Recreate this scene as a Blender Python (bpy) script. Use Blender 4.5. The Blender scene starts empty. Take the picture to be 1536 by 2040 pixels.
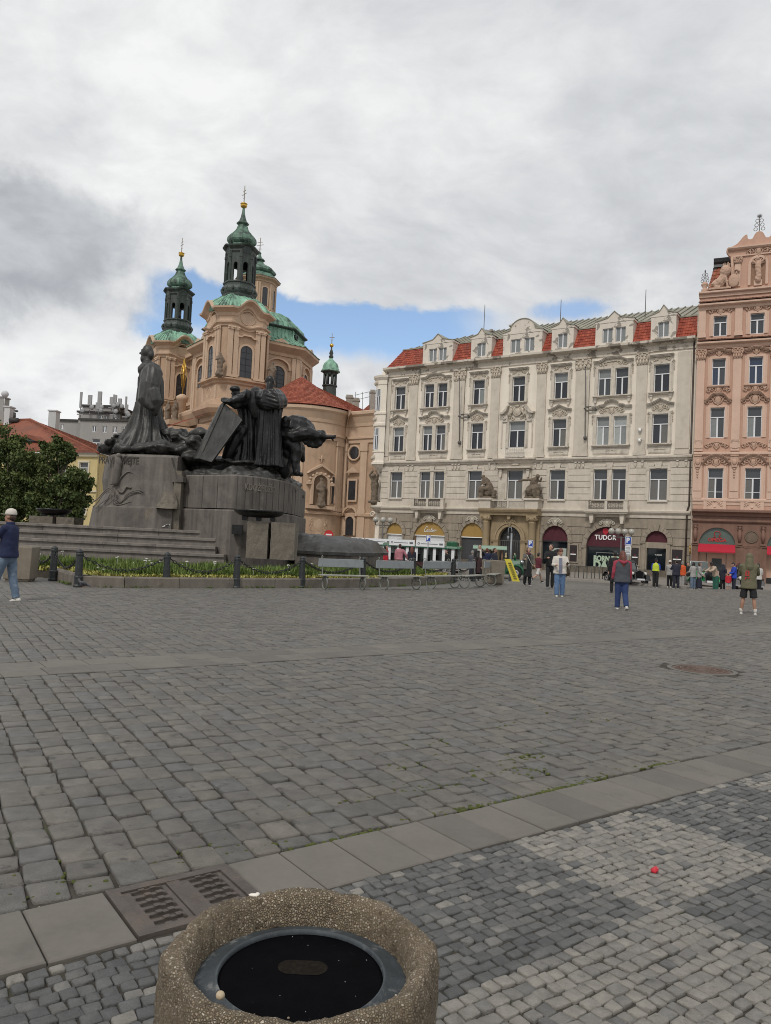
import bpy,bmesh,math,random
import numpy as np
from mathutils import Vector,Matrix,noise,Quaternion
R = math.radians; PI = math.pi
random.seed(7)
SC = bpy.context.scene
COL = SC.collection
# camera
PITCH,ROLL,CAM_H,FPX = 2.2,2.7,1.6,1534.0
cam_data = bpy.data.cameras.new("camera"); cam = bpy.data.objects.new("camera",cam_data); COL.objects.link(cam)
SC.camera = cam
cam_data.sensor_fit = 'VERTICAL'; cam_data.sensor_height = 24.0
cam_data.lens = FPX / 2040.0 * 24.0
cam_data.clip_start = 0.05; cam_data.clip_end = 3000
_p,_r = R(PITCH),R(ROLL)
_F = Vector((0,math.cos(_p),math.sin(_p))); _U = Vector((0,-math.sin(_p),math.cos(_p))); _X = Vector((1,0,0))
CX = _X * math.cos(_r) + _U * math.sin(_r); CU = _U * math.cos(_r) - _X * math.sin(_r)
cam.matrix_world = Matrix(((CX.x,CU.x,-_F.x,0),(CX.y,CU.y,-_F.y,0),(CX.z,CU.z,-_F.z,CAM_H),(0,0,0,1)))
SC.render.resolution_x = 771; SC.render.resolution_y = 1024
def ray(x,y): return CX * ((x - 768) / FPX) - CU * ((y - 1020) / FPX) + _F
def at(x,y,Y):
 d = ray(x,y); t = Y / d.y
 return Vector((d.x * t,Y,CAM_H + d.z * t))
def gnd(x,y,z=0.0):
 d = ray(x,y); t = (z - CAM_H) / d.z
 return Vector((d.x * t,d.y * t,z))
# render look
SC.render.engine = 'CYCLES'
SC.view_settings.view_transform = 'Standard'; SC.view_settings.look = 'None'
SC.view_settings.exposure = 0.16; SC.view_settings.gamma = 1.0; SC.view_settings.use_curve_mapping = False
SC.cycles.max_bounces = 6; SC.cycles.diffuse_bounces = 3; SC.cycles.glossy_bounces = 3
SC.cycles.use_denoising = True; SC.cycles.denoising_input_passes = 'RGB_ALBEDO_NORMAL'; SC.cycles.denoising_prefilter = 'ACCURATE'
SC.cycles.filter_width = 1.0
# sun and sky (bright overcast with a blue gap)
SUN_EL,SUN_AZ = 48.0,205.0
sd = bpy.data.lights.new("sun",'SUN'); sd.energy = 1.45; sd.angle = R(10); sd.color = (1.0,0.95,0.88)
so = bpy.data.objects.new("sun",sd); COL.objects.link(so)
_sv = Vector((math.sin(R(SUN_AZ)) * math.cos(R(SUN_EL)),math.cos(R(SUN_AZ)) * math.cos(R(SUN_EL)),math.sin(R(SUN_EL))))
so.rotation_euler = _sv.to_track_quat('Z','Y').to_euler(); so.location = (0,-20,60)
W = bpy.data.worlds.new("World"); SC.world = W; W.use_nodes = True
nt = W.node_tree; nt.nodes.clear()
def N(t,**k):
 n = nt.nodes.new(t)
 for a,b in k.items():
  if a == 'op': n.operation = b
  elif a == 'ins':
   for i,v in b.items(): n.inputs[i].default_value = v
  else: setattr(n,a,b)
 return n
def LK(a,b): nt.links.new(a,b)
def MA(op,a,b=None,c=None):
 n = N('ShaderNodeMath',op=op)
 for i,v in enumerate((a,b,c)):
  if v is None: continue
  if isinstance(v,(int,float)): n.inputs[i].default_value = v
  else: LK(v,n.inputs[i])
 return n.outputs[0]
def SS(x,lo,hi):
 n = N('ShaderNodeMapRange',interpolation_type='SMOOTHSTEP'); LK(x,n.inputs[0])
 n.inputs[1].default_value = lo; n.inputs[2].default_value = hi
 n.inputs[3].default_value = 0; n.inputs[4].default_value = 1
 return n.outputs[0]
tc = N('ShaderNodeTexCoord'); sp = N('ShaderNodeSeparateXYZ'); LK(tc.outputs['Generated'],sp.inputs[0])
dx,dy,dz = sp.outputs
AZ = MA('MULTIPLY',MA('ARCTAN2',dx,dy),57.2958)
EL = MA('MULTIPLY',MA('ARCSINE',dz),57.2958)
zz = MA('ADD',MA('MAXIMUM',dz,0.0),0.27)
cv = N('ShaderNodeCombineXYZ'); LK(MA('DIVIDE',dx,zz),cv.inputs[0]); LK(MA('DIVIDE',dy,zz),cv.inputs[1]); LK(MA('MULTIPLY',dz,1.2),cv.inputs[2])
def NOI(scale,detail=6,rough=0.55,dist=0.0,off=0.0,vec=None):
 m = N('ShaderNodeMapping'); LK(vec or cv.outputs[0],m.inputs[0]); m.inputs['Location'].default_value = (off,off * 0.7,off * 1.3)
 n = N('ShaderNodeTexNoise'); LK(m.outputs[0],n.inputs['Vector'])
 n.inputs['Scale'].default_value = scale; n.inputs['Detail'].default_value = detail
 n.inputs['Roughness'].default_value = rough; n.inputs['Distortion'].default_value = dist
 return n.outputs['Fac']
wn = N('ShaderNodeTexNoise'); LK(cv.outputs[0],wn.inputs['Vector']); wn.inputs['Scale'].default_value = 1.1; wn.inputs['Detail'].default_value = 4
wv_ = N('ShaderNodeVectorMath',operation='MULTIPLY_ADD'); LK(wn.outputs['Color'],wv_.inputs[0]); wv_.inputs[1].default_value = (.55,.55,.55); LK(cv.outputs[0],wv_.inputs[2])
n1 = NOI(0.95,9,0.55,0.0,3.1,wv_.outputs[0]); n2 = NOI(3.2,8,0.58,0.0,8.4,wv_.outputs[0]); n3 = NOI(9.0,6,0.6,0.0,21.0,wv_.outputs[0])
n4 = NOI(7.0,8,0.6,0.3,14.0,tc.outputs['Generated'])
dens = MA('ADD',MA('ADD',MA('MULTIPLY',n1,0.52),MA('MULTIPLY',n2,0.33)),MA('MULTIPLY',n3,0.15))
bx = MA('DIVIDE',MA('ADD',AZ,32.0),20.5); by = MA('DIVIDE',MA('SUBTRACT',EL,18.4),5.6)
bank = MA('SUBTRACT',1.0,MA('SQRT',MA('ADD',MA('MULTIPLY',bx,bx),MA('MULTIPLY',by,by))))
bank = SS(MA('ADD',MA('ADD',bank,MA('MULTIPLY',MA('SUBTRACT',n4,0.5),2.6)),MA('MULTIPLY',MA('SUBTRACT',n2,0.5),1.2)),-0.05,0.8)
lum = N('ShaderNodeValToRGB'); LK(dens,lum.inputs[0])
e = lum.color_ramp.elements
e[0].position = 0.385; e[0].color = (0.55,0.562,0.59,1)
e[1].position = 0.60; e[1].color = (0.90,0.90,0.90,1)
for p_,c_ in ((0.445,(0.635,0.648,0.67,1)),(0.495,(0.715,0.725,0.74,1)),(0.54,(0.80,0.805,0.81,1))):
 m = lum.color_ramp.elements.new(p_); m.color = c_
low = MA('MULTIPLY',SS(MA('MULTIPLY',EL,-1.0),-16.0,-9.0),SS(n4,0.36,0.60))
mx1 = N('ShaderNodeMix',data_type='RGBA'); LK(MA('MULTIPLY',low,0.85),mx1.inputs[0]); LK(lum.outputs[0],mx1.inputs[6]); mx1.inputs[7].default_value = (0.95,0.95,0.95,1)
bkc = N('ShaderNodeMix',data_type='RGBA'); LK(SS(n2,.36,.64),bkc.inputs[0]); bkc.inputs[6].default_value = (0.38,0.40,0.435,1); bkc.inputs[7].default_value = (0.55,0.57,0.60,1)
mx2 = N('ShaderNodeMix',data_type='RGBA'); LK(MA('MULTIPLY',bank,0.92),mx2.inputs[0]); LK(mx1.outputs[2],mx2.inputs[6]); LK(bkc.outputs[2],mx2.inputs[7])
sc10 = N('ShaderNodeMix',data_type='RGBA',blend_type='MULTIPLY'); sc10.inputs[0].default_value = 1.0
LK(mx2.outputs[2],sc10.inputs[6]); sc10.inputs[7].default_value = (9.1,9.15,9.15,1)
wob = MA('ADD',MA('MULTIPLY',MA('SUBTRACT',n4,0.5),4.6),MA('MULTIPLY',MA('SUBTRACT',n3,.5),1.4))
cen = MA('ADD',MA('MULTIPLY',AZ,-0.05),15.7)
off = MA('ADD',MA('SUBTRACT',EL,cen),wob)
half = MA('MULTIPLY',SS(MA('ADD',AZ,MA('MULTIPLY',wob,1.5)),-18.8,-16.3),SS(MA('MULTIPLY',MA('ADD',AZ,wob),-1.0),-9.5,-3.0))
up = SS(MA('MULTIPLY',off,-1.0),-1.75,-0.95); dn = SS(off,-3.4,-1.9)
gap = MA('MULTIPLY',MA('MULTIPLY',up,dn),half)
gx = MA('DIVIDE',MA('SUBTRACT',AZ,13.2),3.8); gy = MA('DIVIDE',MA('SUBTRACT',EL,17.0),1.0)
g2 = MA('SUBTRACT',1.0,MA('SQRT',MA('ADD',MA('MULTIPLY',gx,gx),MA('MULTIPLY',gy,gy))))
g2 = SS(MA('ADD',g2,MA('MULTIPLY',MA('SUBTRACT',n4,0.5),4.2)),0.0,0.7)
gap = MA('MULTIPLY',MA('MINIMUM',MA('ADD',gap,MA('MULTIPLY',g2,0.85)),1.0),0.97)
sky = N('ShaderNodeTexSky',sky_type='NISHITA'); sky.sun_disc = False
sky.sun_elevation = R(SUN_EL); sky.sun_rotation = R(SUN_AZ); sky.altitude = 200; sky.air_density = 1.0; sky.dust_density = 0.6; sky.ozone_density = 1.6
mx3 = N('ShaderNodeMix',data_type='RGBA'); LK(gap,mx3.inputs[0]); LK(sc10.outputs[2],mx3.inputs[6]); sk2 = N('ShaderNodeMix',data_type='RGBA',blend_type='MULTIPLY'); sk2.inputs[0].default_value = 1.0; LK(sky.outputs[0],sk2.inputs[6]); sk2.inputs[7].default_value = (1.42,1.42,1.42,1); LK(sk2.outputs[2],mx3.inputs[7])
bg = N('ShaderNodeBackground'); bg.inputs[1].default_value = 0.1; LK(mx3.outputs[2],bg.inputs[0])
wo = N('ShaderNodeOutputWorld'); LK(bg.outputs[0],wo.inputs[0])
# materials
MATS = {}
def mat(name,col,rough=0.8,var=0.18,scale=3.0,bump=0.0,bscale=None,metal=0.0,streak=0.0,dirt=None,dirt_amt=0.0,dirt_scale=1.2,
  tone=None,spec=0.5,coat=0.0,detail=5.0,dirt_lo=0.5,dirt_hi=0.68,coord='Object'):
 """procedural surface : base colour with noise variation, optional vertical streaks, patchy dirt, per-piece tone, and relief"""
 if name in MATS: return MATS[name]
 m = bpy.data.materials.new(name); m.use_nodes = True; MATS[name] = m
 t = m.node_tree; ns = t.nodes; lk = t.links.new
 b = ns['Principled BSDF']; b.inputs['Roughness'].default_value = rough; b.inputs['Metallic'].default_value = metal
 b.inputs['Specular IOR Level'].default_value = spec
 if coat: b.inputs['Coat Weight'].default_value = coat; b.inputs['Coat Roughness'].default_value = 0.05
 tcn = ns.new('ShaderNodeTexCoord'); src = tcn.outputs[coord]
 def noi(sc,det=detail,v=None,ro=0.6):
  n = ns.new('ShaderNodeTexNoise'); n.inputs['Scale'].default_value = sc; n.inputs['Detail'].default_value = det; n.inputs['Roughness'].default_value = ro
  lk(v or src,n.inputs['Vector']); return n.outputs['Fac']
 def mul(c_in,f,lo,hi):
  r = ns.new('ShaderNodeMapRange'); lk(f,r.inputs[0]); r.inputs[1].default_value = 0.3; r.inputs[2].default_value = 0.7
  r.inputs[3].default_value = lo; r.inputs[4].default_value = hi
  x = ns.new('ShaderNodeMix'); x.data_type = 'RGBA'; x.blend_type = 'MULTIPLY'; x.inputs[0].default_value = 1
  lk(c_in,x.inputs[6]); cc = ns.new('ShaderNodeCombineColor')
  for i in range(3): lk(r.outputs[0],cc.inputs[i])
  lk(cc.outputs[0],x.inputs[7]); return x.outputs[2]
 def mix(a,bcol,fac):
  x = ns.new('ShaderNodeMix'); x.data_type = 'RGBA'; lk(fac,x.inputs[0]); lk(a,x.inputs[6])
  if isinstance(bcol,tuple): x.inputs[7].default_value = (*bcol,1)
  else: lk(bcol,x.inputs[7])
  return x.outputs[2]
 rgb = ns.new('ShaderNodeRGB'); rgb.outputs[0].default_value = (*col,1); c = rgb.outputs[0]
 if tone:
  a = ns.new('ShaderNodeAttribute'); a.attribute_name = 'tone'
  cr = ns.new('ShaderNodeValToRGB'); lk(a.outputs['Fac'],cr.inputs[0]); el = cr.color_ramp.elements
  el[0].position = tone[0][0]; el[0].color = (*tone[0][1],1); el[1].position = tone[-1][0]; el[1].color = (*tone[-1][1],1)
  for p,cc in tone[1:-1]:
   q = el.new(p); q.color = (*cc,1)
  c = cr.outputs[0]
 if var: c = mul(c,noi(scale),1 - var,1 + var); c = mul(c,noi(scale * 9,3),1 - var * 0.5,1 + var * 0.5)
 if streak:
  mp = ns.new('ShaderNodeMapping'); lk(src,mp.inputs[0]); mp.inputs['Scale'].default_value = (1,1,0.06)
  c = mul(c,noi(scale * 2.2,4,mp.outputs[0]),1 - streak,1 + streak * 0.35)
 if dirt:
  r = ns.new('ShaderNodeMapRange'); r.interpolation_type = 'SMOOTHSTEP'; lk(noi(dirt_scale,8,None,0.68),r.inputs[0])
  r.inputs[1].default_value = dirt_lo; r.inputs[2].default_value = dirt_hi; r.inputs[3].default_value = 0; r.inputs[4].default_value = dirt_amt
  c = mix(c,dirt,r.outputs[0])
 lk(c,b.inputs['Base Color'])
 if bump:
  bn = ns.new('ShaderNodeBump'); bn.inputs['Strength'].default_value = bump; bn.inputs['Distance'].default_value = 0.02
  lk(noi(bscale or scale * 6,6),bn.inputs['Height']); lk(bn.outputs[0],b.inputs['Normal'])
 return m
# mesh builder
class MB:
 def __init__(s,T=None):
  s.v = []; s.f = []; s.mi = []; s.sm = []; s.tone = []; s.T = T; s.t = 0.5
 def add(s,vs,fs,mi=0,smooth=False,T=None):
  o = len(s.v); T = T or s.T
  if T is not None: vs = [T @ Vector(p) for p in vs]
  s.v.extend([tuple(p) for p in vs]); s.tone.extend([s.t] * len(vs))
  s.f.extend([[o + i for i in f] for f in fs]); s.mi.extend([mi] * len(fs)); s.sm.extend([smooth] * len(fs)); return s
 def box(s,x0,x1,y0,y1,z0,z1,mi=0,T=None):
  if x0 > x1: x0,x1 = x1,x0
  if y0 > y1: y0,y1 = y1,y0
  if z0 > z1: z0,z1 = z1,z0
  return s.add([(x0,y0,z0),(x1,y0,z0),(x1,y1,z0),(x0,y1,z0),(x0,y0,z1),(x1,y0,z1),(x1,y1,z1),(x0,y1,z1)],
      [(0,3,2,1),(4,5,6,7),(0,1,5,4),(1,2,6,5),(2,3,7,6),(3,0,4,7)],mi,False,T)
 def loft(s,rings,closed=True,cap=True,mi=0,smooth=False,T=None):
  n = len(rings[0]); vs = [p for r in rings for p in r]; fs = []
  m = n if closed else n - 1
  for i in range(len(rings) - 1):
   for j in range(m):
    k = (j + 1) % n
    fs.append((i * n + j,i * n + k,(i + 1) * n + k,(i + 1) * n + j))
  if cap and closed:
   fs.append(tuple(range(n - 1,-1,-1))); fs.append(tuple((len(rings) - 1) * n + j for j in range(n)))
  return s.add(vs,fs,mi,smooth,T)
 def prism(s,poly,y0,y1,mi=0,T=None):
  a = sum(poly[i][0] * poly[(i + 1) % len(poly)][1] - poly[(i + 1) % len(poly)][0] * poly[i][1] for i in range(len(poly)))
  if a < 0: poly = poly[::-1]
  n = len(poly)
  vs = [(x,y0,z) for x,z in poly] + [(x,y1,z) for x,z in poly]
  fs = [tuple(range(n)),tuple(range(2 * n - 1,n - 1,-1))] + [((j + 1) % n,j,n + j,n + (j + 1) % n) for j in range(n)]
  return s.add(vs,fs,mi,False,T)
 def slab(s,poly,z0,z1,mi=0,T=None):
  a = sum(poly[i][0] * poly[(i + 1) % len(poly)][1] - poly[(i + 1) % len(poly)][0] * poly[i][1] for i in range(len(poly)))
  if a < 0: poly = poly[::-1]
  return s.loft([[(x,y,z0) for x,y in poly],[(x,y,z1) for x,y in poly]],mi=mi,T=T)
 def runx(s,prof,x0,x1,mi=0,T=None):
  a = sum(prof[i][0] * prof[(i + 1) % len(prof)][1] - prof[(i + 1) % len(prof)][0] * prof[i][1] for i in range(len(prof)))
  if a < 0: prof = prof[::-1]
  return s.loft([[(x0,y,z) for y,z in prof],[(x1,y,z) for y,z in prof]],mi=mi,T=T)
 def lathe(s,prof,cx=0,cy=0,n=16,mi=0,smooth=True,a0=0.0,T=None,sy=1.0):
  rings = [[(cx + r * math.cos(a0 + 2 * PI * j / n),cy + sy * r * math.sin(a0 + 2 * PI * j / n),z) for j in range(n)] for r,z in prof]
  return s.loft(rings,mi=mi,smooth=smooth,T=T)
 def tube(s,pts,r,n=6,mi=0,smooth=True,T=None,round_ends=False):
  pts = [Vector(p) for p in pts]; rs = r if isinstance(r,(list,tuple)) else [r] * len(pts); rs = list(rs)
  if round_ends and len(pts) > 1:
   d0 = (pts[0] - pts[1]).normalized(); d1 = (pts[-1] - pts[-2]).normalized()
   pts = [pts[0] + d0 * rs[0] * 0.95,pts[0] + d0 * rs[0] * 0.6] + pts + [pts[-1] + d1 * rs[-1] * 0.6,pts[-1] + d1 * rs[-1] * 0.95]
   rs = [rs[0] * 0.25,rs[0] * 0.75] + rs + [rs[-1] * 0.75,rs[-1] * 0.25]
  rings = []; u = None
  for i,p in enumerate(pts):
   d = (pts[min(i + 1,len(pts) - 1)] - pts[max(i - 1,0)]).normalized()
   if u is None: u = d.orthogonal().normalized()
   else:
    u = u - d * u.dot(d); u = u.normalized() if u.length > 1e-6 else d.orthogonal().normalized()
   w = d.cross(u)
   rings.append([p + (u * math.cos(2 * PI * j / n) + w * math.sin(2 * PI * j / n)) * rs[i] for j in range(n)])
  return s.loft(rings,mi=mi,smooth=smooth,T=T)
 def ell(s,c,r,n=10,m=6,mi=0,smooth=True,T=None,rot=None):
  if isinstance(r,(int,float)): r = (r,r,r)
  vs = []; q = rot
  for i in range(1,m):
   ph = PI * i / m
   for j in range(n):
    th = 2 * PI * j / n; vs.append(Vector((r[0] * math.sin(ph) * math.cos(th),r[1] * math.sin(ph) * math.sin(th),-r[2] * math.cos(ph))))
  b = len(vs); vs += [Vector((0,0,-r[2])),Vector((0,0,r[2]))]
  if q is not None: vs = [q @ p for p in vs]
  vs = [p + Vector(c) for p in vs]
  fs = [(i * n + j,i * n + (j + 1) % n,(i + 1) * n + (j + 1) % n,(i + 1) * n + j) for i in range(m - 2) for j in range(n)]
  fs += [(b,(j + 1) % n,j) for j in range(n)] + [(b + 1,(m - 2) * n + j,(m - 2) * n + (j + 1) % n) for j in range(n)]
  return s.add(vs,fs,mi,smooth,T)
 def torus(s,c,Rr,r,axis='z',n=16,k=6,mi=0,T=None,sx=1.0):
  vs = []; fs = []
  for i in range(n):
   a = 2 * PI * i / n
   for j in range(k):
    b = 2 * PI * j / k; q = (Rr + r * math.cos(b)); x,y,z = q * math.cos(a) * sx,q * math.sin(a),r * math.sin(b)
    p = (x,y,z) if axis == 'z' else (x,z,y) if axis == 'y' else (z,x,y)
    vs.append((p[0] + c[0],p[1] + c[1],p[2] + c[2]))
    fs.append((i * k + j,((i + 1) % n) * k + j,((i + 1) % n) * k + (j + 1) % k,i * k + (j + 1) % k))
  return s.add(vs,fs,mi,True,T)
 def mesh(s,name):
  me = bpy.data.meshes.new(name); me.from_pydata(s.v,[],s.f)
  me.polygons.foreach_set('material_index',s.mi); me.polygons.foreach_set('use_smooth',s.sm)
  return me
 def fix(s,me):
  bm = bmesh.new(); bm.from_mesh(me); bmesh.ops.recalc_face_normals(bm,faces=bm.faces); bm.to_mesh(me); bm.free()
 def build(s,name,mats,parent=None,loc=(0,0,0),rz=0.0,fix=True,tone=False):
  me = s.mesh(name)
  if fix: s.fix(me)
  if tone:
   a = me.attributes.new('tone','FLOAT','POINT'); a.data.foreach_set('value',s.tone)
  for m in (mats if isinstance(mats,(list,tuple)) else [mats]): me.materials.append(m)
  return inst(me,name,parent,loc,rz)
def inst(me,name,parent=None,loc=(0,0,0),rz=0.0):
 o = bpy.data.objects.new(name,me); COL.objects.link(o); o.location = loc; o.rotation_euler = (0,0,rz)
 if parent is not None: o.parent = parent
 return o
def tag(o,label=None,cat=None,group=None,kind=None):
 if label: o['label'] = label
 if cat: o['category'] = cat
 if group: o['group'] = group
 if kind: o['kind'] = kind
 return o
def thing(name,label,cat,loc=(0,0,0),rz=0.0,group=None):
 o = bpy.data.objects.new(name,None); COL.objects.link(o); o.location = loc; o.rotation_euler = (0,0,rz); o.empty_display_size = 0.2
 return tag(o,label,cat,group)
def dup(root,loc=None,rz=None,label=None):
 r = root.copy(); COL.objects.link(r)
 if loc is not None: r.location = loc
 if rz is not None: r.rotation_euler = (0,0,rz)
 if label: r['label'] = label
 for ch in list(root.children):
  c = ch.copy(); COL.objects.link(c); c.parent = r
  for g in list(ch.children):
   d = g.copy(); COL.objects.link(d); d.parent = c
 return r
TMP = bpy.data.scenes.new("workbench")
def remesh(mb,name,voxel,smooth=2,mats=None,disp=None):
 """fuse overlapping closed shapes into one continuous skin"""
 me = mb.mesh('tmp'); mb.fix(me)
 o = bpy.data.objects.new('tmp',me); TMP.collection.objects.link(o)
 m = o.modifiers.new('r','REMESH'); m.mode = 'VOXEL'; m.voxel_size = voxel; m.use_smooth_shade = True
 if smooth:
  q = o.modifiers.new('s','SMOOTH'); q.factor = 0.5; q.iterations = smooth
 vl = TMP.view_layers[0]; vl.update(); dg = vl.depsgraph; dg.update()
 out = bpy.data.meshes.new_from_object(o.evaluated_get(dg)); out.name = name
 TMP.collection.objects.unlink(o); bpy.data.objects.remove(o); bpy.data.meshes.remove(me)
 if disp: displace(out,*disp)
 out.materials.clear()
 for mm in (mats or []): out.materials.append(mm)
 return out
def displace(me,amp,scale,stretch=(1,1,1),seed=0.0):
 n = len(me.vertices); co = np.empty(n * 3); no = np.empty(n * 3)
 me.vertices.foreach_get('co',co); me.vertices.foreach_get('normal',no); co = co.reshape(-1,3); no = no.reshape(-1,3)
 for i in range(n):
  p = co[i]; co[i] = p + no[i] * amp * noise.noise((p[0] * scale * stretch[0] + seed,p[1] * scale * stretch[1],p[2] * scale * stretch[2]))
 me.vertices.foreach_set('co',co.ravel()); me.update()
def join_mesh(me,mb):
 bm = bmesh.new(); bm.from_mesh(me); t = mb.mesh('t'); mb.fix(t); bm.from_mesh(t); bm.to_mesh(me); bm.free(); bpy.data.meshes.remove(t)
 for p in me.polygons: p.use_smooth = True
def RZ(a): return Matrix.Rotation(a,4,'Z')
def TR(x,y=0,z=0): return Matrix.Translation((x,y,z))
def text_mesh(txt,size,depth,name='lettering',shear=0.0,bold=0.0,sx=1.0,space=1.0):
 c = bpy.data.curves.new(name,'FONT'); c.body = txt; c.size = size; c.extrude = depth; c.align_x = 'CENTER'; c.align_y = 'CENTER'; c.shear = shear
 c.offset = bold; c.resolution_u = 3; c.space_character = space
 o = bpy.data.objects.new('t',c); TMP.collection.objects.link(o); TMP.view_layers[0].update(); dg = TMP.view_layers[0].depsgraph; dg.update()
 me = bpy.data.meshes.new_from_object(o.evaluated_get(dg)); me.name = name
 TMP.collection.objects.unlink(o); bpy.data.objects.remove(o)
 me.transform(Matrix.Rotation(R(90),4,'X') @ Matrix.Diagonal((sx,1,1,1)))
 return me
def text(txt,size,m,parent,loc,depth=0.012,name='lettering',rz=0.0,**k):
 me = text_mesh(txt,size,depth,name,**k); me.materials.append(m); return inst(me,name,parent,loc,rz)
def arcpts(cx,cz,r,a0,a1,n,rz=None):
 return [(cx + r * math.cos(a0 + (a1 - a0) * i / n),cz + (rz or r) * math.sin(a0 + (a1 - a0) * i / n)) for i in range(n + 1)]
def smst(a,b,x):
 t = min(1,max(0,(x - a) / (b - a))); return t * t * (3 - 2 * t)
def tiles(mb,A,B,C,D,tw=0.24,th=0.34,clip=None,rise=0.045,jit=0.012):
 """barrel tiles on the slope A-B (eaves) to D-C (top)"""
 A,B,C,D = map(Vector,(A,B,C,D)); nrm = (B - A).cross(D - A).normalized()
 if nrm.z < 0: nrm = -nrm
 nr = max(1,int(round((D - A).length / th)))
 for i in range(nr):
  v0,v1 = i / nr,(i + 1.12) / nr
  L0,L1 = A.lerp(D,v0),A.lerp(D,v1); R0,R1 = B.lerp(C,v0),B.lerp(C,v1)
  nc = max(1,int(round((R0 - L0).length / tw)))
  for j in range(nc):
   u0,u1 = j / nc,(j + 1) / nc
   a,b = L0.lerp(R0,u0),L0.lerp(R0,u1); c,d = L1.lerp(R1,u1),L1.lerp(R1,u0)
   if clip and not clip((a + c) / 2): continue
   k = random.uniform(-jit,jit); mb.t = random.random(); lift = nrm * (0.03 + k)
   ml,mu = a.lerp(b,.5) + nrm * rise,d.lerp(c,.5) + nrm * (rise * 0.7)
   q1,q2,q3 = a.lerp(b,.22) + nrm * rise * .8,ml,a.lerp(b,.78) + nrm * rise * .8
   r1,r2,r3 = d.lerp(c,.22) + nrm * rise * .5,mu,d.lerp(c,.78) + nrm * rise * .5
   vs = [a + lift,q1 + lift,q3 + lift,b + lift,d,r1,r3,c,a,b]
   mb.add(vs,[(0,1,5,4),(1,2,6,5),(2,3,7,6),(8,9,3,2,1,0)],0,False)
# the square
def gz(y): return -0.45 * smst(35,48,y)
TD = Vector((math.cos(R(36)),math.sin(R(36)),0)); TN = Vector((-TD.y,TD.x,0))
def tn(t,n,z=0.0): return TD * t + TN * n + Vector((0,0,z))
def inv(p): return p.x * TD.x + p.y * TD.y,p.x * TN.x + p.y * TN.y
def px_of(p):
 v = Vector(p) - Vector((0,0,CAM_H)); w = v.dot(_F)
 if w < 0.2: return (-1e6,-1e6,w)
 return (768 + FPX * v.dot(CX) / w,1020 - FPX * v.dot(CU) / w,w)
def ground_mat():
 m = bpy.data.materials.new("far_setts"); m.use_nodes = True; t = m.node_tree; ns = t.nodes; lk = t.links.new; b = ns['Principled BSDF']
 b.inputs['Roughness'].default_value = 0.58
 tc = ns.new('ShaderNodeTexCoord'); mp = ns.new('ShaderNodeMapping'); lk(tc.outputs['Object'],mp.inputs[0]); mp.inputs['Rotation'].default_value = (0,0,R(-121))
 no = ns.new('ShaderNodeTexNoise'); lk(mp.outputs[0],no.inputs[0]); no.inputs['Scale'].default_value = 2.0
 mv = ns.new('ShaderNodeMix'); mv.data_type = 'VECTOR'; mv.inputs[0].default_value = 0.05; lk(mp.outputs[0],mv.inputs[4]); lk(no.outputs['Color'],mv.inputs[5])
 br = ns.new('ShaderNodeTexBrick'); lk(mv.outputs[1],br.inputs[0]); br.inputs['Scale'].default_value = 1.0
 br.inputs['Brick Width'].default_value = 0.21; br.inputs['Row Height'].default_value = 0.175; br.inputs['Mortar Size'].default_value = 0.011; br.inputs['Mortar Smooth'].default_value = 0.3
 br.inputs['Color1'].default_value = (0.155,0.145,0.128,1); br.inputs['Color2'].default_value = (0.115,0.111,0.104,1); br.inputs['Mortar'].default_value = (0.075,0.070,0.062,1)
 n2 = ns.new('ShaderNodeTexNoise'); lk(tc.outputs['Object'],n2.inputs[0]); n2.inputs['Scale'].default_value = 0.35; n2.inputs['Detail'].default_value = 6
 mr = ns.new('ShaderNodeMapRange'); lk(n2.outputs['Fac'],mr.inputs[0]); mr.inputs[1].default_value = .3; mr.inputs[2].default_value = .7; mr.inputs[3].default_value = .86; mr.inputs[4].default_value = 1.14
 cc = ns.new('ShaderNodeCombineColor'); [lk(mr.outputs[0],cc.inputs[i]) for i in range(3)]
 mx = ns.new('ShaderNodeMix'); mx.data_type = 'RGBA'; mx.blend_type = 'MULTIPLY'; mx.inputs[0].default_value = 1; lk(br.outputs['Color'],mx.inputs[6]); lk(cc.outputs[0],mx.inputs[7])
 lk(mx.outputs[2],b.inputs['Base Color'])
 bp = ns.new('ShaderNodeBump'); bp.inputs['Strength'].default_value = 0.6; bp.inputs['Distance'].default_value = 0.02; bp.invert = True; lk(br.outputs['Fac'],bp.inputs['Height']); lk(bp.outputs[0],b.inputs['Normal'])
 return m
g = MB()
xs = [-600,-300,-150,-80,-40,-20,0,20,40,80,150,300,600]
ys = [-200,-60,-20,-5,0,10,20,30,34] + [35 + i for i in range(14)] + [50,60,80,120,200,400,900]
g.v = [(x,y,gz(y) - 0.004) for y in ys for x in xs]; g.tone = [0.5] * len(g.v)
for i in range(len(ys) - 1):
 for j in range(len(xs) - 1):
  a = i * len(xs) + j; g.f.append([a,a + 1,a + 1 + len(xs),a + len(xs)]); g.mi.append(0); g.sm.append(True)
ground = tag(g.build("ground",ground_mat()),kind='structure')
soil = mat("joint_soil",(0.052,0.045,0.036),0.95,0.35,6.0,bump=0.6,bscale=60,dirt=(0.055,0.075,0.012),dirt_amt=0.6,dirt_scale=0.9,dirt_lo=0.56,dirt_hi=0.7)
NB0,NB1 = 3.435,8.66; NC0,NC1 = 9.58,21.0
b_ = MB(); q = [tn(-26,-3.0),tn(36,-3.0),tn(36,21.0),tn(-26,21.0)]
b_.add([(p.x,p.y,0.012) for p in q],[(0,1,2,3)])
bed = tag(b_.build("sand_bed",soil),kind='structure')
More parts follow.
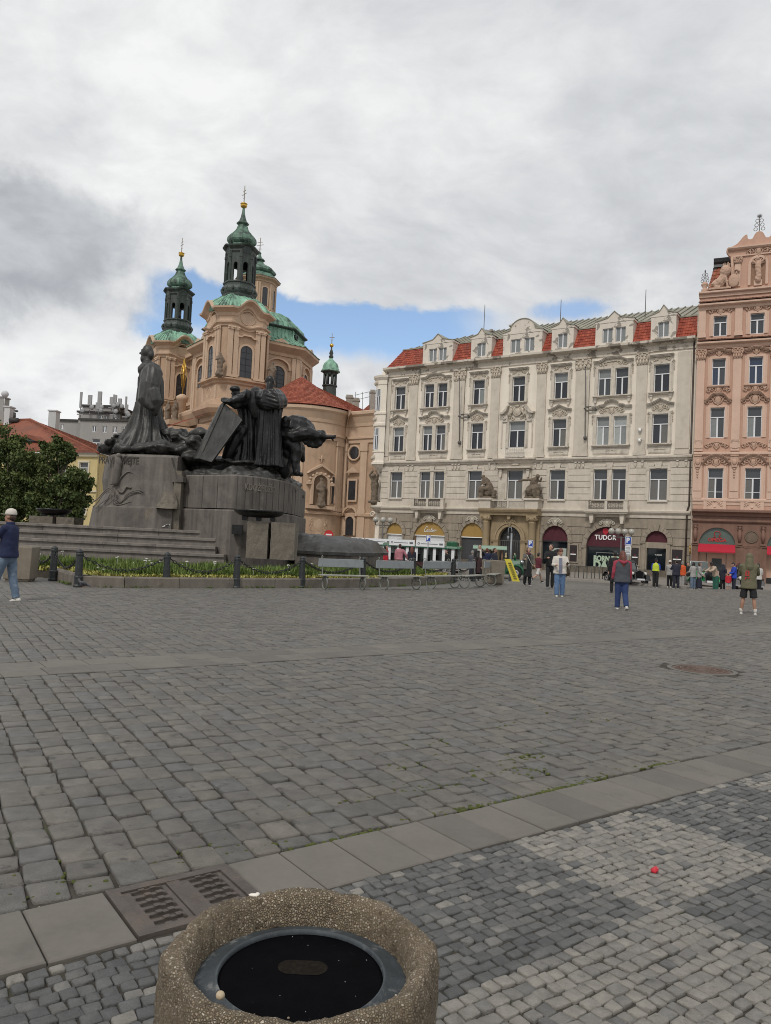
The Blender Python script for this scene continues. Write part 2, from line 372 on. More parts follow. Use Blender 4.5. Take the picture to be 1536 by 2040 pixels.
stone_mat = mat("sett_stone",(0.12,0.115,0.105),0.54,0.24,11.0,bump=0.8,bscale=120,detail=9,
 tone=[(0.0,(0.114,0.109,0.101)),(0.3,(0.137,0.127,0.112)),(0.6,(0.152,0.138,0.118)),(0.85,(0.127,0.126,0.121)),(1.0,(0.172,0.156,0.133))],
 dirt=(0.040,0.037,0.033),dirt_amt=0.7,dirt_scale=8.0,dirt_lo=0.58,dirt_hi=0.66)
def sett_far(mb,c,ax,ay,w,l,h):
 tx,ty = random.uniform(-.03,.03),random.uniform(-.03,.03); hw,hl = w / 2,l / 2
 cs = [(a + random.uniform(-.012,.012),b + random.uniform(-.012,.012)) for a,b in ((-hw,-hl),(hw,-hl),(hw,hl),(-hw,hl))]
 vs = [c + ax * x * k + ay * y * k + Vector((0,0,z + tx * x + ty * y)) for k,z in ((1.03,h - .02),(.96,h)) for x,y in cs]
 mb.t = random.random(); mb.add(vs,[(0,1,5,4),(1,2,6,5),(2,3,7,6),(3,0,4,7),(4,5,6,7)],0,False)
def sett(mb,c,ax,ay,w,l,h,rnd=0.02,jit=0.008,tilt=0.02):
 """one worn stone : w along ax, l along ay"""
 tx,ty = random.uniform(-tilt,tilt),random.uniform(-tilt,tilt)
 hw,hl = w / 2,l / 2; k = min(hw,hl) * random.uniform(0.10,0.26)
 cs = [(-hw,-hl),(hw,-hl),(hw,hl),(-hw,hl)]; cs = [(a + random.uniform(-jit,jit),b + random.uniform(-jit,jit)) for a,b in cs]
 oct_ = []
 for i in range(4):
  p = Vector(cs[i]); a = Vector(cs[i - 1]); b = Vector(cs[(i + 1) % 4])
  oct_.append(p + (a - p).normalized() * k); oct_.append(p + (b - p).normalized() * k)
 def P(v,s,z):
  x,y = v.x * s,v.y * s
  return c + ax * x + ay * y + Vector((0,0,z + tx * x + ty * y))
 rings = [[P(v,1.0,-0.02) for v in oct_],[P(v,1.0,h - rnd) for v in oct_],[P(v,0.972,h - rnd * 0.28) for v in oct_],[P(v,0.90,h) for v in oct_]]
 vs = [p for r in rings for p in r] + [P(Vector((0,0)),1,h + random.uniform(-0.003,0.005))]
 fs = [(i * 8 + j,i * 8 + (j + 1) % 8,(i + 1) * 8 + (j + 1) % 8,(i + 1) * 8 + j) for i in range(3) for j in range(8)] + [(24 + j,24 + (j + 1) % 8,32) for j in range(8)]
 mb.t = random.random(); mb.add(vs,fs,0,True)
SX = Vector((math.cos(R(36 - 4.7)),math.sin(R(36 - 4.7)),0)); SY = Vector((-SX.y,SX.x,0))
def band_setts(n0,n1,wide,lo,hi):
 """rows of setts running across the band; returns [(centre, w, l)]"""
 out = []; t = -22.0
 while t < 38:
  w = random.uniform(wide * 0.9,wide * 1.12); u = n0 + random.uniform(-0.01,0.02); first = True
  while u < n1 - 0.06:
   l = random.uniform(lo,hi) if not first else random.uniform(lo * .7,hi); first = False
   if u + l > n1 - 0.07: l = n1 - u - 0.012
   n_ = u + l / 2
   out.append((t + w / 2 + 0.083 * (n_ - 3.43),n_,w,l)); u += l
  t += w
 return out
MANHOLE = gnd(1398,1338)
def lay(lst,gap,h,jit,rnd,parent,name,stuffname,m,tilt=0.02,own=300,margin=260,axes=(SX,SY),tonef=None,skip=None):
 vis = []
 for t,n,w,l in lst:
  c = tn(t,n,0.0);
  if skip and skip(c,t,n): continue
  x,y,d = px_of(c)
  if d < 0.5 or d > 44 or (tonef and (d > 13 or x > 2600)): continue
  mg = margin + (1100 if d < 9 else 250)
  if not (-mg < x < 1536 + mg and y < 2040 + mg * 1.5): continue
  vis.append((w * l / (d * d) / d if (-20 < x < 1556 and y < 2060) else 0,c,w,l,t,n))
 vis.sort(key=lambda q: -q[0])
 st = MB()
 for i,(_,c,w,l,t,n) in enumerate(vis):
  mb = MB() if i < own else st
  if tonef: TONE[0] = tonef(t,n)
  if px_of(c)[2] > 13 and i >= own: sett_far(mb,c,axes[0],axes[1],w - gap,l - gap,h * random.uniform(.85,1.12)); continue
  sett(mb,c,axes[0],axes[1],w - gap * random.uniform(.6,1.5),l - gap * random.uniform(.6,1.5),h * random.uniform(.8,1.15),rnd,jit,tilt)
  if tonef:
   k = len(mb.v) - 33; mb.tone[k:] = [TONE[0]] * 33
  if i < own: mb.build(name,m,parent,fix=False,tone=True)
 o = st.build(stuffname,m,parent,fix=False,tone=True); tag(o,kind='stuff')
TONE = [0.5]
setts = tag(MB().add([tn(-22,NB0 - .004,.002),tn(34,NB0 - .004,.002),tn(34,NB0,.002),tn(-22,NB0,.002)],[(0,1,2,3)]).build("cobbled_square",soil),kind='structure')
def no_man(c,t,n): return (c - MANHOLE).length < 0.50
lay(band_setts(NB0 + .005,NB1,0.172,0.15,0.26) + band_setts(NC0,NC1,0.172,0.15,0.27),0.010,0.030,0.011,0.010,setts,"sett","distant_setts",stone_mat,skip=no_man)
slab_mat = mat("slab_stone",(0.145,0.132,0.114),0.75,0.10,3.0,bump=0.12,bscale=120,tone=[(0,(0.112,0.103,0.091)),(1,(0.150,0.137,0.118))],
    dirt=(0.07,0.064,0.056),dirt_amt=0.5,dirt_scale=2.2,dirt_lo=0.52,dirt_hi=0.72)
strip = tag(MB().add([tn(-9,2.97,.003),tn(15,2.97,.003),tn(15,3.43,.003),tn(-9,3.43,.003)],[(0,1,2,3)]).build("slab_strip",soil),kind='structure')
def slabrow(parent,n0,n1,t0,t1,lo,hi,h):
 t = t0
 while t < t1 - .01:
  w = random.uniform(lo,hi)
  if t1 - (t + w) < .13: w = t1 - t
  mb = MB(); mb.t = random.random(); g = 0.004
  q = [(t + g,n0 + g),(t + w - g,n0 + g),(t + w - g,n1 - g),(t + g,n1 - g)]; k = 0.006; z = h + random.uniform(-.003,.003)
  q2 = [(t + g + k,n0 + g + k),(t + w - g - k,n0 + g + k),(t + w - g - k,n1 - g - k),(t + g + k,n1 - g - k)]
  mb.loft([[tn(a,b,-.01) for a,b in q],[tn(a,b,z - k) for a,b in q],[tn(a,b,z) for a,b in q2]])
  mb.build("slab",slab_mat,parent,tone=True); t += w
GR0,GR1 = 1.075,1.65
slabrow(strip,2.965,3.425,-4.0,GR0,0.26,0.31,0.030); slabrow(strip,2.965,3.425,GR1,11.0,0.26,0.31,0.030)
strip2 = tag(MB().add([tn(-14,8.67,.003),tn(24,8.67,.003),tn(24,9.57,.003),tn(-14,9.57,.003)],[(0,1,2,3)]).build("wide_slab_strip",soil),kind='structure')
slabrow(strip2,8.68,9.12,-9.0,22.0,0.42,0.6,0.032); slabrow(strip2,9.12,9.56,-9.0,22.0,0.42,0.6,0.031)
mos_mat = mat("mosaic_stone",(0.2,0.2,0.2),0.60,0.22,18.0,bump=0.8,bscale=150,detail=8,dirt=(0.065,0.062,0.056),dirt_amt=0.5,dirt_scale=16.0,dirt_lo=0.56,dirt_hi=0.68,
 tone=[(0.0,(0.096,0.098,0.097)),(0.25,(0.130,0.132,0.129)),(0.42,(0.160,0.157,0.149)),(0.5,(0.19,0.185,0.175)),(0.75,(0.255,0.240,0.215)),(1.0,(0.31,0.288,0.252))])
def mos_tone(t,n):
 if n > 2.06: light = 3.07 < t < 4.18 or 5.3 < t < 6.4
 else: light = 1.68 < t < 3.2 or 4.3 < t < 5.4 or t < .4
 if n > 2.88 and random.random() < .6: light = random.random() < .5
 k = random.random()
 if light: return random.uniform(0.58,1.0) if k > .06 else random.uniform(0.25,.5)
 return random.uniform(0.0,0.42) if k > .10 else random.uniform(0.42,.8)
def mosaic_list():
 out = []; n = -3.4; row = 0
 while n < 2.955:
  l = random.uniform(0.053,0.065)
  if n + l > 2.955 - .03: l = 2.958 - n
  t = -4.0 + random.uniform(0,.1)
  while t < 12:
   w = random.uniform(0.050,0.084); out.append((t + w / 2,n + l / 2 + random.uniform(-.004,.004) + 0.012 * math.sin(t * 2.1 + n),w,l)); t += w
  n += l
 return out
mosaic = tag(MB().add([tn(-6,-4,.002),tn(13,-4,.002),tn(13,2.96,.002),tn(-6,2.96,.002)],[(0,1,2,3)]).build("mosaic_pavement",mat("mosaic_soil",(0.062,0.056,0.048),0.95,0.3,8.0,bump=0.6,bscale=70)),kind='structure')
lay(mosaic_list(),0.0055,0.023,0.006,0.007,mosaic,"cobble","small_cobbles",mos_mat,tilt=0.05,axes=(TD,TN),tonef=mos_tone)
moss_mat = mat("moss",(0.075,0.088,0.018),0.95,0.4,20.0,bump=0.8,bscale=90)
mb = MB()
for (t,n,k) in [(1.62,3.62,26),(1.75,3.55,30),(0.86,3.6,26),(1.0,3.75,12),(2.95,3.5,46),(3.35,3.47,60),(3.8,3.47,70),(4.2,3.47,70),(3.35,3.85,40),(3.75,3.95,40),(4.3,4.1,36),(4.7,4.3,30),(5.2,3.5,50),(5.9,4.7,30),(6.3,5.6,24),(5.6,5.2,20),(2.3,3.46,40),(0.5,3.5,12),(2.55,3.9,16),(1.5,6.9,12),(4.4,3.5,60),(4.8,3.55,50),(4.1,3.8,40),(3.0,3.9,30),(3.55,4.35,26),(5.0,4.9,30),(6.0,4.2,30),(4.0,4.7,24),(-.3,3.5,24),(.3,3.5,24)]:
 for i in range(k):
  c = tn(t + random.gauss(0,.16),n + (abs(random.gauss(0,.012)) - .03 if n < 3.56 else random.gauss(0,.06)),0.020)
  r = random.uniform(.006,.017); mb.ell(c,(r,r,r * .8),6,4)
tag(mb.build("moss",moss_mat),kind='stuff')
mb = MB()
for i in range(2600):
 t,n = random.uniform(-1.2,6),3.44 + abs(random.gauss(0,1.2)); c = tn(t,n,0.014); r = random.uniform(.002,.005); mb.ell(c,(r,r * .8,r * .6),5,3)
tag(mb.build("grit",mat("grit",(0.21,0.185,0.15),0.9,0.4,40)),kind='stuff')
iron = mat("rusty_iron",(0.088,0.072,0.062),0.6,0.25,9.0,bump=0.35,bscale=90,dirt=(0.13,0.085,0.06),dirt_amt=0.5,dirt_scale=7)
black = mat("drain_dark",(0.004,0.004,0.004),0.9,0)
GR = thing("drain_grate","rusty cast iron drain grate set between the slabs behind the concrete litter bin","drain grate",tuple(tn(GR0,2.97,0.0)),R(36))
gw,gl = GR1 - GR0,0.455
f_ = MB(); zt = 0.031
for (a,b,c,d) in [(0.004,gw - .004,0.004,.05),(0.004,gw - .004,gl - .05,gl - .004),(.004,.055,.05,gl - .05),(gw - .055,gw - .004,.05,gl - .05)]: f_.box(a,b,c,d,-.02,zt)
f_.box(gw / 2 - .03,gw / 2 + .03,.05,gl - .035,-.02,zt - .002)
f_.build("grate_frame",iron,GR)
MB().box(0.05,gw - .05,.05,gl - .05,-.03,-0.018).build("drain_pit",black,GR)
for s in (0,1):
 x0 = .060 if s == 0 else gw / 2 + .034; x1 = gw / 2 - .034 if s == 0 else gw - .060
 gp = MB(); zg = zt - .007; n_ = 6; y0,y1 = .055,gl - .055; p_ = (y1 - y0) / n_; m0,m1 = x0 + .032,x1 - .020
 gp.box(x0,m0,y0,y1,zg - .012,zg); gp.box(m1,x1,y0,y1,zg - .012,zg)
 for k in range(n_ + 1):
  yc = y0 + k * p_ ; h_ = p_ * .18
  gp.box(m0,m1,max(y0,yc - h_),min(y1,yc + h_),zg - .012,zg - .0005)
  for q,xx in enumerate((.36,.72)):
   xc = m0 + (m1 - m0) * xx + (k % 2) * .012
   gp.box(xc - .013,xc + .013,max(y0,yc - .012),min(y1,yc + .012),zg,zg + .0045)
 for k in range(n_):
  yc = y0 + (k + .5) * p_; rr = p_ * .26
  for xe,a0 in ((m0,PI / 2),(m1,-PI / 2)):
   for sg in (1,-1):
    pts = [(xe + (rr if a0 > 0 else -rr) * (1 - math.cos(i * PI / 8)) ,yc + sg * rr * math.sin(i * PI / 8)) for i in range(5)]
    gp.slab(pts + [(xe,yc + sg * rr)],zg - .012,zg - .001)
 gp.build("grate_panel",iron,GR)
MH = thing("manhole_cover","round rust brown manhole cover set in the setts on the right","manhole cover",(MANHOLE.x,MANHOLE.y,0),R(20))
rust = mat("manhole_iron",(0.115,0.078,0.062),0.65,0.2,8,bump=0.3,bscale=60)
mb = MB(); mb.lathe([(0.46,-.01),(0.46,.032),(0.40,.034),(0.40,.02)],n=40,smooth=False); mb.build("cover_ring",slab_mat,MH,tone=True)
mb = MB(); mb.lathe([(0.385,-.01),(0.385,.026),(0.0,.026)],n=40,smooth=False)
for rr in (.10,.19,.28,.35): mb.torus((0,0,.027),rr,.012,n=36,k=5)
for k in range(18): a = 2 * PI * k / 18; mb.box(.11,.35,-.006,.006,.026,.034,T=RZ(a))
mb.build("cover_plate",rust,MH)
HD = Vector((0.829,-0.559,0)); HN = Vector((-0.559,-0.829,0))
HP = at(1375,1080,64.0); HP.z = 0
PAVE_D = (gnd(1300,1168,-.45) - HP).dot(HN)
pk = MB(); kerb = MB(); L = 0.0
a0,a1 = HP - HD * 60,HP + HD * 60
q = [a0 - HN * 20,a1 - HN * 20,a1 + HN * PAVE_D,a0 + HN * PAVE_D]
pv_mat = mat("pavement_mosaic",(0.215,0.195,0.17),0.8,0.12,1.2,bump=0.3,bscale=26,dirt=(0.14,0.13,0.118),dirt_amt=0.6,dirt_scale=0.8)
pk.loft([[(p.x,p.y,-.6) for p in q],[(p.x,p.y,-.305) for p in q]])
pave = tag(pk.build("pavement",pv_mat),kind='structure')
kstone = mat("kerb_granite",(0.26,0.24,0.215),0.75,0.12,5,bump=.2)
for k in range(100):
 s0 = -60 + k * 1.2
 c0,c1 = HP + HD * s0,HP + HD * (s0 + 1.185); kb = MB()
 kb.slab([((c0 + HN * (PAVE_D + .002)).xy),((c1 + HN * (PAVE_D + .002)).xy),((c1 + HN * (PAVE_D + .28)).xy),((c0 + HN * (PAVE_D + .28)).xy)],-.6,-.30)
 x,y,d = px_of(c0 + HN * PAVE_D)
 if d > 1 and -300 < x < 1900: kb.build("kerb_stone",kstone,pave)
# litter bin in the foreground
def agg_mat():
 m = bpy.data.materials.new("aggregate_concrete"); m.use_nodes = True; t = m.node_tree; ns = t.nodes; lk = t.links.new; b = ns['Principled BSDF']; b.inputs['Roughness'].default_value = .8
 tc = ns.new('ShaderNodeTexCoord')
 def vor(sc,feat='F1'):
  v = ns.new('ShaderNodeTexVoronoi'); v.inputs['Scale'].default_value = sc; v.feature = feat; lk(tc.outputs['Object'],v.inputs[0]); return v
 v1 = vor(180); de = vor(180,'DISTANCE_TO_EDGE')
 cr = ns.new('ShaderNodeValToRGB'); sx_ = ns.new('ShaderNodeSeparateColor'); lk(v1.outputs['Color'],sx_.inputs[0]); lk(sx_.outputs[0],cr.inputs[0]); e = cr.color_ramp.elements
 for i,(p,c) in enumerate([(0,(.10,.075,.05)),(1,(.30,.26,.20)),(.3,(.205,.165,.115)),(.55,(.235,.195,.14)),(.8,(.175,.145,.105)),(.9,(.38,.34,.28))]):
  q = e[i] if i < 2 else e.new(p); q.position = p; q.color = (*c,1)
 mr = ns.new('ShaderNodeMapRange'); lk(de.outputs['Distance'],mr.inputs[0]); mr.inputs[1].default_value = 0.0; mr.inputs[2].default_value = .22
 mx = ns.new('ShaderNodeMix'); mx.data_type = 'RGBA'; lk(mr.outputs[0],mx.inputs[0]); mx.inputs[6].default_value = (.15,.12,.08,1); lk(cr.outputs[0],mx.inputs[7])
 no = ns.new('ShaderNodeTexNoise'); no.inputs['Scale'].default_value = 9; no.inputs['Detail'].default_value = 6; lk(tc.outputs['Object'],no.inputs[0])
 m2 = ns.new('ShaderNodeMix'); m2.data_type = 'RGBA'; m2.blend_type = 'MULTIPLY'; m2.inputs[0].default_value = .55; lk(mx.outputs[2],m2.inputs[6]); lk(no.outputs['Fac'],m2.inputs[7])
 m3 = ns.new('ShaderNodeMix'); m3.data_type = 'RGBA'; m3.blend_type = 'MULTIPLY'; m3.inputs[0].default_value = 1; lk(m2.outputs[2],m3.inputs[6]); m3.inputs[7].default_value = (1.72,1.66,1.58,1)
 lk(m3.outputs[2],b.inputs['Base Color'])
 bp = ns.new('ShaderNodeBump'); bp.inputs['Strength'].default_value = .9; bp.inputs['Distance'].default_value = .006; lk(mr.outputs[0],bp.inputs['Height']); lk(bp.outputs[0],b.inputs['Normal'])
 return m
AGG = agg_mat()
BINC = Vector((-0.130,1.640,0)); BT = 0.75
BIN = thing("litter_bin","octagonal exposed aggregate concrete litter bin with a round black lid in the foreground","litter bin",(BINC.x,BINC.y,0),R(8))
def octring(rad,z,cut,n_side=8,rot=0.0):
 """rounded octagon"""
 pts = []
 for k in range(8 * n_side):
  a = 2 * PI * k / (8 * n_side); b = (a % (PI / 4)) - PI / 8
  ro = rad * math.cos(PI / 8) / math.cos(b); r_ = ro * (1 - cut) + rad * .955 * cut
  pts.append((r_ * math.cos(a + rot),r_ * math.sin(a + rot),z))
 return pts
prof = [(.262,0,.15),(.272,.08,.15),(.281,.3,.15),(.286,.5,.15)]
prof += [(.289,z,.18) for z in (.58,.63,.66)] + [(.288,.69,.25),(.287,.718,.26),(.284,.736,.28),(.279,.747,.28),(.270,.7505,.32),(.259,.7505,.42),(.248,.746,.6),(.239,.732,.85),(.231,.712,1),(.226,.690,1),(.224,.665,1)]
bm_ = MB(); rings = [octring(r * 1.02,z,c,24) for r,z,c in prof]
sub = []
for i in range(len(rings) - 1):
 k = max(1,int((Vector(rings[i][0]) - Vector(rings[i + 1][0])).length / 0.0075)) if prof[i][1] > .45 or prof[i + 1][1] > .55 else 2
 for j in range(k): sub.append([Vector(a).lerp(Vector(b),j / k) for a,b in zip(rings[i],rings[i + 1])])
sub.append([Vector(p) for p in rings[-1]])
bm_.loft(sub,cap=False,smooth=True)
me = bm_.mesh("bin_body"); bm_.fix(me)
nv = len(me.vertices); co = np.empty(nv * 3); no = np.empty(nv * 3); me.vertices.foreach_get('co',co); me.vertices.foreach_get('normal',no); co = co.reshape(-1,3); no = no.reshape(-1,3)
for i in range(nv):
 p = Vector(co[i]); d = noise.voronoi(p * 150)[0]; w = .0034 if p.z > .6 else .0016
 k = (0.55 - d[0] * 1.0) * w + noise.noise(p * 28) * .0035 * (1 if p.z > .6 else .5) + noise.noise(p * 9) * .003
 if p.z > .68 and noise.noise(p * 60 + Vector((7,1,3))) > .28: k -= .005
 co[i] += no[i] * k
me.vertices.foreach_set('co',co.ravel()); me.update(); me.materials.append(AGG)
inst(me,"bin_body",BIN)
zinc = mat("bin_zinc",(0.050,0.060,0.067),0.7,0.3,14,metal=0.1,dirt=(0.34,0.34,0.33),dirt_amt=.5,dirt_scale=18,dirt_lo=.55)
mb = MB(); mb.lathe([(.228,.655),(.228,.680),(.216,.684),(.182,.690),(.176,.698),(.172,.698),(.171,.690),(.171,.66)],n=72); mb.build("bin_liner",zinc,BIN)
lidm = mat("black_lid",(0.0022,0.0022,0.003),0.55,0.3,20,dirt=(.012,.012,.012),dirt_amt=.4,dirt_scale=30,dirt_lo=.62,dirt_hi=.72,spec=.02)
mb = MB(); mb.lathe([(.171,.655),(.1705,.688),(.165,.6895),(0.0,.6895)],n=72,smooth=False)
mb.build("bin_lid",lidm,BIN)
brz = mat("lid_stamp",(0.012,0.0095,0.007),.9,.5,90,spec=.1)
mb = MB(); pts = arcpts(.026,0,.027,-PI / 2,PI / 2,10) + arcpts(-.026,0,.027,PI / 2,3 * PI / 2,10); mb.slab([(a,b + .03) for a,b in pts],.6896,.6903); mb.build("lid_plate",brz,BIN,rz=R(-8))
bits = MB()
for i in range(12):
 a,rr = random.uniform(0,2 * PI),.165 * math.sqrt(random.random()); r_ = random.uniform(.0004,.001); bits.ell((rr * math.cos(a),rr * math.sin(a),.690),(r_,r_ * random.uniform(1,3),r_ * .5),5,3)
tag(bits.build("lid_specks",mat("specks",(.42,.42,.42),.8,0),BIN),kind='stuff')
pb = MB()
for i in range(520):
 a = random.uniform(0,2 * PI); z = random.choice([random.uniform(.70,.748),random.uniform(.45,.70),random.uniform(.72,.748)]); b = (a % (PI / 4)) - PI / 8
 R0 = np.interp(z,[0.45,.66,.69,.712,.73,.743,.749],[.288,.293,.292,.288,.280,.267,.25]) * (1 - (.2) * (1 - math.cos(PI / 8) / math.cos(b) )) * .955
 r_ = random.uniform(.0014,.0036); pb.t = random.random()
 q = Quaternion((random.random(),random.random(),random.random(),random.random())).normalized()
 pb.ell((R0 * math.cos(a),R0 * math.sin(a),z),(r_,r_ * .8,r_ * .6),6,4,rot=q)
peb = mat("pebbles",(.3,.25,.18),.6,.15,30,tone=[(0,(.10,.075,.05)),(.5,(.26,.21,.15)),(1,(.44,.40,.33))])
tag(pb.build("embedded_pebbles",peb,BIN,tone=True),kind='stuff')
p = at(440,1993,1.445)
mb = MB(); mb.ell((0,0,0),(.0085,.0075,.008),10,8); o = mb.build("pebble",mat("pale_pebble",(.42,.34,.23),.6,.1,40),None,(-.262,1.452,.7515)); tag(o,"pale round pebble lying on the front rim of the concrete bin","pebble")
mb = MB(); mb.ell((0,0,0),(.013,.006,.0035),8,6); mb.ell((.008,.003,.001),(.006,.005,.004),8,6); o = mb.build("bird_dropping",mat("chalky",(.72,.68,.60),.9,.1,40),None,(-.268,1.853,.752)); tag(o,"white bird dropping on the back rim of the concrete bin","bird dropping")
p = gnd(1304,1741,.02)
mb = MB(); mb.ell((0,0,.017),(.022,.018,.016),16,12); me = mb.mesh("red_wrapper"); displace(me,.006,55);
for q in me.polygons: q.use_smooth = False
me.materials.append(mat("red_foil",(.50,.012,.03),.4,.2,60)); o = inst(me,"red_wrapper",None,(p.x,p.y,.022),R(40)); tag(o,"small crumpled red wrapper lying on the pale mosaic cobbles","litter")
# plaster ornaments shared by the facades
def spiral(mb,cx,cz,y,r0,sgn,turns=1.2,thick=.05,start=0.0):
 pts = []; n = 16
 for i in range(n + 1):
  a = start + sgn * turns * 2 * PI * i / n; r = r0 * (1 - .8 * i / n)
  pts.append((cx + r * math.cos(a),y,cz + r * math.sin(a)))
 mb.tube(pts,[thick * (1 - .4 * i / n) for i in range(n + 1)],5)
def ornament(mb,w,h,y=-.06,oval=True):
 """cartouche with scrolls and leaves, centred on (0,0), w wide and h tall"""
 if oval:
  mb.ell((0,y,0),(h * .26,.09,h * .36),10,8); mb.torus((0,y,0),h * .36,.045,'y',14,5)
 for s in (1,-1):
  spiral(mb,s * w * .24,h * .08,y,h * .26,-s,1.1,.05,PI / 2)
  spiral(mb,s * w * .38,-h * .18,y,h * .2,s,1.0,.045,PI / 2)
  for k in range(4):
   a = k * .5; mb.ell((s * w * (.14 + .1 * k),y,h * (.34 - .17 * k)),(.10,.05,.055),6,4,rot=Quaternion((0,1,0),s * (.5 + a)))
  mb.tube([(s * h * .2,y,h * .44),(s * w * .22,y,h * .40),(s * w * .42,y,h * .1),(s * w * .5,y,-h * .1)],[.05,.06,.05,.02],5)
 mb.ell((0,y - .03,h * .45),(.12,.07,.08),8,5); mb.ell((0,y,-h * .45),(.09,.06,.09),8,5)
def capital(mb,w,h,d):
 mb.box(-w / 2,w / 2,-d,0,0,.05 * h); mb.box(-w * .47,w * .47,-d * .9,0,0,h * .92)
 for k in range(4):
  x = (k - 1.5) * w * .27
  mb.ell((x,-d,h * .22),(w * .12,d * .5,h * .22),7,5); mb.ell((x + w * .1,-d * 1.02,h * .5),(w * .09,d * .5,h * .15),7,5)
 for s in (1,-1): spiral(mb,s * w * .40,h * .72,-d * 1.05,h * .19,s,1.3,.07,-PI / 2)
 mb.ell((0,-d * 1.2,h * .8),(w * .1,.09,h * .13),8,5); mb.box(-w * .58,w * .58,-d * 1.3,0,h * .93,h)
def bracket(mb,x,z,w,h,d):
 mb.prism([(x - w / 2,z),(x + w / 2,z),(x + w * .45,z - h * .55),(x + w * .28,z - h),(x - w * .28,z - h),(x - w * .45,z - h * .55)],-d,0)
 mb.tube([(x - w / 2,-d,z - .08),(x + w / 2,-d,z - .08)],.07,6); mb.tube([(x - w * .35,-d * .8,z - h * .8),(x + w * .35,-d * .8,z - h * .8)],.05,6)
def wall_grid(mb,x0,x1,z0,z1,ops,depth=.32,mi=0,y=0.0):
 """wall face with real rectangular openings and reveals; ops = [(xa, xb, za, zb)]"""
 xs = sorted({x0,x1,*[v for o in ops for v in o[:2]]}); zs = sorted({z0,z1,*[v for o in ops for v in o[2:4]]})
 xs = [v for v in xs if x0 <= v <= x1]; zs = [v for v in zs if z0 <= v <= z1]
 for i in range(len(xs) - 1):
  for j in range(len(zs) - 1):
   cx,cz = (xs[i] + xs[i + 1]) / 2,(zs[j] + zs[j + 1]) / 2
   if any(o[0] < cx < o[1] and o[2] < cz < o[3] for o in ops): continue
   mb.add([(xs[i],y,zs[j]),(xs[i + 1],y,zs[j]),(xs[i + 1],y,zs[j + 1]),(xs[i],y,zs[j + 1])],[(0,1,2,3)],mi)
 for a,b,c,d in [o[:4] for o in ops]:
  e = y + depth
  mb.add([(a,y,c),(a,e,c),(a,e,d),(a,y,d)],[(0,1,2,3)],mi); mb.add([(b,y,c),(b,e,c),(b,e,d),(b,y,d)],[(0,1,2,3)],mi)
  mb.add([(a,y,c),(b,y,c),(b,e,c),(a,e,c)],[(0,1,2,3)],mi); mb.add([(a,y,d),(b,y,d),(b,e,d),(a,e,d)],[(0,1,2,3)],mi)
def arch_half(a,z):
 cx,hw,zs,ri = a
 if z <= zs: return hw
 k = (z - zs) / ri
 return hw * math.sqrt(max(0,1 - k * k)) if k < 1 else 0
def wall_arches(mb,x0,x1,z0,z1,arches,depth=.4,mi=0,y=0.0,nseg=18):
 """wall face with arched openings ; arches = [(cx, half, zsill, zspring, rise)]"""
 arches = sorted(arches); px = x0
 for cx,hw,zb,zs,ri in arches:
  mb.add([(px,y,z0),(cx - hw,y,z0),(cx - hw,y,z1),(px,y,z1)],[(0,1,2,3)],mi); px = cx + hw
  if zb > z0: mb.add([(cx - hw,y,z0),(cx + hw,y,z0),(cx + hw,y,zb),(cx - hw,y,zb)],[(0,1,2,3)],mi)
  pts = [(cx + hw * math.cos(PI - PI * i / nseg),zs + ri * math.sin(PI * i / nseg)) for i in range(nseg + 1)]
  for (a,b),(c,d) in zip(pts,pts[1:]):
   mb.add([(a,y,b),(c,y,d),(c,y,z1),(a,y,z1)],[(0,1,2,3)],mi)
   mb.add([(a,y,b),(c,y,d),(c,y + depth,d),(a,y + depth,b)],[(0,1,2,3)],mi)
  for sx in (-hw,hw): mb.add([(cx + sx,y,zb),(cx + sx,y + depth,zb),(cx + sx,y + depth,zs),(cx + sx,y,zs)],[(0,1,2,3)],mi)
  mb.add([(cx - hw,y,zb),(cx + hw,y,zb),(cx + hw,y + depth,zb),(cx - hw,y + depth,zb)],[(0,1,2,3)],mi)
 mb.add([(px,y,z0),(x1,y,z0),(x1,y,z1),(px,y,z1)],[(0,1,2,3)],mi)
def courses(m,x0,x1,z0,z1,hole,bh=.55,gap=.05,proud=.05,y=0.0,par=None):
 """rusticated stone courses, one block each ; hole(z) -> list of (xa, xb) kept free"""
 def blk(xa,xb,a,b):
  n_ = max(1,round((xb - xa) / 1.9))
  for k in range(n_):
   q = MB(); q.box(xa + (xb - xa) * k / n_ + (.008 if k else 0),xa + (xb - xa) * (k + 1) / n_,y - proud,y + .02,a,b); hb(q,"stone_block",m)
 n = max(1,round((z1 - z0) / bh)); bh = (z1 - z0) / n
 for i in range(n):
  a,b = z0 + i * bh + gap / 2,z0 + (i + 1) * bh - gap / 2; px = x0
  hs = {}
  for q in (a,(a + b) / 2,b):
   for k,h in enumerate(hole(q)):
    if h: hs[k] = (min(hs[k][0],h[0]),max(hs[k][1],h[1])) if k in hs else h
  for xa,xb in sorted(hs.values()):
   if xa - px > .08: blk(px,xa,a,b)
   px = max(px,xb)
  if x1 - px > .08: blk(px,x1,a,b)
GLASS = []
def glass_mat(name,col,rough=.06,spec=.5):
 return mat(name,col,rough,.12,.8,spec=spec)
g_dark = glass_mat("glass_dark",(.018,.021,.028)); g_mid = glass_mat("glass_dim",(.055,.060,.066)); g_blind = glass_mat("glass_blind",(.21,.225,.225),.25); g_pale = glass_mat("glass_pale_blind",(.34,.365,.355),.3); g_blue = glass_mat("glass_blue",(.03,.045,.085)); g_curt = glass_mat("glass_curtain",(.13,.125,.115),.2)  # blue-grey tints put reflected sky into the pane colour
white_paint = mat("white_paint",(.70,.71,.73),.45,.06,4,dirt=(.5,.49,.46),dirt_amt=.35,dirt_scale=3)
PANES = {}
